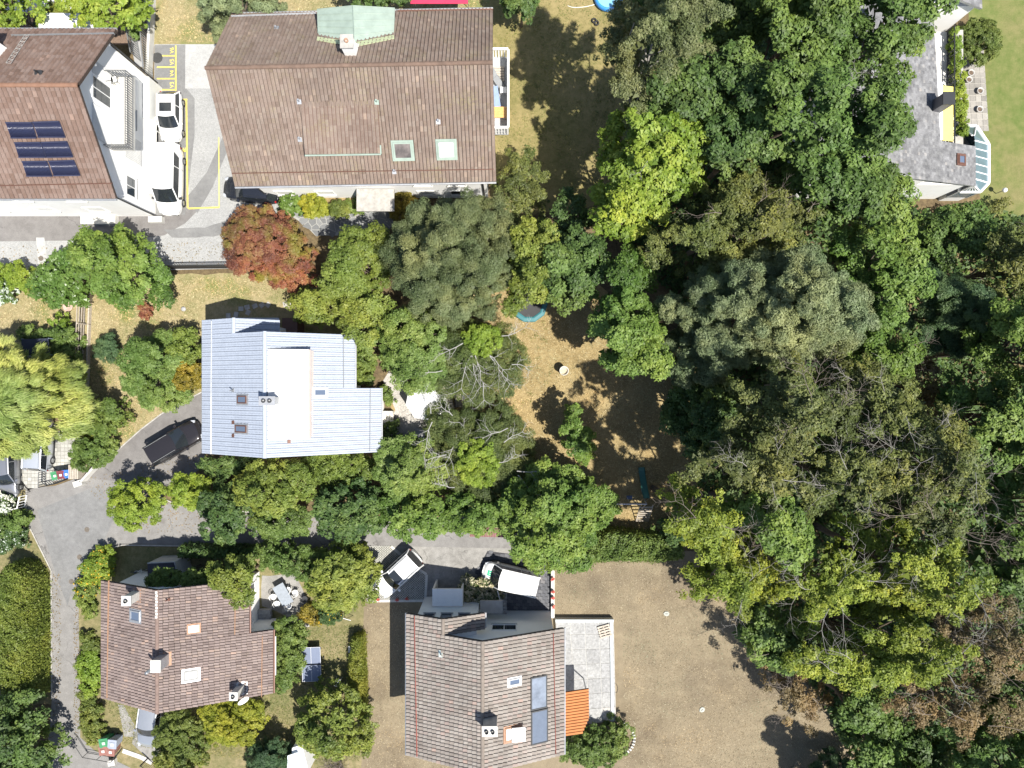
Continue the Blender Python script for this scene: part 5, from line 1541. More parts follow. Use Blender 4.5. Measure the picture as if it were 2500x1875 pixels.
for k in range(8):
    m = MB(); m.box((0, -.85 + k * .2, .12 + k * .225), (.98, .07, .05)); m.build("rung", M_GREYWOOD, t)
p = P(1570, 1180, .6); p.z = .006
t = thing("slide", "dark green garden slide in the tree shade", "slide", p, R(4))
m = MB()
for a, b in (((-.22, .04), (.22, .04)), ((-.26, .16), (-.22, .04)), ((.22, .04), (.26, .16))):
    vs = []
    for k in range(9):
        u = k / 8; y = 1.25 - 2.3 * u; z = .18 + 1.35 * (u * u * .6 + u * .4) + (.05 if k == 0 else 0)
        vs += [(a[0], y, z + a[1]), (b[0], y, z + b[1])]
    m.add(vs, [(2 * k, 2 * k + 1, 2 * k + 3, 2 * k + 2) for k in range(8)])
m.build("chute", plain("slide_green", (.04, .14, .12), .35, var=.1), t)
for s in (-1, 1):
    m = MB(); m.tube([(s * .24, -1.05, 1.55), (s * .24, -1.55, 0)], .03, 6); m.build("leg", M_GREYMETAL, t)
    m = MB(); m.tube([(s * .24, .85, .28), (s * .24, .85, 0)], .025, 6); m.build("foot", M_GREYMETAL, t)

# white parasol over the gravel terrace
p = P(1040, 978, 2.3); p.z = .014
t = thing("parasol", "large white parasol on the gravel terrace", "parasol", p)
m = MB(); m.lathe([(.06, 0), (.045, .05), (.035, 2.5)], 10); m.build("pole", M_GREYMETAL, t)
m = MB(); m.lathe([(.001, .0), (.35, .0), (.35, .08), (.001, .1)], 16); m.build("base", M_CONC, t)
m = MB(); apex = Vector((0, 0, 2.75)); rim = [Vector((1.62 * math.cos(k * math.pi / 4 + .2), 1.62 * math.sin(k * math.pi / 4 + .2), 2.2)) for k in range(8)]
vs = [apex] + rim + [r_.lerp(rim[(k + 1) % 8], .5) * Vector((.97, .97, 1)) if False else r_.lerp(rim[(k + 1) % 8], .5) + Vector((0, 0, -.02)) for k, r_ in enumerate(rim)]
fs = []
for k in range(8): fs += [(0, 1 + k, 9 + k), (0, 9 + k, 1 + (k + 1) % 8)]
m.add(vs, fs); m.build("canopy", M_WHITE, t)
for k in range(8):
    m = MB(); m.tube([apex + Vector((0, 0, -.05)), rim[k] + Vector((0, 0, -.02))], .012, 4); m.build("rib", M_WOOD, t)
# bench set against the house
p = P(948, 1025, .45); p.z = .014
t = thing("garden_bench", "pale concrete and wood bench beside the blue-roofed house", "bench", p)
for k in range(3):
    m = MB(); m.box((-.33 + k * .3, 0, .43), (.27, 1.15, .05)); m.build("seat_board", plain("bleached_wood", (.55, .53, .47), .8, var=.12, scale=6), t)
for s in (-1, 1):
    m = MB(); m.box((0, s * .62, .3), (.75, .18, .6)); m.build("end_block", M_CONCL, t)
m = MB(); a, b = P(931, 985, 0), P(935, 1070, 0); m.box((a.x, (a.y + b.y) / 2, .25), (.25, abs(a.y - b.y), .5)); props(m.build("terrace_wall", M_CONCL), "low pale wall at the foot of the blue-roofed house", "wall")
t = thing("garden_table", "plank table with dark runners under the upper twisted tree", "table", P(1121, 970, 0))
for x in (1111, 1132):
    p = P(x, 972, .5); m = MB(); m.box((p.x, p.y, .5), (.1, 1.5, .1)); m.build("runner", M_DARKMETAL, t, t.location)
    for s in (-1, 1):
        m = MB(); m.box((p.x, p.y + s * .6, .25), (.08, .08, .5)); m.build("leg", M_DARKMETAL, t, t.location)
for k in range(4):
    p = P(1115 + k * 5, 972, .4); m = MB(); m.box((p.x, p.y, .46), (.14, 1.45, .04)); m.build("plank", M_GREYWOOD, t, t.location)
p = P(1131, 968, .6); m = MB(); m.box((0, 0, .565), (.32, .4, .14)); m.box((0, 0, .65), (.2, .26, .05)); o = m.build("grill_box", M_BLACKPLASTIC); o.location = (p.x, p.y, 0); props(o, "small black box on the plank table", "box")
p = P(1022, 1080, 0); m = MB(); m.box((0, 0, .2), (.8, 2.2, .4), R(-12)); m.box((0, 0, .42), (.9, 2.3, .05), R(-12)); o = m.build("stone_trough", M_STONE); o.location = p; props(o, "grey stone block in the shade below the gravel terrace", "stone")

# pallet, hose and planter ring at the south house
p = P(1476, 1540, TZ); 
t = thing("pallet", "wooden pallet lying on the paved terrace", "pallet", p, R(16))
for k in range(5):
    m = MB(); m.box((0, -.42 + k * .21, .12), (1.0, .13, .022)); m.build("board", M_GREYWOOD, t)
for x in (-.42, 0, .42):
    m = MB(); m.box((x, 0, .055), (.1, .95, .1)); m.build("bearer", M_GREYWOOD, t)
def hose(name, label, pts, r, mat, z=.02):
    m = MB(); q = [P(x, y, z) for x, y in pts]
    s = []
    for i in range(len(q) - 1):
        p0, p1, p2, p3 = q[max(i - 1, 0)], q[i], q[i + 1], q[min(i + 2, len(q) - 1)]
        for k in range(5):
            u = k / 5
            s.append(.5 * ((2 * p1) + (p2 - p0) * u + (2 * p0 - 5 * p1 + 4 * p2 - p3) * u * u + (3 * p1 - p0 - 3 * p2 + p3) * u ** 3))
    s.append(q[-1]); m.tube(s, r, 6); props(m.build(name, mat), label, "hose")
hose("garden_hose", "dark hose looped at the terrace edge", [(1503, 1668), (1508, 1678), (1506, 1690), (1500, 1688), (1501, 1675)], .02, M_BLACKPLASTIC)
hose("garden_hose", "thin hose curling on the forecourt by the delivery van", [(1105, 1400), (1108, 1382), (1120, 1378), (1132, 1385), (1136, 1398), (1150, 1388), (1158, 1400)], .018, M_CONC, .035)
hose("garden_hose", "white hose running to the blue pool at the top edge", [(1386, 14), (1400, 18), (1425, 17), (1448, 12), (1462, 6)], .025, M_OFFWHITE)
t = thing("planter_ring", "curved edging of pale stones around the terrace shrub", "edging", P(1520, 1800, 0))
for k in range(13):
    a = -1.25 + k * .2
    p = P(1512 + 36 * math.cos(a), 1802 + 36 * math.sin(a) * 1.05, 0)
    m = MB(); m.box((p.x, p.y, .09), (.2, .13, .18), -a); m.build("edging_stone", M_CONCL, t, t.location)
# flower pots along the low wall and the parking edge
m = MB(); a, b = P(1349, 1385, 0), P(1352, 1505, 0); m.box((a.x, (a.y + b.y) / 2, .2), (.28, abs(a.y - b.y), .4)); props(m.build("low_wall", M_CONCL), "low pale wall between the dark setts and the tan lawn", "wall")
MRED = leaf_mat("red_bloom", (.55, .03, .03), (.7, .06, .05))
def flower(px, py, z, label):
    p = P(px, py, z)
    t = thing("flower_pot", label, "flower pot", p, 0, "red flower pots")
    m = MB(); m.lathe([(.001, 0), (.09, 0), (.13, .2), (.10, .2), (.001, .17)], 12); m.build("pot", M_TERRA, t, None, True)
    m = MB(); rnd = random.Random(px)
    for k in range(16):
        a, r_ = rnd.uniform(0, 6.28), rnd.uniform(.02, .16); c = Vector((r_ * math.cos(a), r_ * math.sin(a), .24 + rnd.uniform(0, .1)))
        m.add([c + Vector((-.04, 0, 0)), c + Vector((0, -.04, .02)), c + Vector((.04, 0, 0)), c + Vector((0, .04, .02))], [(0, 1, 2, 3)])
    m.build("blossom", plain("geranium_red", (.55, .05, .05), .6, var=.2, scale=20), t)
for i, (x, y) in enumerate(((1349, 1412), (1350, 1443), (1350, 1458), (1351, 1479))):
    flower(x, y, .4, ["topmost", "second", "third", "lowest"][i] + " red flower pot on the low wall beside the tan lawn")
for i, (x, y) in enumerate(((924, 1462), (971, 1462), (994, 1460))):
    flower(x, y, .02, ["left", "middle", "right"][i] + " red flower pot on the edge of the grass-grid parking")

# things on the long house's balcony
bz = 2.4
def balc(name, label, cat, px, py, fn, rz=0):
    p = P(px, py, bz + .4); p.z = bz + .02
    t = thing(name, label, cat, p, R(rz)); fn(t); return t
def f_otable(t):
    for k in range(7):
        m = MB(); m.box((0, -.36 + k * .12, .70), (1.05, .11, .03)); m.build("slat", M_WOODL, t)
    for x in (-.45, .45):
        for y in (-.35, .35): m = MB(); m.box((x, y, .35), (.05, .05, .7)); m.build("leg", M_WOODL, t)
balc("balcony_table", "orange slatted wooden table on the long house's balcony", "table", 1221, 278, f_otable)
def f_wtable(t):
    m = MB(); m.box((0, 0, .5), (.5, .45, .04)); m.build("tabletop", M_WHITE, t)
    for x in (-.2, .2):
        for y in (-.18, .18): m = MB(); m.box((x, y, .25), (.04, .04, .5)); m.build("leg", M_WHITE, t)
balc("side_table", "small white side table on the long house's balcony", "table", 1229, 221, f_wtable)
def f_lounger(c1):
    def f(t):
        m = MB(); m.box((0, -.1, .34), (.5, .9, .03), 0, R(4)); m.build("seat", c1, t)
        m = MB(); m.box((0, .62, .52), (.5, .7, .03), 0, R(38)); m.build("backrest", c1, t)
        for x in (-.26, .26):
            m = MB(); m.tube([(x, -.55, 0), (x, -.5, .33), (x, .35, .36), (x, .4, 0)], .018, 5); m.build("frame", M_DARKMETAL, t)
    return f
balc("lounge_chair", "grey folding lounge chair on the long house's balcony", "chair", 1215, 197, f_lounger(plain("grey_mesh", (.20, .21, .22), .7, var=.1)), 35)
balc("lounge_chair", "blue folding chair on the long house's balcony", "chair", 1212, 243, f_lounger(plain("blue_mesh", (.20, .27, .42), .7, var=.1)), 10)
# balcony chairs on the apartment gable
for x, y, l in ((271, 198, "left thin metal chair on the apartment balcony"), (280, 196, "right thin metal chair on the apartment balcony")):
    p = P(x, y, 6.4); p.z = 6.1
    t = thing("metal_chair", l, "chair", p, R(100), "balcony chairs")
    m = MB(); m.box((0, 0, .42), (.4, .4, .02)); m.build("seat", M_OFFWHITE, t)
    m = MB(); m.tube([(-.2, -.2, 0), (-.2, -.2, .8), (-.2, .2, .8), (-.2, .2, 0)], .014, 5); m.tube([(.2, -.2, 0), (.2, -.2, .42)], .014, 5); m.tube([(.2, .2, 0), (.2, .2, .42)], .014, 5); m.build("frame", M_DARKMETAL, t)

# white annex roof and terrace north of the apartment house, pool and awning at the top edge
t = thing("annex", "flat white-roofed annex behind the apartment house", "annex", V3(-34.5, 27.3, 0))
m = MB(); m.box((-34.6, 27.6, 1.2), (3.9, 2.2, 2.4)); m.build("wall", M_WHITEWALL, t, t.location)
m = MB(); m.box((-34.6, 27.55, 2.47), (4.3, 2.5, .12)); m.build("roof", M_WHITE, t, t.location)
sheet("north_terrace", [(-60, -60), (180, -60), (180, 40), (60, 30), (-60, 20)], .012, plain("white_terrace", (.50, .50, .48), .9, var=.08))
sheet("north_bed", [(20, 30), (200, 30), (360, 0), (362, 110), (20, 110)], .010, plain("bark_mulch", (.16, .11, .08), .95, var=.3, scale=6, bmp=.4))
sheet("bin_recess", [(318, 98), (345, 98), (352, 165), (330, 160)], .016, plain("recess_floor", (.30, .30, .30), .9, var=.1))
p = P(1487, -12, .5); p.z = .006
t = thing("paddling_pool", "blue round inflatable pool cut by the top edge", "pool", p)
m = MB(); m.lathe([(1.0, 0), (1.16, .08), (1.2, .25), (1.14, .42), (1.05, .48), (.95, .42), (.9, .25), (.92, .1)], 32); m.build("ring", plain("pool_blue", (.05, .25, .62), .3, var=.08), t, None, True)
m = MB(); m.lathe([(.001, .3), (.93, .3)], 32); m.build("water", plain("pool_water", (.22, .48, .62), .05, var=.05), t)
t = thing("red_awning", "red awning strip along the north side of the long house", "awning", P(1074, 12, 0))
a, b = P(1002, 9, 2.6), P(1142, 9, 2.6)
m = MB(); m.prism([a, b, b + Vector((0, 1.2, -.3)), a + Vector((0, 1.2, -.3))], -.03, 0); m.build("cloth", plain("red_cloth", (.55, .04, .10), .7, var=.1), t, t.location)
for x in (a.x + .1, b.x - .1):
    m = MB(); m.tube([(x, a.y + 1.1, 0), (x, a.y + 1.1, 2.3)], .03, 6); m.build("post", M_GREYMETAL, t, t.location)
for k, (x, y) in enumerate(((1450, 52), (1456, 58))):
    m = MB(); m.lathe([(.12, .0), (.2, .03), (.22, .1), (.2, .17), (.12, .2), (.12, 0)], 16); o = m.build("tyre", M_RUBBER, None, None, True); o.location = P(x, y, 0) + Vector((0, 0, .006)); props(o, ("upper" if k == 0 else "lower") + " of two small black tyres on the shaded lawn", "tyre", "tyres")
# white lamp globes by the north-east house
for x, y, l in ((2410, 113, "white globe lamp beside the round topiary"), (2453, 464, "white globe lamp at the lower end of the green lawn")):
    p = P(x, y, 1.0); p.z = .004
    t = thing("garden_lamp", l, "lamp", p, 0, "garden lamps")
    m = MB(); m.tube([(0, 0, 0), (0, 0, .85)], .035, 8); m.build("post", M_GREYMETAL, t)
    m = MB(); m.lathe([(.001, .8)] + [(.19 * math.sin(a), 1.0 - .19 * math.cos(a)) for a in [k * .39 for k in range(1, 8)]] + [(.001, 1.19)], 16); m.build("globe", M_WHITE, t, None, True)
# shed at the bottom edge, dark-roofed lean-to, corrugated shelter, canopy near the willow
t = thing("garden_shed", "small shed with pale blue-white roof at the bottom edge", "shed", P(715, 1862, 0))
q = [P(702, 1845, 2.3), P(726, 1837, 2.3), P(745, 1900, 2.1), P(700, 1900, 2.1)]
m = MB(); m.prism(q[::-1], -.08, 0); m.build("roof", plain("pale_roof", (.58, .63, .68), .5, var=.08), t, t.location)
m = MB(); m.prism([p_ * Vector((1, 1, 0)) * .985 for p_ in q][::-1], 0, 2.0); m.build("wall", M_WHITEWALL, t, t.location)
m = MB(); a, b = P(738, 1875, 1.2), P(752, 1852, 1.2); m.box(((a.x + b.x) / 2, (a.y + b.y) / 2, .6), (.15, 1.1, 1.2), R(-30)); props(m.build("board_screen", M_OFFWHITE), "pale board leaning beside the shed at the bottom edge", "board")
t = thing("lean_to", "flat dark-roofed lean-to against the north wall of the rosy-roofed house", "shed", P(395, 1395, 0))
q = [P(360, 1375, 2.3), P(426, 1372, 2.3), P(440, 1428, 2.3), P(361, 1424, 2.3)]
m = MB(); m.prism(q[::-1], -.06, 0); m.build("roof", plain("bitumen_roof", (.045, .045, .055), .8, var=.2), t, t.location)
m = MB(); m.prism([p_ - Vector((0, 0, p_.z)) for p_ in q][::-1], 0, 2.2); m.build("wall", M_CONCL, t, t.location)
m = MB(); m.tube([q[0], q[1], q[2]], .05, 5); m.build("edge_trim", M_ZINC, t, t.location)
t = thing("bicycle_shelter", "small shelter with maroon corrugated roof beside the lane", "shelter", P(1185, 1300, 0))
q = [P(1147, 1284, 2.1), P(1240, 1287, 2.1), P(1240, 1312, 2.0), P(1147, 1310, 2.0)]
m = MB(); m.prism(q[::-1], -.03, 0); rf_ = m.build("roof", plain("maroon_sheet", (.20, .09, .09), .6, var=.15), t, t.location)
m = MB()
for k in range(22): u = (k + .5) / 22; m.tube([q[0].lerp(q[1], u), q[3].lerp(q[2], u)], .035, 5)
o = m.build("corrugation", MATS["maroon_sheet"], rf_, t.location); o["kind"] = "stuff"
for c in q: m = MB(); m.tube([(c.x * .997, c.y, 0), (c.x * .997, c.y, 2.0)], .04, 6); m.build("post", M_WOOD, t, t.location)
t = thing("garden_canopy", "dark canopy on blue poles above the willow", "canopy", P(86, 842, 0))
q = [P(52, 828, 2.2), P(118, 826, 2.2), P(122, 866, 2.2), P(54, 868, 2.2)]
m = MB(); m.prism(q[::-1], -.03, 0); m.build("cloth", plain("navy_cloth", (.02, .025, .045), .7, var=.15), t, t.location)
for c in q: m = MB(); m.tube([(c.x, c.y, 0), (c.x, c.y, 2.2)], .035, 6); m.build("pole", plain("blue_pole", (.30, .36, .46), .4, .3, var=.1), t, t.location)
# stepping stones north of the blue-roofed house
for i, (x, y) in enumerate(((589, 754), (604, 750), (623, 747), (640, 745), (655, 744), (606, 763), (577, 768), (558, 771), (697, 743), (709, 744))):
    p = P(x, y, 0); m = MB(); m.box((0, 0, .03), (.42, .36, .06), R(i * 13)); o = m.build("stepping_stone", M_CONC); o.location = p + Vector((0, 0, .004))
    props(o, ["first", "second", "third", "fourth", "fifth"][i % 5] + (" stepping stone of the shaded curved row behind the blue-grey roof" if i < 5 else " stray stepping stone beside the curved row behind the blue-grey roof"), "stepping stone", "stepping stones")
# bicycle against the white north wall of D
p = P(343, 1393, .4); p.z = .006
t = thing("bicycle", "bicycle lying beside the shaded white wall", "bicycle", p, R(8))
for x in (-.5, .5):
    m = MB(); m.tube([(x + .32 * math.cos(a), 0, .33 + .32 * math.sin(a)) for a in [k * .3927 for k in range(17)]], .02, 5); m.build("wheel", M_RUBBER, t)
m = MB()
for a, b in (((-.5, .33), (-.15, .8)), ((-.15, .8), (.0, .3)), ((0, .3), (-.5, .33)), ((0, .3), (.4, .85)), ((-.15, .78), (.4, .85)), ((.4, .9), (.5, .33))): m.tube([(a[0], 0, a[1]), (b[0], 0, b[1])], .018, 5)
m.tube([(.4, -.25, .98), (.4, .25, .98)], .014, 5); m.build("frame", M_OFFWHITE, t)
m = MB(); m.box((-.17, 0, .86), (.24, .14, .05)); m.build("saddle", M_BLACKPLASTIC, t)
# small ornaments
small("water_bowl", "pinkish stone bowl beside the wooden fence", "bowl", 166, 748, .1, lambda t: (MB().lathe([(.001, .05), (.2, .06), (.36, .16), (.42, .15), (.36, .05), (.25, 0)], 18).build("bowl", plain("pink_stone", (.48, .33, .28), .8, var=.15), t, None, True)))
small("garden_stone", "grey round stone on the dry lawn", "stone", 447, 754, .1, lambda t: (MB().lathe([(.001, .16), (.13, .14), (.2, .06), (.2, 0)], 10).build("stone", M_STONE, t, None, True)))
# ------------------------------------------------------------------ vegetation
LEAFCOUNT = [0]
def L(name, *cols, **k):
    g = k.pop('gain', 1.32)
    return leaf_mat(name, *[tuple(min(.8, c * g) for c in t) for t in cols], **k)
SPECIES = {  # mat, leaf length, width ratio, lobe radius, coverage, cluster spread, lobe flattening, upward bias
 'maple':   (L("maple_leaf", (0.041, 0.071, 0.016), (0.078, 0.129, 0.028), (0.127, 0.190, 0.044)), .25, .72, 1.25, 1.7, .26, .62, .75),
 'maple2':  (L("maple_leaf_deep", (0.035, 0.062, 0.018), (0.065, 0.107, 0.027), (0.106, 0.163, 0.041)), .25, .72, 1.35, 1.7, .28, .62, .75),
 'lime':    (L("lime_maple_leaf", (.08, .125, .014), (.155, .215, .026), (.24, .29, .05)), .26, .75, .9, 1.5, .26, .55, .8),
 'green':   (L("fresh_green_leaf", (0.050, 0.088, 0.015), (0.095, 0.155, 0.028), (0.150, 0.215, 0.050)), .26, .55, .95, 1.7, .24, .65, .7),
 'robinia': (L("robinia_leaf", (0.068, 0.110, 0.022), (0.120, 0.175, 0.040), (0.175, 0.230, 0.070)), .22, .45, .8, 1.8, .2, .6, .7),
 'olive':   (L("olive_fine_leaf", (0.058, 0.076, 0.030), (0.098, 0.122, 0.052), (0.145, 0.172, 0.080)), .17, .32, 1.1, 1.9, .22, .75, .35),
 'birch':   (L("birch_leaf", (0.075, 0.088, 0.034), (0.128, 0.142, 0.058), (0.185, 0.195, 0.090)), .17, .5, .95, 1.4, .24, .8, .4),
 'beech':   (L("dull_beech_leaf", (0.050, 0.062, 0.018), (0.097, 0.116, 0.031), (0.158, 0.174, 0.046)), .20, .55, .9, 1.15, .22, .45, .6),
 'beech2':  (L("dark_beech_leaf", (0.044, 0.057, 0.019), (0.081, 0.099, 0.029), (0.132, 0.146, 0.043)), .20, .55, .9, 1.1, .22, .45, .6),
 'ybeech':  (L("yellow_beech_leaf", (0.074, 0.101, 0.013), (0.142, 0.182, 0.022), (0.236, 0.270, 0.040)), .21, .5, .9, 1.25, .22, .5, .55),
 'copper':  (L("withered_brown_leaf", (0.085, 0.062, 0.030), (0.155, 0.115, 0.055), (0.220, 0.165, 0.085)), .19, .5, .9, 1.0, .24, .5, .5),
 'pine':    (L("grey_green_needle", (0.085, 0.11, 0.055), (0.15, 0.185, 0.092), (0.205, 0.245, 0.128)), .26, .22, .72, 2.6, .2, .7, .15),
 'fir':     (L("dark_fir_needle", (0.031, 0.061, 0.027), (0.056, 0.101, 0.043), (0.084, 0.135, 0.056)), .22, .2, .8, 2.2, .2, .6, .3),
 'shade':   (L("dark_shrub_leaf", (0.032, 0.062, 0.019), (0.061, 0.104, 0.029), (0.095, 0.143, 0.036)), .26, .6, .9, 1.6, .24, .7, .6),
 'golden':  (L("golden_leaf", (.10, .085, .012), (.19, .15, .018), (.27, .205, .03)), .17, .6, .6, 1.8, .16, .7, .6),
 'goldgreen': (L("gold_green_leaf", (0.065, 0.090, 0.014), (0.125, 0.160, 0.028), (0.190, 0.225, 0.048)), .22, .6, .85, 1.5, .22, .65, .65),
 'red':     (L("japanese_maple_leaf", (.10, .034, .024), (.185, .07, .04), (.22, .12, .05), blotch=((.20, .18, .035), .32, .54, .66)), .19, .5, .7, 1.7, .18, .5, .75),
 'shrub':   (L("shrub_leaf", (0.050, 0.080, 0.016), (0.095, 0.140, 0.030), (0.145, 0.195, 0.050)), .20, .55, .5, 1.8, .16, .75, .6),
 'limeshrub': (L("lime_shrub_leaf", (.09, .135, .014), (.155, .215, .025), (.21, .265, .04)), .18, .55, .5, 1.8, .15, .75, .6),
 'laurel':  (L("laurel_leaf", (.05, .09, .016), (.085, .145, .03), (.12, .185, .05), rough=.35), .30, .55, .6, 1.5, .2, .7, .75),
 'hedge':   (L("hedge_leaf", (.07, .095, .014), (.125, .155, .026), (.18, .20, .04)), .18, .5, .45, 2.0, .15, .8, .45),
 'olivehedge': (L("olive_hedge_leaf", (0.062, 0.085, 0.016), (0.112, 0.140, 0.030), (0.165, 0.19, 0.046)), .17, .5, .45, 2.0, .15, .8, .45),
 'yellowhedge': (L("yellow_topiary_leaf", (.11, .13, .012), (.19, .205, .02), (.26, .26, .035)), .15, .5, .42, 2.2, .12, .8, .5),
 'thuja':   (L("thuja_spray", (.10, .12, .016), (.16, .17, .025), (.22, .215, .04)), .26, .22, .4, 2.2, .14, .9, .2),
 'willow':  (L("willow_leaf", (0.132, 0.174, 0.041), (0.224, 0.270, 0.072), (0.310, 0.342, 0.120)), .50, .12, 1.0, 2.2, .3, .7, .75),
 'twisted': (L("twisted_tree_leaf", (0.046, 0.065, 0.019), (0.081, 0.105, 0.031), (0.124, 0.146, 0.042)), .13, .45, .75, .8, .25, .35, .6),
 'rose':    (L("rose_leaf", (.035, .065, .02), (.06, .10, .03), (.085, .125, .035)), .15, .6, .4, 1.8, .13, .8, .6),
}
M_FLOWER_W = leaf_mat("white_petal", (.6, .6, .52), (.8, .8, .74))
M_FLOWER_O = leaf_mat("orange_petal", (.50, .30, .015), (.65, .42, .03))
M_DRYBLOOM = L("dried_bloom", (.13, .14, .075), (.25, .235, .15), (.46, .42, .32))

def poly_world(outline, z):
    if len(outline) == 4 and not hasattr(outline[0], '__len__'):
        cx, cy, rx, ry = outline
        outline = [(cx + rx * math.cos(k * math.pi / 9), cy + ry * math.sin(k * math.pi / 9)) for k in range(18)]
    return np.array([P(x, y, z)[:2] for x, y in outline])

def dist_in(pts, Q):
    """signed distance to the polygon boundary (positive inside)"""
    A = Q; B = np.roll(Q, -1, 0); D = B - A
    w = pts[:, None] - A[None]
    t = np.clip((w * D[None]).sum(2) / (D * D).sum(1)[None], 0, 1)
    d = np.linalg.norm(w - t[..., None] * D[None], axis=2).min(1)
    c = ((A[None, :, 1] > pts[:, None, 1]) != (B[None, :, 1] > pts[:, None, 1])) & \
        (pts[:, None, 0] < D[None, :, 0] * (pts[:, None, 1] - A[None, :, 1]) / (D[None, :, 1] + 1e-12) + A[None, :, 0])
    return np.where(c.sum(1) % 2 == 1, d, -d)

def nrm(a):
    return a / (np.linalg.norm(a, axis=1, keepdims=True) + 1e-9)

def leaf_quads(c, axis, normal, size, ratio):
    """one small pointed leaf blade per point"""
    side = nrm(np.cross(normal, axis)) * (size * ratio * .56)[:, None]
    ax = axis * (size * .5)[:, None]
    v = np.empty((len(c), 3, 3))
    v[:, 0] = c - ax * .8 + side; v[:, 1] = c - ax * .8 - side; v[:, 2] = c + ax * 1.1
    return v.reshape(-1, 3), np.arange(len(c) * 3).reshape(-1, 3)

NUP = [0]
def make_lobes(Q, zt, zb, R0, prof, rng, dens=1.0, under=True):
    lo, hi = Q.min(0), Q.max(0)
    area = .5 * abs(np.dot(Q[:, 0], np.roll(Q[:, 1], -1)) - np.dot(Q[:, 1], np.roll(Q[:, 0], -1)))
    cand = rng.uniform(lo, hi, (5000, 2))
    d = dist_in(cand, Q)
    ok = d > R0 * (.5 if R0 > .85 else .32)
    cand, d = cand[ok], d[ok]
    if len(cand) == 0:
        cand = Q.mean(0)[None]; d = np.array([.3])
    dmax = max(d.max(), .3)
    flat = prof == 'flat'
    def dart(minD, cap):
        keep = []
        for i in range(len(cand)):
            if all((cand[i][0] - cand[j][0]) ** 2 + (cand[i][1] - cand[j][1]) ** 2 > minD * minD for j in keep):
                keep.append(i)
            if len(keep) > cap: break
        return keep
    def hgt(t):
        dome = np.sqrt(np.clip(1 - (1 - t) ** 2, 0, 1))
        if prof == 'dome': return dome
        if prof == 'cone': return t ** .9
        if flat: return np.clip(t * 4 + .55, 0, 1)
        return np.clip(.45 + .55 * dome, 0, 1)
    keep = dart(R0 * (.95 if flat else 1.12) / math.sqrt(dens), 320)
    p, dd = cand[keep], d[keep]
    t = np.clip(dd / dmax, 0, 1)
    Rl = R0 * (rng.uniform(.85, 1.1, len(p)) if flat else rng.uniform(.62, 1.25, len(p)))
    z = zb + (zt - zb) * hgt(t) - Rl * .6
    if not flat: z = z + rng.normal(0, 1, len(p)) * min(.09 * (zt - zb), .8)
    lob = np.column_stack([p, np.maximum(z, Rl * .35)])
    NUP[0] = len(lob)
    if not flat and under:            # a lower storey seen through the gaps
        np.random.default_rng(int(area * 10) + 3)
        perm = rng.permutation(len(cand)); cand, d = cand[perm], d[perm]
        keep = dart(R0 * 1.25, 260)
        p2, d2 = cand[keep], d[keep]
        t2 = np.clip(d2 / dmax, 0, 1)
        R2 = R0 * rng.uniform(.7, 1.05, len(p2))
        z2 = zb + (zt - zb) * hgt(t2) - R2 * .6 - R0 * rng.uniform(.9, 2.0, len(p2))
        NUP[0] = len(lob)
        lob = np.vstack([lob, np.column_stack([p2, np.maximum(z2, np.maximum(zb * .5, R2 * .35))])])
        Rl = np.concatenate([Rl, R2])
    return lob, Rl, area

def hedge_points(Q, zt, ls, ratio, rng):
    ls = max(ls, .13)
    area = .5 * abs(np.dot(Q[:, 0], np.roll(Q[:, 1], -1)) - np.dot(Q[:, 1], np.roll(Q[:, 0], -1)))
    n = int(area * 3.4 / (ls * ls * ratio * .5))
    p = rng.uniform(Q.min(0), Q.max(0), (int(n * 2.6), 2)); d = dist_in(p, Q); p, d = p[d > 0], d[d > 0]; p, d = p[:n], d[:n]
    und = .16 * np.sin(p[:, 0] * 3.3 + 1.6 * np.sin(p[:, 1] * 2.1)) * np.sin(p[:, 1] * 2.7 + 1.2 * np.sin(p[:, 0] * 1.9)) + .10 * np.sin(p[:, 1] * 7.1 + p[:, 0] * 3.3) + .08 * np.sin(p[:, 0] * 9.0 - p[:, 1] * 4.1)
    z = zt - .28 * np.clip(1 - d / .35, 0, 1) ** 2 + und + rng.normal(0, .13, len(p))
    top = np.column_stack([p, z])
    A = Q; B = np.roll(Q, -1, 0); Ls = np.linalg.norm(B - A, axis=1); m = int(Ls.sum() * zt * 2.2 / (ls * ls * ratio * .5))
    e = rng.choice(len(Q), m, p=Ls / Ls.sum()); t = rng.uniform(0, 1, m)[:, None]
    q = A[e] * (1 - t) + B[e] * t + rng.normal(0, .10, (m, 2))
    side = np.column_stack([q, rng.uniform(.1, zt - .15, m)])
    out = np.zeros((m, 3)); dd = (B - A)[e] / Ls[e][:, None]
    sgn = 1 if np.dot(Q[:, 0], np.roll(Q[:, 1], -1)) - np.dot(Q[:, 1], np.roll(Q[:, 0], -1)) > 0 else -1
    out[:, 0] = dd[:, 1] * sgn; out[:, 1] = -dd[:, 0] * sgn; out[:, 2] = .3
    upn = np.tile(np.array([0, 0, 1.0]), (len(top), 1))
    return np.vstack([top, side]), np.vstack([upn, out])

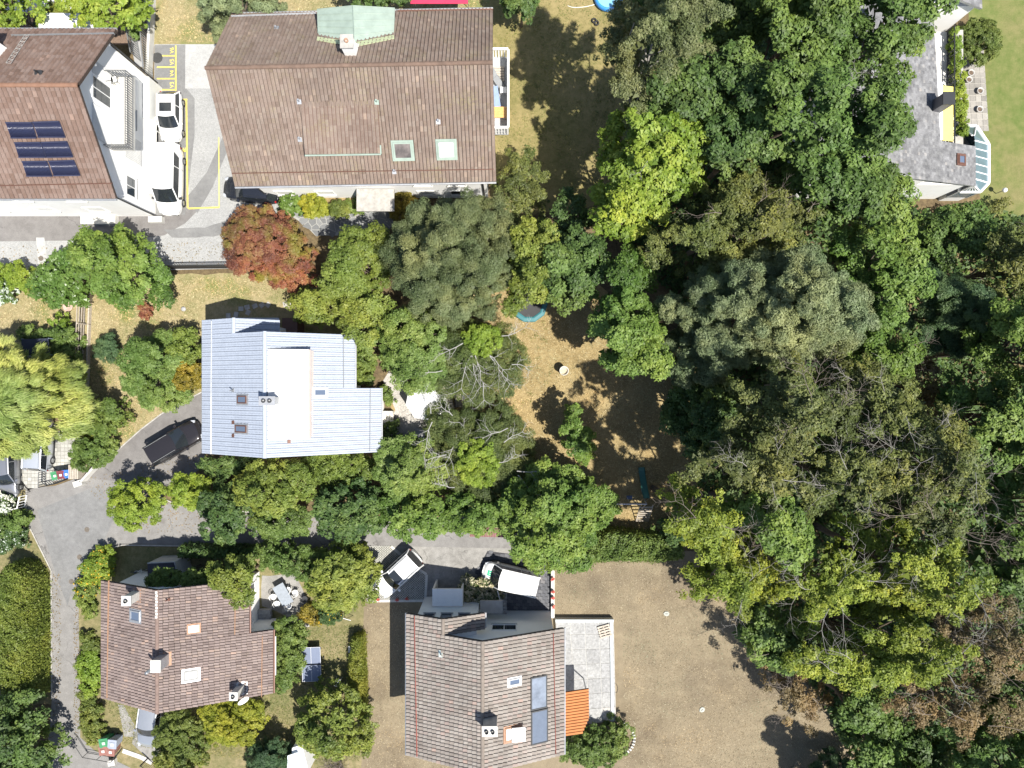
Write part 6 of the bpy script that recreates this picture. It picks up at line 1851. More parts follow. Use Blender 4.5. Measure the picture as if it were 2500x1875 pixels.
def crown_mesh(name, lob, Rl, sp, rng, cover=1.0, wind=None, ragged=1.0, centre=None, spray=False, core=False):
    """lobes carry small leaf tufts; every leaf is a quad on the upper shell of its tuft"""
    mat, ls, ratio, R0, cov, sig, flat, upb = sp
    larea = ls * ls * ratio * .5
    allc, alld, tint = [], [], []
    for k in range(len(lob)):
        R_ = Rl[k]
        r = max(.16, min(.40, R_ * .38))
        m = max(4, int(cover * (1.25 if spray else 1) * (1.4 if k < NUP[0] else .78) * (2 * math.pi * R_ * R_ * .8) / (math.pi * r * r)))
        d = rng.normal(0, 1, (m, 3)); d[:, 2] = np.abs(d[:, 2]) - .22
        d = nrm(d)
        sub = d * (R_ * rng.uniform(.72, 1.12, m))[:, None]; sub[:, 2] *= flat
        if spray and centre is not None:      # beech-like: layered sprays reaching outward
            o_ = lob[k][:2] - centre[:2]; o_ = o_ / (np.linalg.norm(o_) + 1e-6)
            aa = rng.normal(0, .5); o_ = np.array([o_[0] * math.cos(aa) - o_[1] * math.sin(aa), o_[0] * math.sin(aa) + o_[1] * math.cos(aa)])
            ra_ = sub[:, :2] @ o_; rb_ = sub[:, :2] @ np.array([-o_[1], o_[0]])
            ra_ *= 1.75; rb_ *= .55
            taper = 1 - .45 * np.clip(ra_ / (1.75 * R_), 0, 1); rb_ = rb_ * taper
            sub = np.column_stack([o_[0] * ra_ - o_[1] * rb_, o_[1] * ra_ + o_[0] * rb_, sub[:, 2] * .75 - ra_ * .16])
        rs = r * rng.uniform(.6, 1.3, m) * (.8 if spray else 1)
        nl = np.maximum(3, (cov * .72 * 2 * math.pi * rs * rs / larea).astype(int))
        idx = np.repeat(np.arange(m), nl)
        n = len(idx)
        e = rng.normal(0, 1, (n, 3)); e[:, 2] = np.abs(e[:, 2]) * 1.1 - .2
        e = nrm(e)
        off = e * (rs[idx] * rng.uniform(.55, 1.25 * ragged, n))[:, None]; off[:, 2] *= .8
        allc.append(lob[k] + sub[idx] + off); alld.append(e * .75 + d[idx] * .35)
        lt = rng.normal(0, .15); ct = rng.normal(0, .15, m)
        tint.append(.5 + lt + ct[idx] + rng.normal(0, .17, n))
    ncore = 0
    if core:                       # large dark leaves added inside the crown to block light
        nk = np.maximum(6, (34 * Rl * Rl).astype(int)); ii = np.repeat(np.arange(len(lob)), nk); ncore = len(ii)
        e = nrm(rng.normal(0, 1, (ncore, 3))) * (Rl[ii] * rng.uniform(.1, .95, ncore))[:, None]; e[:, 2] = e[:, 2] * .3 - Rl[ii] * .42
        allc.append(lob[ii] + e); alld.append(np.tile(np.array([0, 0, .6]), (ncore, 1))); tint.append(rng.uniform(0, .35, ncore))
    c = np.vstack(allc); d = np.vstack(alld); tn = np.clip(np.concatenate(tint), 0, 1)
    c[:, 2] = np.maximum(c[:, 2], .06)
    n = len(c)
    up = np.zeros((n, 3)); up[:, 2] = upb
    normal = nrm(d * .75 + up + rng.normal(0, .38, (n, 3)))
    ax = rng.normal(0, 1, (n, 3))
    if wind is not None:
        ax = ax * .35 + np.asarray(wind)
        if centre is not None:
            o = c - centre; o[:, 2] = 0; ax = ax + nrm(o) * .7
    ax = nrm(ax - normal * (ax * normal).sum(1)[:, None])
    size = ls * rng.uniform(.65, 1.3, n)
    if ncore: size[-ncore:] = rng.uniform(.34, .52, ncore); ratio = np.where(np.arange(n) < n - ncore, ratio, .75)
    v, q = leaf_quads(c, ax, normal, size, ratio)
    LEAFCOUNT[0] += n
    return v, q, tn

def limb(m, a, b, r0, r1, rnd, seg=4, wig=.15, sides=5):
    a, b = Vector(a), Vector(b)
    d = b - a; Ln = d.length
    pts, rr = [], []
    for k in range(seg + 1):
        t = k / seg
        w = math.sin(t * math.pi) * Ln * wig
        pts.append(a + d * t + Vector((rnd.uniform(-w, w), rnd.uniform(-w, w), rnd.uniform(-w, w) * .5 + Ln * .10 * math.sin(t * math.pi))))
        rr.append(r0 + (r1 - r0) * t)
    m.tube(pts, rr, sides)
    return pts

def twig_spray(m, p, rnd, L0, r0, depth=3, heading=None, flat=.25):
    if heading is None:
        a = rnd.uniform(0, 6.283); heading = Vector((math.cos(a), math.sin(a), .25))
    heading = heading.normalized()
    pts, rr = [Vector(p)], [r0]
    h = heading.copy()
    for k in range(4):
        h = (h + Vector((rnd.uniform(-.35, .35), rnd.uniform(-.35, .35), rnd.uniform(-flat, flat)))).normalized()
        pts.append(pts[-1] + h * L0 / 4); rr.append(r0 * (1 - (k + 1) / 5.5))
    m.tube(pts, rr, 4 if depth > 1 else 3, False)
    if depth > 1:
        for k in (1, 2, 3, 4):
            for s in (-1, 1):
                if rnd.random() < .6:
                    d = (pts[k] - pts[k - 1]).normalized(); side = Vector((-d.y, d.x, rnd.uniform(-.2, .3))) * s
                    twig_spray(m, pts[k], rnd, L0 * rnd.uniform(.35, .62), r0 * .5, depth - 1, d * .8 + side * rnd.uniform(.5, 1.0), flat)

SEED = [100]
def plant(name, label, cat, outline, zt, zb, species, prof='dome', zref=None, trunk=.16, twigs=0, twigmat=None, cover=1.0, group=None, lobe=None, wind=None, dens=1.0, barkmat=None, twigL=1.6, extra=None, ragged=1.0, twigz=.3):
    SEED[0] += 1
    rng = np.random.default_rng(SEED[0]); rnd = random.Random(SEED[0])
    sp = list(SPECIES[species])
    sp[1] *= .88
    if lobe: sp[3] = lobe
    zr_ = zref if zref is not None else zb + (zt - zb) * .6
    Q = poly_world(outline, zr_)
    cen = Q.mean(0)
    root = thing(name, label, cat, (cen[0], cen[1], 0), 0, group)
    lob, Rl, area = make_lobes(Q, zt, zb, sp[3], prof, rng, dens)
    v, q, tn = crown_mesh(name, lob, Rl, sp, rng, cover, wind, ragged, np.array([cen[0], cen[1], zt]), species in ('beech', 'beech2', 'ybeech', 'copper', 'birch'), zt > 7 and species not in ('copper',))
    off = np.array([cen[0], cen[1], 0])
    if prof == 'flat':
        hc, hn = hedge_points(Q, zt, sp[1], sp[2], rng)
        nn_ = nrm(hn + rng.normal(0, .5, hn.shape)); ax_ = nrm(np.cross(nn_, rng.normal(0, 1, hn.shape)))
        v, q = leaf_quads(hc, ax_, nn_, sp[1] * rng.uniform(.7, 1.3, len(hc)), sp[2])
        tn = np.clip(.5 + .22 * np.sin(hc[:, 0] * 1.9 + np.sin(hc[:, 1] * 1.3) * 2) + rng.normal(0, .2, len(hc)), 0, 1)
    link("crown" if trunk and zt > 2.2 else "foliage", np_mesh("crown", v - off, q, tn), sp[0], root)
    bark = barkmat or M_BARK
    m = MB()
    if trunk:
        r0 = trunk * (.35 + zt * .07)
        top = Vector((rnd.uniform(-.3, .3), rnd.uniform(-.3, .3), zb + (zt - zb) * .45))
        limb(m, (0, 0, -.05), top, r0, r0 * .55, rnd, 4, .03, 8)
        ids = list(range(len(lob))); rnd.shuffle(ids)
        for i in ids[:min(len(ids), 18)]:
            e = Vector(lob[i] - off); s = Vector((0, 0, 0)).lerp(top, rnd.uniform(.45, 1.0)); s.z = max(s.z, min(zb, e.z * .6))
            limb(m, s, e, r0 * .35, .025, rnd, 4, .12, 5)
    else:
        for i in range(0, len(lob), 2):
            e = Vector(lob[i] - off)
            limb(m, (e.x * .55, e.y * .55, -.02), e, .035, .012, rnd, 3, .08, 4)
    m.build("trunk" if trunk else "stems", bark, root)
    if twigs:
        m = MB()
        ordr = sorted(range(len(lob)), key=lambda i: -lob[i][2] + rnd.uniform(0, 3))
        for i in ordr[:max(1, int(twigs * .7))]:
            e = Vector(lob[i] - off); o = Vector((e.x, e.y, 0))
            a = math.atan2(e.y, e.x) + rnd.uniform(-.9, .9)
            twig_spray(m, e + Vector((0, 0, Rl[i] * twigz)), rnd, twigL * rnd.uniform(.8, 1.5), .022, 3, Vector((math.cos(a), math.sin(a), .28)))
        m.build("bare_branches", twigmat or M_TWIG, root)["kind"] = "stuff"
    if extra:
        for exmat, exsz, frac, exname in extra:
            n = int(len(v) / 3 * frac)
            id_ = rng.integers(0, len(v) // 3, n)
            c = v.reshape(-1, 3, 3)[id_].mean(1) - off + np.array([0, 0, .05])
            nn = nrm(rng.normal(0, .4, (n, 3)) + np.array([0, 0, 1.0])); ax = nrm(np.cross(nn, rng.normal(0, 1, (n, 3))))
            vv, qq = leaf_quads(c, ax, nn, exsz * rng.uniform(.7, 1.3, n), .9)
            link(exname, np_mesh(exname, vv, qq, rng.uniform(0, 1, n)), exmat, root)["kind"] = "stuff"
    return root

T = lambda label, outline, zt, zb, sp, **k: plant(k.pop('name', "deciduous_tree"), label, k.pop('cat', "tree"), outline, zt, zb, sp, **k)
S = lambda label, outline, zt, sp, **k: plant(k.pop('name', "shrub"), label, k.pop('cat', "shrub"), outline, zt, k.pop('zb', .15), sp, trunk=k.pop('trunk', 0), prof=k.pop('prof', 'mound'), **k)
H_ = lambda label, outline, zt, sp, **k: plant(k.pop('name', "hedge"), label, "hedge", outline, zt, .1, sp, prof='flat', trunk=0, zref=k.pop('zref', zt * .8), **k)

# --- the wood, north east to south east
T("pale olive birch leaning over the shaded lawn at the top", [(1480, 130), (1495, 60), (1570, -30), (1690, -40), (1725, 70), (1700, 170), (1620, 215), (1560, 245), (1500, 200)], 19, 5, 'birch', cover=1.5, barkmat=M_PALEBARK, name="birch_tree")
T("dark maple just below the pale birch", [(1505, 225), (1600, 210), (1700, 180), (1745, 240), (1720, 310), (1650, 330), (1560, 310)], 14, 5, 'maple2')
T("broad green maple at the top edge right of the birch", [(1700, -60), (1850, -60), (1890, 30), (1850, 110), (1800, 140), (1760, 110), (1715, 60)], 13, 5, 'maple2')
T("tall maple at the top edge, middle of the wood", [(1850, -60), (2040, -60), (2060, 60), (2010, 160), (1910, 180), (1860, 110)], 18, 7, 'maple', twigs=2, twigmat=M_PALEBARK)
T("maple overhanging the slate roof at the top right", [(2040, -60), (2270, -60), (2275, 40), (2275, 95), (2215, 125), (2170, 190), (2080, 190), (2040, 100)], 16, 6, 'maple')
T("dark maple crown left of the forest gap", [(1665, 210), (1740, 150), (1830, 170), (1850, 260), (1800, 330), (1720, 310)], 15, 6, 'maple2')
T("large maple crown in the heart of the north wood", [(1830, 190), (1930, 170), (2040, 180), (2060, 290), (1990, 370), (1900, 350), (1840, 290)], 19, 8, 'maple', twigs=2, twigmat=M_PALEBARK)
T("large maple crown against the slate roof", [(2040, 190), (2150, 190), (2190, 200), (2185, 300), (2180, 370), (2150, 415), (2090, 400), (2030, 320)], 17, 7, 'maple')
T("spreading maple bough above the forest gap", [(1700, 300), (1790, 320), (1880, 340), (1860, 400), (1810, 420), (1750, 380)], 14, 7, 'maple2', name="deciduous_tree")
T("maple below the slate roof's white wall", [(1900, 370), (2000, 370), (2110, 415), (2160, 440), (2185, 490), (2140, 540), (2050, 545), (1950, 500), (1900, 450)], 15, 6, 'maple')
T("bright lime green maple standing out of the dark wood", [(1500, 275), (1530, 255), (1590, 262), (1650, 300), (1700, 345), (1725, 400), (1775, 415), (1740, 440), (1700, 450), (1670, 490), (1600, 520), (1550, 570), (1490, 585), (1445, 560), (1430, 520), (1455, 480), (1470, 430), (1470, 370)], 14, 4, 'lime', cover=.95, twigs=2, twigmat=M_PALEBARK)
T("dark olive beech below the lime maple, with bare twigs", [(1700, 490), (1760, 450), (1840, 400), (1870, 450), (1960, 500), (2000, 560), (1930, 620), (1850, 650), (1760, 650), (1680, 650), (1590, 620), (1540, 600), (1600, 550), (1660, 530)], 14, 5, 'beech', twigs=7, name="beech_tree")
T("fresh green ash at the edge of the golden lawn", [(1500, 640), (1540, 615), (1580, 680), (1570, 740), (1610, 770), (1640, 830), (1610, 880), (1600, 930), (1530, 900), (1480, 880), (1440, 820), (1440, 770), (1480, 720)], 12, 3, 'green')
T("big grey-green pine in the middle of the wood", [(1640, 740), (1700, 700), (1720, 660), (1790, 640), (1880, 600), (1990, 620), (2070, 680), (2115, 770), (2090, 850), (2020, 880), (1900, 870), (1830, 890), (1760, 905), (1720, 860), (1700, 800), (1650, 770)], 16, 6, 'pine', name="pine_tree", cat="pine", lobe=.85)
T("grey-green pine bough behind the fresh green ash", [(1600, 830), (1680, 800), (1740, 850), (1760, 920), (1700, 945), (1630, 920)], 10, 4, 'pine', name="pine_tree", cat="pine")
T("mid green tree right of the pine", [(2010, 600), (2060, 560), (2140, 560), (2220, 610), (2235, 700), (2190, 780), (2130, 850), (2110, 760), (2070, 680)], 14, 5, 'green')
T("dark green tree below the white wall of the slate house", [(2200, 515), (2280, 505), (2400, 505), (2440, 545), (2400, 620), (2310, 650), (2230, 610)], 10, 3, 'maple')
T("brownish olive tree at the right edge", [(2400, 620), (2460, 560), (2560, 540), (2580, 680), (2500, 760), (2420, 720)], 14, 5, 'beech', twigs=3)
T("bluish dark tree in the hollow right of the pine", [(2240, 660), (2330, 660), (2410, 730), (2400, 830), (2310, 870), (2240, 800)], 12, 4, 'fir', name="deciduous_tree")
T("green tree at the right edge below the brownish one", [(2400, 760), (2500, 740), (2590, 760), (2590, 960), (2480, 960), (2410, 880)], 16, 6, 'green')
T("teal-dark tree at the right edge of the wood", [(2320, 960), (2400, 920), (2500, 960), (2580, 1000), (2580, 1120), (2440, 1130), (2350, 1080)], 15, 5, 'maple')
T("fresh green tree at the right edge, lower half", [(2380, 1140), (2480, 1130), (2590, 1150), (2590, 1330), (2480, 1370), (2400, 1300)], 15, 5, 'green')
T("brown undergrowth tree in the gap of the wood", [(2180, 840), (2260, 850), (2290, 930), (2330, 990), (2270, 1040), (2200, 980), (2160, 900)], 9, 2, 'copper', cover=.7, twigs=3)
T("dark beech, upper left of the dull crowns", [(1830, 930), (1890, 900), (1970, 900), (2010, 970), (1990, 1060), (1910, 1090), (1820, 1060), (1800, 990)], 19, 6, 'beech2', twigs=8, name="beech_tree")
T("dark beech, upper right of the dull crowns", [(2010, 900), (2100, 890), (2180, 920), (2210, 1000), (2150, 1080), (2060, 1080), (2000, 1010)], 16, 5, 'beech', twigs=10, name="beech_tree", twigmat=M_PALEBARK)
T("olive beech with streaming twigs at the right of the dull crowns", [(2180, 960), (2270, 980), (2320, 1060), (2370, 1150), (2330, 1220), (2230, 1210), (2150, 1140), (2150, 1060)], 17, 6, 'beech', twigs=12, name="beech_tree", twigmat=M_PALEBARK)
T("dark beech bough reaching over the shaded lawn", [(1700, 1100), (1770, 1070), (1850, 1060), (1930, 1100), (1940, 1180), (1860, 1210), (1780, 1190), (1720, 1150)], 18, 6, 'beech2', twigs=6, name="beech_tree", twigmat=M_PALEBARK)
T("dull beech in the centre of the south wood", [(1930, 1090), (2050, 1080), (2150, 1100), (2170, 1190), (2090, 1240), (1990, 1240), (1920, 1190)], 16, 5, 'beech', twigs=9, name="beech_tree", twigmat=M_PALEBARK)
T("beech with a large spray of dead grey branches", [(2120, 1190), (2230, 1190), (2310, 1240), (2330, 1300), (2240, 1310), (2150, 1290)], 15, 5, 'beech2', cover=.6, twigs=16, twigL=3.0, name="beech_tree", twigmat=M_TWIG)
T("dark understorey tree by the stone pots", [(1650, 950), (1720, 920), (1810, 950), (1830, 1040), (1780, 1120), (1700, 1130), (1650, 1080), (1640, 1010)], 9, 1, 'shade')
T("yellow-green beech tip nearest the swing", [(1625, 1235), (1650, 1195), (1710, 1190), (1760, 1240), (1770, 1310), (1720, 1350), (1680, 1330), (1650, 1280)], 17, 6, 'ybeech', twigs=4, name="beech_tree", cover=1.0)
T("yellow-green beech above the tan lawn", [(1700, 1340), (1770, 1300), (1840, 1320), (1870, 1400), (1840, 1480), (1770, 1500), (1720, 1450), (1690, 1390)], 16, 5, 'ybeech', twigs=5, name="beech_tree", twigmat=M_PALEBARK)
T("green beech between the dull and the yellow crowns", [(1770, 1220), (1880, 1210), (1960, 1240), (1960, 1330), (1880, 1360), (1800, 1310)], 17, 6, 'green', twigs=4, twigmat=M_PALEBARK)
T("yellow beech in the middle with a fan of pale branches", [(1870, 1350), (1970, 1310), (2070, 1330), (2090, 1430), (2020, 1500), (1910, 1480), (1860, 1420)], 16, 5, 'ybeech', twigs=11, twigL=2.2, name="beech_tree", twigmat=M_PALEBARK)
T("yellow beech on the right of the bright crowns", [(2080, 1290), (2200, 1290), (2310, 1310), (2330, 1400), (2260, 1480), (2150, 1480), (2080, 1400)], 17, 6, 'ybeech', twigs=8, name="beech_tree", twigmat=M_PALEBARK)
T("dark green beech flank above the tan lawn's edge", [(1770, 1490), (1850, 1470), (1930, 1490), (1960, 1570), (1900, 1620), (1830, 1590)], 12, 4, 'maple', twigs=3)
T("lime-yellow beech, lowest of the bright crowns", [(1880, 1590), (1960, 1520), (2080, 1510), (2200, 1490), (2290, 1510), (2290, 1590), (2200, 1650), (2080, 1650), (1960, 1640)], 16, 5, 'ybeech', twigs=9, name="beech_tree", twigmat=M_PALEBARK)
T("withered brown tree beside the lime-yellow crowns", [(2290, 1480), (2370, 1430), (2460, 1450), (2480, 1560), (2420, 1640), (2330, 1640), (2290, 1570)], 16, 5, 'copper', cover=.9, twigs=12, twigL=2.2)
T("withered brown tree lower down the slope", [(2210, 1650), (2320, 1640), (2420, 1650), (2440, 1720), (2340, 1770), (2240, 1760), (2150, 1700)], 14, 4, 'copper', cover=.8, twigs=12, twigL=2.4)
T("thin brown tree at the edge of the tan lawn", [(1850, 1620), (1940, 1630), (2010, 1670), (2010, 1730), (1950, 1770), (1890, 1720), (1860, 1670)], 9, 2, 'copper', cover=.75, twigs=6)
T("dark green tree throwing its shadow on the tan lawn", [(2020, 1660), (2110, 1660), (2160, 1720), (2170, 1800), (2090, 1830), (2030, 1760)], 10, 3, 'maple')
T("green tree at the bottom edge right of the tan lawn", [(2080, 1820), (2180, 1770), (2280, 1800), (2320, 1880), (2280, 1960), (2100, 1960), (2060, 1890)], 12, 3, 'maple')
T("green tree in the bottom right corner", [(2300, 1790), (2410, 1740), (2500, 1760), (2600, 1780), (2600, 1960), (2350, 1960)], 15, 4, 'green')
T("dark tree at the right edge above the corner", [(2440, 1580), (2520, 1560), (2600, 1600), (2600, 1770), (2490, 1760), (2430, 1690)], 15, 4, 'maple2')
T("green tree right of the withered crowns", [(2330, 1320), (2420, 1310), (2520, 1340), (2600, 1360), (2600, 1560), (2490, 1470), (2380, 1420)], 15, 5, 'maple', twigs=2)
T("shaded understorey tree beside the stone gap below the pine", [(2110, 820), (2200, 800), (2240, 870), (2170, 930), (2080, 900)], 11, 4, 'green', twigs=4)

# --- dark leaf layer added so the gaps of the wood go near black
rng = np.random.default_rng(9)
ug = np.array([P(x, y, 1.0)[:2] for x, y in ((1540, -60), (2180, -60), (2150, 420), (2260, 500), (2600, 520), (2600, 1960), (2120, 1960), (2000, 1700), (1860, 1560), (1760, 1420), (1700, 1260), (1690, 950), (1640, 720), (1500, 560), (1560, 330))])
c2 = rng.uniform(ug.min(0), ug.max(0), (90000, 2)); c2 = c2[dist_in(c2, ug) > .2]
nz = np.sin(c2[:, 0] * 1.1) * np.cos(c2[:, 1] * 1.3 + c2[:, 0] * .4)
cc = np.column_stack([c2, .25 + np.clip(nz + .6, 0, 2) * rng.uniform(.2, 1.3, len(c2))])
nn = nrm(rng.normal(0, .5, (len(cc), 3)) + np.array([0, 0, 1.0])); ax = nrm(np.cross(nn, rng.normal(0, 1, (len(cc), 3))))
vv, qq = leaf_quads(cc, ax, nn, .42 * rng.uniform(.6, 1.3, len(cc)), .6)
o = link("undergrowth", np_mesh("undergrowth", vv, qq, rng.uniform(0, 1, len(cc))), SPECIES['shade'][0])
props(o, "dark leaf layer added to darken the gaps of the wood", "undergrowth", None, "stuff")

# --- single blades and tufts on the lawns
def grass(name, label, px, per_m2, size, mat, seed, up=.5, clump=0.0):
    rng = np.random.default_rng(seed)
    Q = np.array([P(x, y, 0)[:2] for x, y in px])
    A_ = .5 * abs(np.dot(Q[:, 0], np.roll(Q[:, 1], -1)) - np.dot(Q[:, 1], np.roll(Q[:, 0], -1)))
    n = int(A_ * per_m2)
    p = rng.uniform(Q.min(0), Q.max(0), (int(n * 2.2), 2)); p = p[dist_in(p, Q) > .05][:n]
    if clump:
        k = max(1, len(p) // 14); p = p[rng.integers(0, k, len(p))] + rng.normal(0, clump, (len(p), 2))
    c = np.column_stack([p, np.full(len(p), size * .22)])
    ax = nrm(rng.normal(0, 1, (len(p), 3)) * np.array([1, 1, .25]) + np.array([0, 0, up])); nn = nrm(np.cross(ax, rng.normal(0, 1, (len(p), 3))) + np.array([0, 0, .6]))
    v, q = leaf_quads(c, ax, nn, size * rng.uniform(.6, 1.4, len(p)), .28)
    o = link(name, np_mesh(name, v, q, rng.uniform(0, 1, len(p))), mat)
    props(o, label, "grass", None, "stuff")
M_DRYG = leaf_mat("dry_blade", (.24, .195, .125), (.37, .315, .215), (.50, .44, .31), trans=.1)
M_GOLDG = leaf_mat("straw_blade", (.26, .20, .10), (.44, .36, .2), (.58, .50, .30), trans=.1)
M_GRNG = leaf_mat("green_blade", (.10, .135, .03), (.19, .215, .06), (.33, .30, .12), trans=.2)
SL = [(895, 1480), (1000, 1475), (1005, 1850), (1200, 1875), (1375, 1875), (1520, 1870), (1520, 1520), (1360, 1500), (1355, 1370), (1690, 1370), (1760, 1440), (2060, 1800), (2060, 1900), (890, 1900)]
grass("dry_grass", "short dry grass of the large tan lawn", SL, 120, .10, M_DRYG, 1, .25)
grass("straw_grass", "parched straw grass of the golden lawn", [(960, 780), (1210, 670), (1370, 680), (1690, 880), (1730, 1310), (1400, 1330), (1180, 1270)], 130, .13, M_GOLDG, 2, .3)
grass("straw_grass", "dry grass of the west garden lawn", [(210, 695), (380, 675), (760, 675), (760, 720), (497, 730), (497, 950), (340, 1045), (240, 1140), (205, 1100)], 150, .13, M_GOLDG, 3, .4)
grass("straw_grass", "dry grass of the far west lawn", [(-60, 700), (195, 700), (195, 900), (-60, 900)], 120, .14, M_GOLDG, 4, .4)
grass("straw_grass", "dry grass north of the parking bays", [(375, -60), (1190, -60), (1190, 20), (560, 40), (530, 105), (375, 105)], 110, .13, M_GOLDG, 5, .4)
grass("green_grass", "green tufts in the west garden lawn", [(380, 675), (760, 675), (760, 740), (497, 740), (440, 800), (330, 1040), (260, 1110), (240, 900)], 60, .14, M_GRNG, 6, .6, .22)
grass("green_grass", "green tufts on the lawn beside the long house", [(1215, -40), (1560, -40), (1540, 450), (1215, 480)], 70, .13, M_GRNG, 7, .5, .2)
grass("green_grass", "grass of the south-west garden", [(240, 1440), (250, 1700), (300, 1820), (640, 1860), (880, 1860), (880, 1520), (700, 1540), (640, 1700), (250, 1700)], 120, .13, M_GRNG, 8, .5)
grass("green_grass", "green tufts on the golden lawn", [(1230, 690), (1340, 690), (1360, 960), (1240, 1000)], 14, .16, M_GRNG, 9, .6, .12)

# --- fallen leaves on the lane and yard edges
rng = np.random.default_rng(21)
pts_ = []
for poly, n in (([(200, 1170), (480, 1110), (500, 1150), (400, 1220), (900, 1262), (1340, 1265), (1340, 1300), (900, 1300), (300, 1300)], 1500), ([(128, 1400), (150, 1400), (150, 1700), (130, 1800)], 250), ([(180, 1480), (192, 1480), (194, 1800), (180, 1800)], 220), ([(0, 600), (560, 590), (560, 650), (0, 660)], 500)):
    Q = np.array([P(x, y, 0)[:2] for x, y in poly]); p = rng.uniform(Q.min(0), Q.max(0), (n * 3, 2)); pts_.append(p[dist_in(p, Q) > 0][:n])
c2 = np.vstack(pts_); cc = np.column_stack([c2, np.full(len(c2), .03)])
nn = nrm(rng.normal(0, .25, (len(cc), 3)) + np.array([0, 0, 1.0])); ax = nrm(np.cross(nn, rng.normal(0, 1, (len(cc), 3))))
vv, qq = leaf_quads(cc, ax, nn, .09 * rng.uniform(.6, 1.5, len(cc)), .7)
props(link("fallen_leaves", np_mesh("fallen_leaves", vv, qq, rng.uniform(0, 1, len(cc))), MATS["withered_brown_leaf"]), "scattered fallen leaves along the lane and yard edges", "leaves", None, "stuff")

# --- middle gardens
T("grey-olive fine-leaved tree south of the long house", [(975, 540), (1040, 495), (1140, 480), (1215, 510), (1255, 560), (1262, 640), (1240, 720), (1195, 770), (1120, 790), (1060, 780), (1000, 745), (962, 690), (955, 610)], 10.5, 3, 'olive')
T("yellow-topped green tree right of the grey-olive tree", [(1240, 570), (1290, 525), (1350, 540), (1380, 600), (1365, 670), (1345, 735), (1300, 740), (1260, 762), (1228, 755), (1245, 660)], 9, 3, 'goldgreen')
T("dark green tree behind the trampoline", [(1330, 580), (1400, 540), (1460, 580), (1480, 660), (1430, 720), (1360, 740), (1320, 690)], 10, 3, 'maple2')
T("small brown-olive tree at the corner of the long house", [(1220, 400), (1265, 378), (1315, 410), (1330, 470), (1300, 520), (1240, 510), (1215, 450)], 5.5, 1.5, 'beech')
T("dark green tree between the lime maple and the long house lawn", [(1330, 500), (1400, 470), (1450, 500), (1440, 560), (1380, 560)], 7, 2, 'maple2')
T("yellowish green tree below the flagstone path", [(800, 600), (850, 565), (905, 555), (945, 590), (935, 650), (905, 710), (860, 740), (810, 720), (780, 690), (790, 640)], 7.5, 2, 'goldgreen')
T("small dark green tree next to the blue-roofed house's north corner", [(722, 735), (745, 705), (790, 700), (835, 720), (830, 770), (780, 782), (735, 770)], 5, 1.5, 'goldgreen')
T("fresh green tree beside the east eaves of the blue roof", [(845, 745), (900, 720), (940, 740), (935, 800), (890, 830), (850, 810)], 6.5, 2, 'goldgreen')
T("green tree above the parasol", [(935, 800), (975, 768), (1040, 765), (1085, 800), (1080, 860), (1060, 900), (1045, 945), (1000, 955), (965, 930), (935, 880)], 6.5, 2, 'robinia')
S("climbing shrub along the east eaves of the blue-roofed house", [(872, 815), (915, 820), (918, 870), (905, 930), (872, 935)], 3.6, 'shrub')
S("small shrub by the corner step of the blue-roofed house", [(932, 955), (950, 945), (965, 970), (960, 985), (935, 982)], 1.2, 'shrub')
S("shrub below the terrace bench", (952, 1062, 26, 18), 1.2, 'shade')
tw1 = T("upper twisted tree with white contorted branches", [(1030, 850), (1080, 800), (1150, 790), (1250, 800), (1280, 850), (1278, 920), (1240, 975), (1170, 985), (1110, 965), (1050, 930)], 4.6, 2.0, 'twisted', twigs=0, cover=1.5, barkmat=M_PALEBARK, name="twisted_tree")
tw2 = T("lower twisted tree with white contorted branches", [(1030, 1015), (1090, 985), (1150, 1020), (1230, 1000), (1275, 1050), (1300, 1110), (1290, 1180), (1250, 1215), (1180, 1225), (1110, 1190), (1080, 1120), (1040, 1070)], 4.6, 2.0, 'twisted', twigs=0, cover=1.5, barkmat=M_PALEBARK, name="twisted_tree")
M_WHITEBR = plain("white_branch", (.36, .35, .335), .8, var=.12, scale=4)
rnd = random.Random(77)
def twisted_branches(root, starts, zz):
    m = MB(); o = root.location
    for (x, y, a, Ln) in starts:
        p = P(x, y, zz) - o; hdg = Vector((math.cos(R(a)), math.sin(R(a)), .02))
        twig_spray(m, p, rnd, Ln, .036, 3, hdg, .10)
    m.build("white_branches", M_WHITEBR, root, None)
twisted_branches(tw1, [(1150, 868, 225, 2.6), (1152, 868, 265, 2.4), (1160, 868, 285, 2.4), (1190, 865, -20, 2.2), (1195, 868, -60, 2.6), (1080, 905, 175, 2.0), (1225, 820, 10, 1.9), (1130, 838, 190, 2.2), (1180, 935, -70, 1.7), (1250, 890, 0, 1.4)], 4.55)
twisted_branches(tw2, [(1055, 1030, 240, 2.6), (1052, 1010, 100, 1.5), (1105, 1015, 110, 1.4), (1115, 1060, -100, 2.4), (1135, 1080, 60, 1.6), (1090, 1110, 200, 2.0), (1240, 1045, 200, 2.6), (1262, 1150, -10, 2.0), (1265, 1160, -40, 2.6), (1215, 1130, 0, 1.5), (1230, 1080, 30, 1.6), (1110, 1190, 170, 1.6)], 4.55)
S("lime green clump growing through the upper twisted tree", (1180, 835, 42, 38), 5.2, 'limeshrub', zb=2.5, trunk=.08)
S("lime green clump growing through the lower twisted tree", (1168, 1128, 54, 52), 5.2, 'limeshrub', zb=2.5, trunk=.08)
T("small green tree alone on the golden lawn", [(1368, 1060), (1385, 1010), (1402, 985), (1418, 1020), (1432, 1070), (1450, 1110), (1430, 1128), (1390, 1105)], 5.2, 1.2, 'green', lobe=.6)
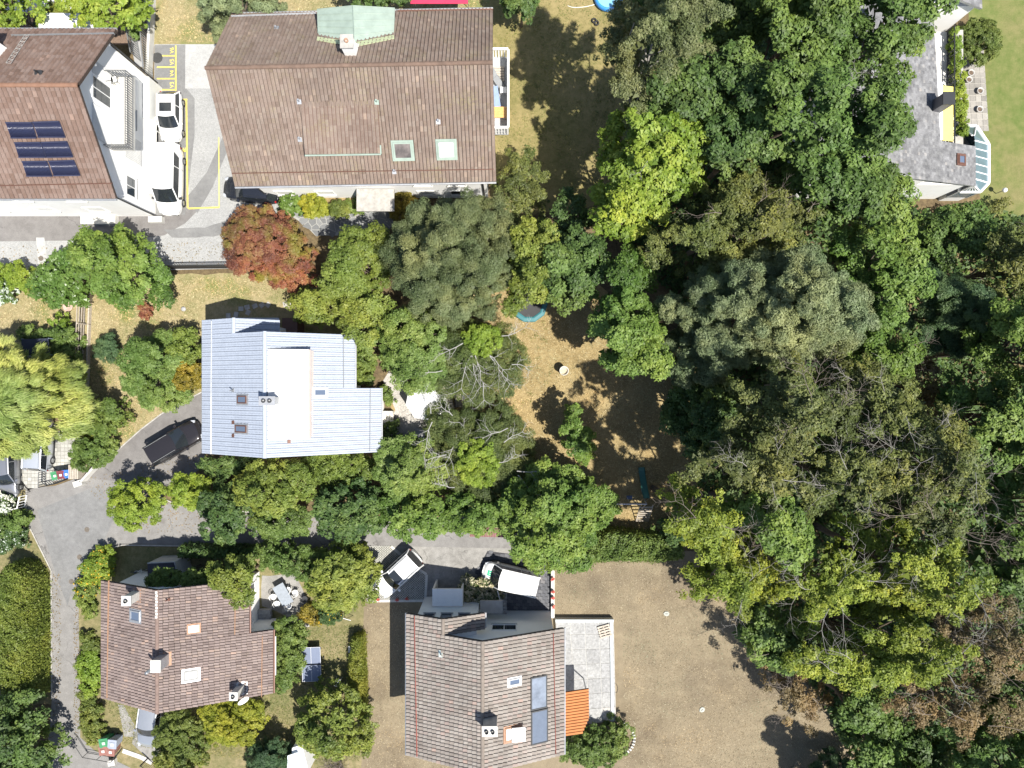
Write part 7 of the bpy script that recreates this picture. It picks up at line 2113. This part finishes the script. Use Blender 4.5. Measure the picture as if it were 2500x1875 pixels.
T("large green tree at the lane end", [(1235, 1210), (1290, 1165), (1340, 1135), (1390, 1160), (1440, 1180), (1490, 1220), (1510, 1265), (1470, 1290), (1440, 1330), (1420, 1370), (1370, 1395), (1310, 1395), (1260, 1360), (1225, 1290)], 8, 2, 'green', lobe=.8)
H_("leafy green hedge along the top of the tan lawn", [(1430, 1310), (1500, 1300), (1600, 1310), (1660, 1325), (1665, 1360), (1600, 1368), (1500, 1365), (1420, 1372)], 2.4, 'shrub')
T("dark shrub tree at the shaded corner of the play lawn", (1650, 1285, 40, 45), 4, 1, 'shade')

# --- shrub belt along the lane, south of the blue-roofed house
belt = [("lime green shrub at the west end of the lane belt", [(412, 1190), (450, 1160), (500, 1170), (510, 1220), (470, 1245), (425, 1235)], 4, 'limeshrub', .5),
        ("dark green tree second in the lane belt", [(480, 1235), (530, 1190), (590, 1200), (630, 1260), (600, 1310), (540, 1315), (500, 1290)], 5, 'shade', .7),
        ("tall mid green tree below the blue roof's south gable", [(575, 1190), (610, 1140), (680, 1125), (750, 1150), (765, 1210), (700, 1250), (620, 1240)], 6, 'goldgreen', .7),
        ("green shrub on the lane side of the belt", [(610, 1260), (680, 1240), (750, 1255), (760, 1300), (690, 1310), (630, 1305)], 4.5, 'shrub', .7),
        ("bluish green dense tree in the lane belt", [(765, 1220), (810, 1185), (880, 1180), (930, 1220), (930, 1290), (860, 1310), (790, 1300)], 5, 'shade', .7),
        ("pale bluish green tree below the gravel terrace", [(910, 1140), (950, 1085), (1020, 1080), (1075, 1130), (1070, 1200), (1010, 1220), (940, 1210)], 6, 'robinia', .7),
        ("green tree overhanging the lane opposite the white estate car", [(925, 1230), (1000, 1210), (1090, 1215), (1120, 1270), (1060, 1310), (970, 1312)], 5, 'green', .7),
        ("green tree overhanging the corrugated shelter", [(1080, 1220), (1160, 1215), (1230, 1230), (1240, 1285), (1180, 1300), (1110, 1300)], 5, 'green', .7),
        ("dark shrub in the shadow of the blue roof's south gable", [(700, 1130), (780, 1115), (870, 1115), (930, 1130), (880, 1170), (790, 1185)], 3, 'goldgreen', .6),
        ("shaded shrub strip under the blue roof's south edge", [(490, 1130), (570, 1122), (640, 1125), (600, 1150), (520, 1165)], 2, 'shade', .5)]
for l, o, h_, sp, lb in belt:
    T(l, o, h_, .8, sp, lobe=lb, group="lane belt trees", name="lane_tree")
T("yellow-green round tree at the driveway mouth", [(262, 1235), (285, 1190), (330, 1172), (370, 1185), (388, 1225), (370, 1262), (320, 1285), (275, 1270)], 4.2, .8, 'limeshrub', lobe=.6)

# --- west gardens
T("round bright green maple beside the gravel yard", [(165, 640), (175, 605), (210, 570), (265, 555), (310, 565), (345, 600), (365, 645), (382, 690), (368, 725), (320, 730), (260, 728), (215, 705), (185, 675)], 6.5, 1.2, 'green', lobe=.75)
S("glossy laurel bush beside the bright green maple", [(85, 670), (125, 640), (165, 612), (195, 650), (212, 700), (200, 742), (165, 735), (120, 742), (80, 720)], 2.6, 'laurel', lobe=.6)
S("lime bush at the left edge of the laurel", [(20, 665), (45, 645), (85, 655), (95, 690), (70, 715), (30, 700)], 2, 'limeshrub')
S("lime bush cut by the left edge", [(-40, 650), (10, 645), (28, 670), (20, 700), (-40, 705)], 2, 'limeshrub')
S("white flowering hydrangea at the left edge", [(-30, 690), (15, 688), (28, 705), (22, 728), (-30, 735)], 1.4, 'shrub', extra=[(M_FLOWER_W, .30, .10, "white_flowers")])
S("lime shrub above the canopy beside the wooden fence", [(128, 785), (145, 768), (165, 790), (168, 805), (140, 800)], 1.6, 'limeshrub')
S("green shrub directly left of the wooden fence", [(112, 810), (150, 800), (188, 815), (186, 850), (140, 852), (112, 835)], 1.8, 'shrub')
S("leafy shrub above the dark canopy", [(48, 815), (80, 800), (115, 805), (112, 828), (70, 832), (46, 830)], 1.6, 'shrub')
S("green shrub between the canopy and the wooden fence", [(110, 858), (150, 850), (190, 865), (192, 915), (150, 920), (115, 900)], 2.2, 'shrub')
T("weeping willow cut by the left edge", [(-120, 880), (-40, 845), (50, 850), (110, 870), (170, 895), (212, 940), (208, 990), (190, 1040), (150, 1070), (100, 1092), (50, 1110), (-20, 1125), (-120, 1110)], 8, 1.6, 'willow', wind=(.6, .3, -.1), name="willow_tree", cover=1.0, lobe=.95, zref=4.5)
S("small dark conifer bush on the straw lawn", (262, 850, 24, 30), 1.9, 'fir', lobe=.35)
T("large pale green bush on the straw lawn", [(300, 880), (325, 835), (370, 818), (420, 830), (445, 860), (425, 900), (415, 935), (445, 965), (415, 995), (370, 1003), (330, 970), (300, 935)], 4.6, .5, 'robinia', lobe=.65)
S("olive-gold shrub against the west eaves of the blue roof", [(428, 840), (455, 815), (492, 825), (496, 865), (455, 880), (428, 870)], 2.8, 'goldgreen')
S("golden yellow bush against the west eaves of the blue roof", [(410, 905), (440, 875), (492, 880), (496, 930), (470, 955), (425, 945)], 2.8, 'golden')
S("reddish sapling in the straw lawn", (356, 760, 11, 16), .9, 'red', lobe=.25)
T("green bush with dark top beside the fence", [(215, 1010), (240, 975), (285, 980), (302, 1010), (285, 1055), (240, 1065), (215, 1045)], 2.8, .4, 'shrub', lobe=.55)
S("dark green bush at the drive corner", [(178, 1105), (205, 1075), (250, 1068), (275, 1085), (272, 1125), (225, 1142), (185, 1130)], 2.2, 'shrub')
S("fine grass clump between the two drive bushes", (222, 1062, 22, 16), .9, 'thuja', lobe=.3)
S("white rose bush at the courtyard corner", [(-30, 1205), (20, 1205), (38, 1225), (25, 1250), (-30, 1255)], 1.5, 'rose', extra=[(M_FLOWER_W, .22, .14, "white_roses")])
S("shrub below the white railing", [(-30, 1255), (30, 1250), (62, 1255), (60, 1290), (10, 1310), (-30, 1310)], 1.6, 'shrub')
S("pale flowering shrub at the left edge of the verge", [(-30, 1285), (20, 1280), (52, 1300), (55, 1335), (10, 1345), (-30, 1350)], 1.4, 'rose', extra=[(M_FLOWER_W, .12, .05, "pale_flowers")])
H_("long olive green hedge along the lane", [(52, 1382), (70, 1362), (100, 1372), (120, 1400), (123, 1420), (123, 1680), (100, 1695), (60, 1680), (50, 1600), (48, 1480)], 2.5, 'hedge', zref=0)
T("dark tree in the bottom left corner", [(-80, 1745), (10, 1705), (70, 1720), (112, 1770), (118, 1830), (100, 1960), (-80, 1960)], 6, 1, 'maple2', zref=3)

H_("dark hedge added to form the shaded band south of the lane", [(440, 1336), (620, 1340), (622, 1362), (440, 1358)], 1.7, 'shade')  # added hedge in dark leaf, stands in for the band of shade here
plant("spruce_tree", "conifer just below the bottom edge whose shadow lies on the tan lawn", "tree", (2015, 1890, 75, 75), 12.5, .6, 'fir', prof='cone', zref=0, lobe=.6)
# --- around the long house and the apartment house
T("red Japanese maple in front of the long house", [(552, 560), (570, 515), (620, 492), (665, 500), (700, 530), (735, 570), (755, 625), (752, 680), (700, 692), (640, 680), (590, 668), (558, 625)], 5, 1, 'red', name="japanese_maple")
for l, o, h_, sp in (("leafy bush beside the downpipe of the long house", [(682, 490), (705, 482), (735, 495), (738, 515), (700, 512)], 1.5, 'laurel'),
                     ("round clipped lime bush in front of the long house", (767, 502, 26, 24), 1.6, 'yellowhedge'),
                     ("round clipped olive bush left of the entrance canopy", (821, 511, 25, 19), 1.3, 'olivehedge'),
                     ("low bush at the left end of the entrance canopy", (868, 504, 18, 11), .8, 'shrub'),
                     ("orange-tinged bush right of the entrance canopy", [(953, 500), (985, 478), (1022, 482), (1030, 515), (1000, 535), (960, 530)], 1.9, 'golden')):
    S(l, o, h_, sp, zref=h_ * .7)
T("bright lime maple behind the apartment house", [(160, 10), (185, -30), (345, -40), (352, 10), (345, 40), (305, 48), (280, 38), (250, 48), (215, 55), (190, 40), (165, 45)], 5.5, 1.8, 'lime', lobe=.6)
T("yellow-green tree in the top left corner", [(-40, 10), (0, -30), (70, -30), (92, 10), (85, 45), (40, 60), (0, 72), (-40, 60)], 5.5, 1.5, 'lime', lobe=.6, twigs=5, twigmat=M_PALEBARK, cover=.8)
S("tall grass clump between the two lime trees", (140, 42, 34, 30), 1.6, 'thuja', lobe=.4)
S("dark green low bush behind the apartment roof", (103, 62, 20, 14), 1.2, 'fir', lobe=.35)
S("small round bush beside the annex", (327, 76, 13, 13), 1.0, 'shrub', lobe=.3)
T("grey-green spreading pine between the two roofs", [(495, -20), (560, -50), (680, -40), (690, 0), (660, 25), (600, 30), (560, 60), (540, 78), (515, 50), (498, 20)], 7, 2, 'pine', name="pine_tree", cat="pine")
T("dark leafy branch tip at the top edge above the dormer", [(830, -40), (900, -40), (990, -30), (980, 2), (930, 12), (860, 4)], 5, 2, 'shade', lobe=.6)
T("dark leafy tree at the top edge near the red awning", [(1220, -50), (1320, -50), (1310, 5), (1280, 28), (1240, 12)], 6, 2, 'shade', lobe=.6)

# --- south-west garden
S("yellow flowering shrub row at the lane corner", [(205, 1375), (235, 1345), (268, 1345), (270, 1400), (240, 1430), (205, 1420)], 1.5, 'limeshrub', extra=[(M_FLOWER_O, .13, .03, "orange_flowers")])
S("shrub with orange flowers beside the lane", [(190, 1425), (215, 1415), (240, 1430), (232, 1465), (195, 1460)], 1.1, 'shrub', extra=[(M_FLOWER_O, .13, .03, "orange_flowers")])
S("low green shrubs on the lane verge, upper", [(195, 1470), (225, 1460), (232, 1500), (205, 1510)], .9, 'shrub')
S("low olive shrubs on the lane verge, middle", [(196, 1550), (225, 1545), (235, 1590), (205, 1600)], .8, 'olivehedge')
S("bright green shrubs on the lane verge", [(198, 1600), (232, 1592), (236, 1650), (230, 1700), (200, 1690)], 1.0, 'limeshrub')
S("long olive shrub border beside the lane's lower end", [(196, 1690), (228, 1690), (240, 1740), (248, 1800), (222, 1820), (200, 1780)], 1.0, 'olivehedge')
T("vine tree growing over the rosy roof's north-east corner", [(512, 1400), (545, 1368), (600, 1372), (622, 1405), (605, 1440), (608, 1475), (560, 1478), (520, 1445)], 5.8, 3.2, 'goldgreen', lobe=.55)
S("leafy creeper along the north edge of the rosy roof", [(365, 1405), (395, 1395), (450, 1402), (515, 1395), (515, 1425), (450, 1430), (400, 1437), (368, 1425)], 4.4, 'shrub', zb=3.0)
T("green shrub at the top of the paved corner", [(622, 1345), (680, 1330), (745, 1345), (765, 1390), (740, 1425), (690, 1395), (640, 1385)], 3.5, .5, 'shrub', lobe=.55)
T("dense green tree between the paved corner and the grass-grid parking", [(755, 1385), (790, 1348), (850, 1335), (900, 1355), (915, 1410), (900, 1465), (865, 1490), (815, 1500), (765, 1480), (750, 1430)], 4.5, .6, 'goldgreen', lobe=.6)
S("yellow shrub at the corner of the paving", [(735, 1490), (755, 1470), (775, 1490), (772, 1520), (745, 1518)], 1.2, 'golden')
S("rose bush with orange blooms below the dense tree", (802, 1505, 28, 18), 1.1, 'rose', extra=[(M_FLOWER_O, .12, .02, "rose_blooms")])
S("shaded creeper bush at the rosy house's steps", [(665, 1525), (700, 1505), (735, 1540), (738, 1600), (720, 1660), (690, 1700), (672, 1680), (675, 1600)], 2.4, 'shrub')
H_("yellow-green conifer hedge between the two south gardens", [(868, 1550), (888, 1545), (892, 1640), (894, 1740), (872, 1735), (858, 1680), (862, 1600)], 1.5, 'thuja', zref=.4)
T("green apple tree in the south-west garden", [(712, 1790), (730, 1730), (765, 1695), (800, 1690), (850, 1700), (885, 1740), (898, 1800), (880, 1850), (820, 1860), (760, 1855), (722, 1830)], 5, 1.2, 'goldgreen', lobe=.6, cover=.85)
S("large clipped yellow-green dome beside the rosy house", [(497, 1735), (530, 1712), (590, 1705), (640, 1720), (645, 1765), (610, 1805), (555, 1818), (510, 1795)], 3, 'yellowhedge', trunk=.1)
S("dark olive bush with hydrangea by the short drive", [(390, 1775), (410, 1740), (450, 1740), (495, 1765), (500, 1830), (480, 1900), (400, 1900), (380, 1840)], 3, 'olivehedge')
S("dark clipped conifer at the bottom edge", [(600, 1850), (630, 1815), (680, 1812), (704, 1845), (700, 1920), (610, 1920)], 3, 'fir', lobe=.45)
rt = thing("bare_shrub", "bare brown twiggy shrub at the bottom edge", "shrub", P(825, 1870, 0))
m = MB(); rnd = random.Random(5)
for k in range(46):
    a = rnd.uniform(0, 6.283); twig_spray(m, (rnd.uniform(-.4, .4), rnd.uniform(-.4, .4), 0), rnd, 1.5, .02, 2, Vector((math.cos(a) * .7, math.sin(a) * .7 + .2, .9)))
m.build("twigs", M_TWIG, rt)
# --- south house
S("shrub between the terrace and the stone edging", [(1356, 1850), (1385, 1810), (1430, 1795), (1480, 1785), (1522, 1752), (1535, 1790), (1528, 1830), (1480, 1862), (1420, 1862)], 2.4, 'shrub', lobe=.55)
S("hydrangea with dried pale blooms beside the delivery van", [(1118, 1440), (1140, 1415), (1175, 1412), (1215, 1425), (1228, 1455), (1200, 1475), (1150, 1478), (1120, 1465)], 1.5, 'rose', extra=[(M_DRYBLOOM, .24, .16, "dried_blooms")])
# --- north-east
S("large round clipped topiary on the green lawn", (2390, 100, 46, 50), 2.6, 'olivehedge')
S("planting strip on the slate house's balcony planter", [(2322, 70), (2338, 70), (2358, 330), (2342, 330)], 3.7, 'limeshrub', zb=3.1, zref=3.4, lobe=.3, name="planter_plants")
S("thin shrub at the lower end of the green lawn", (2445, 500, 30, 18), 1.6, 'beech')
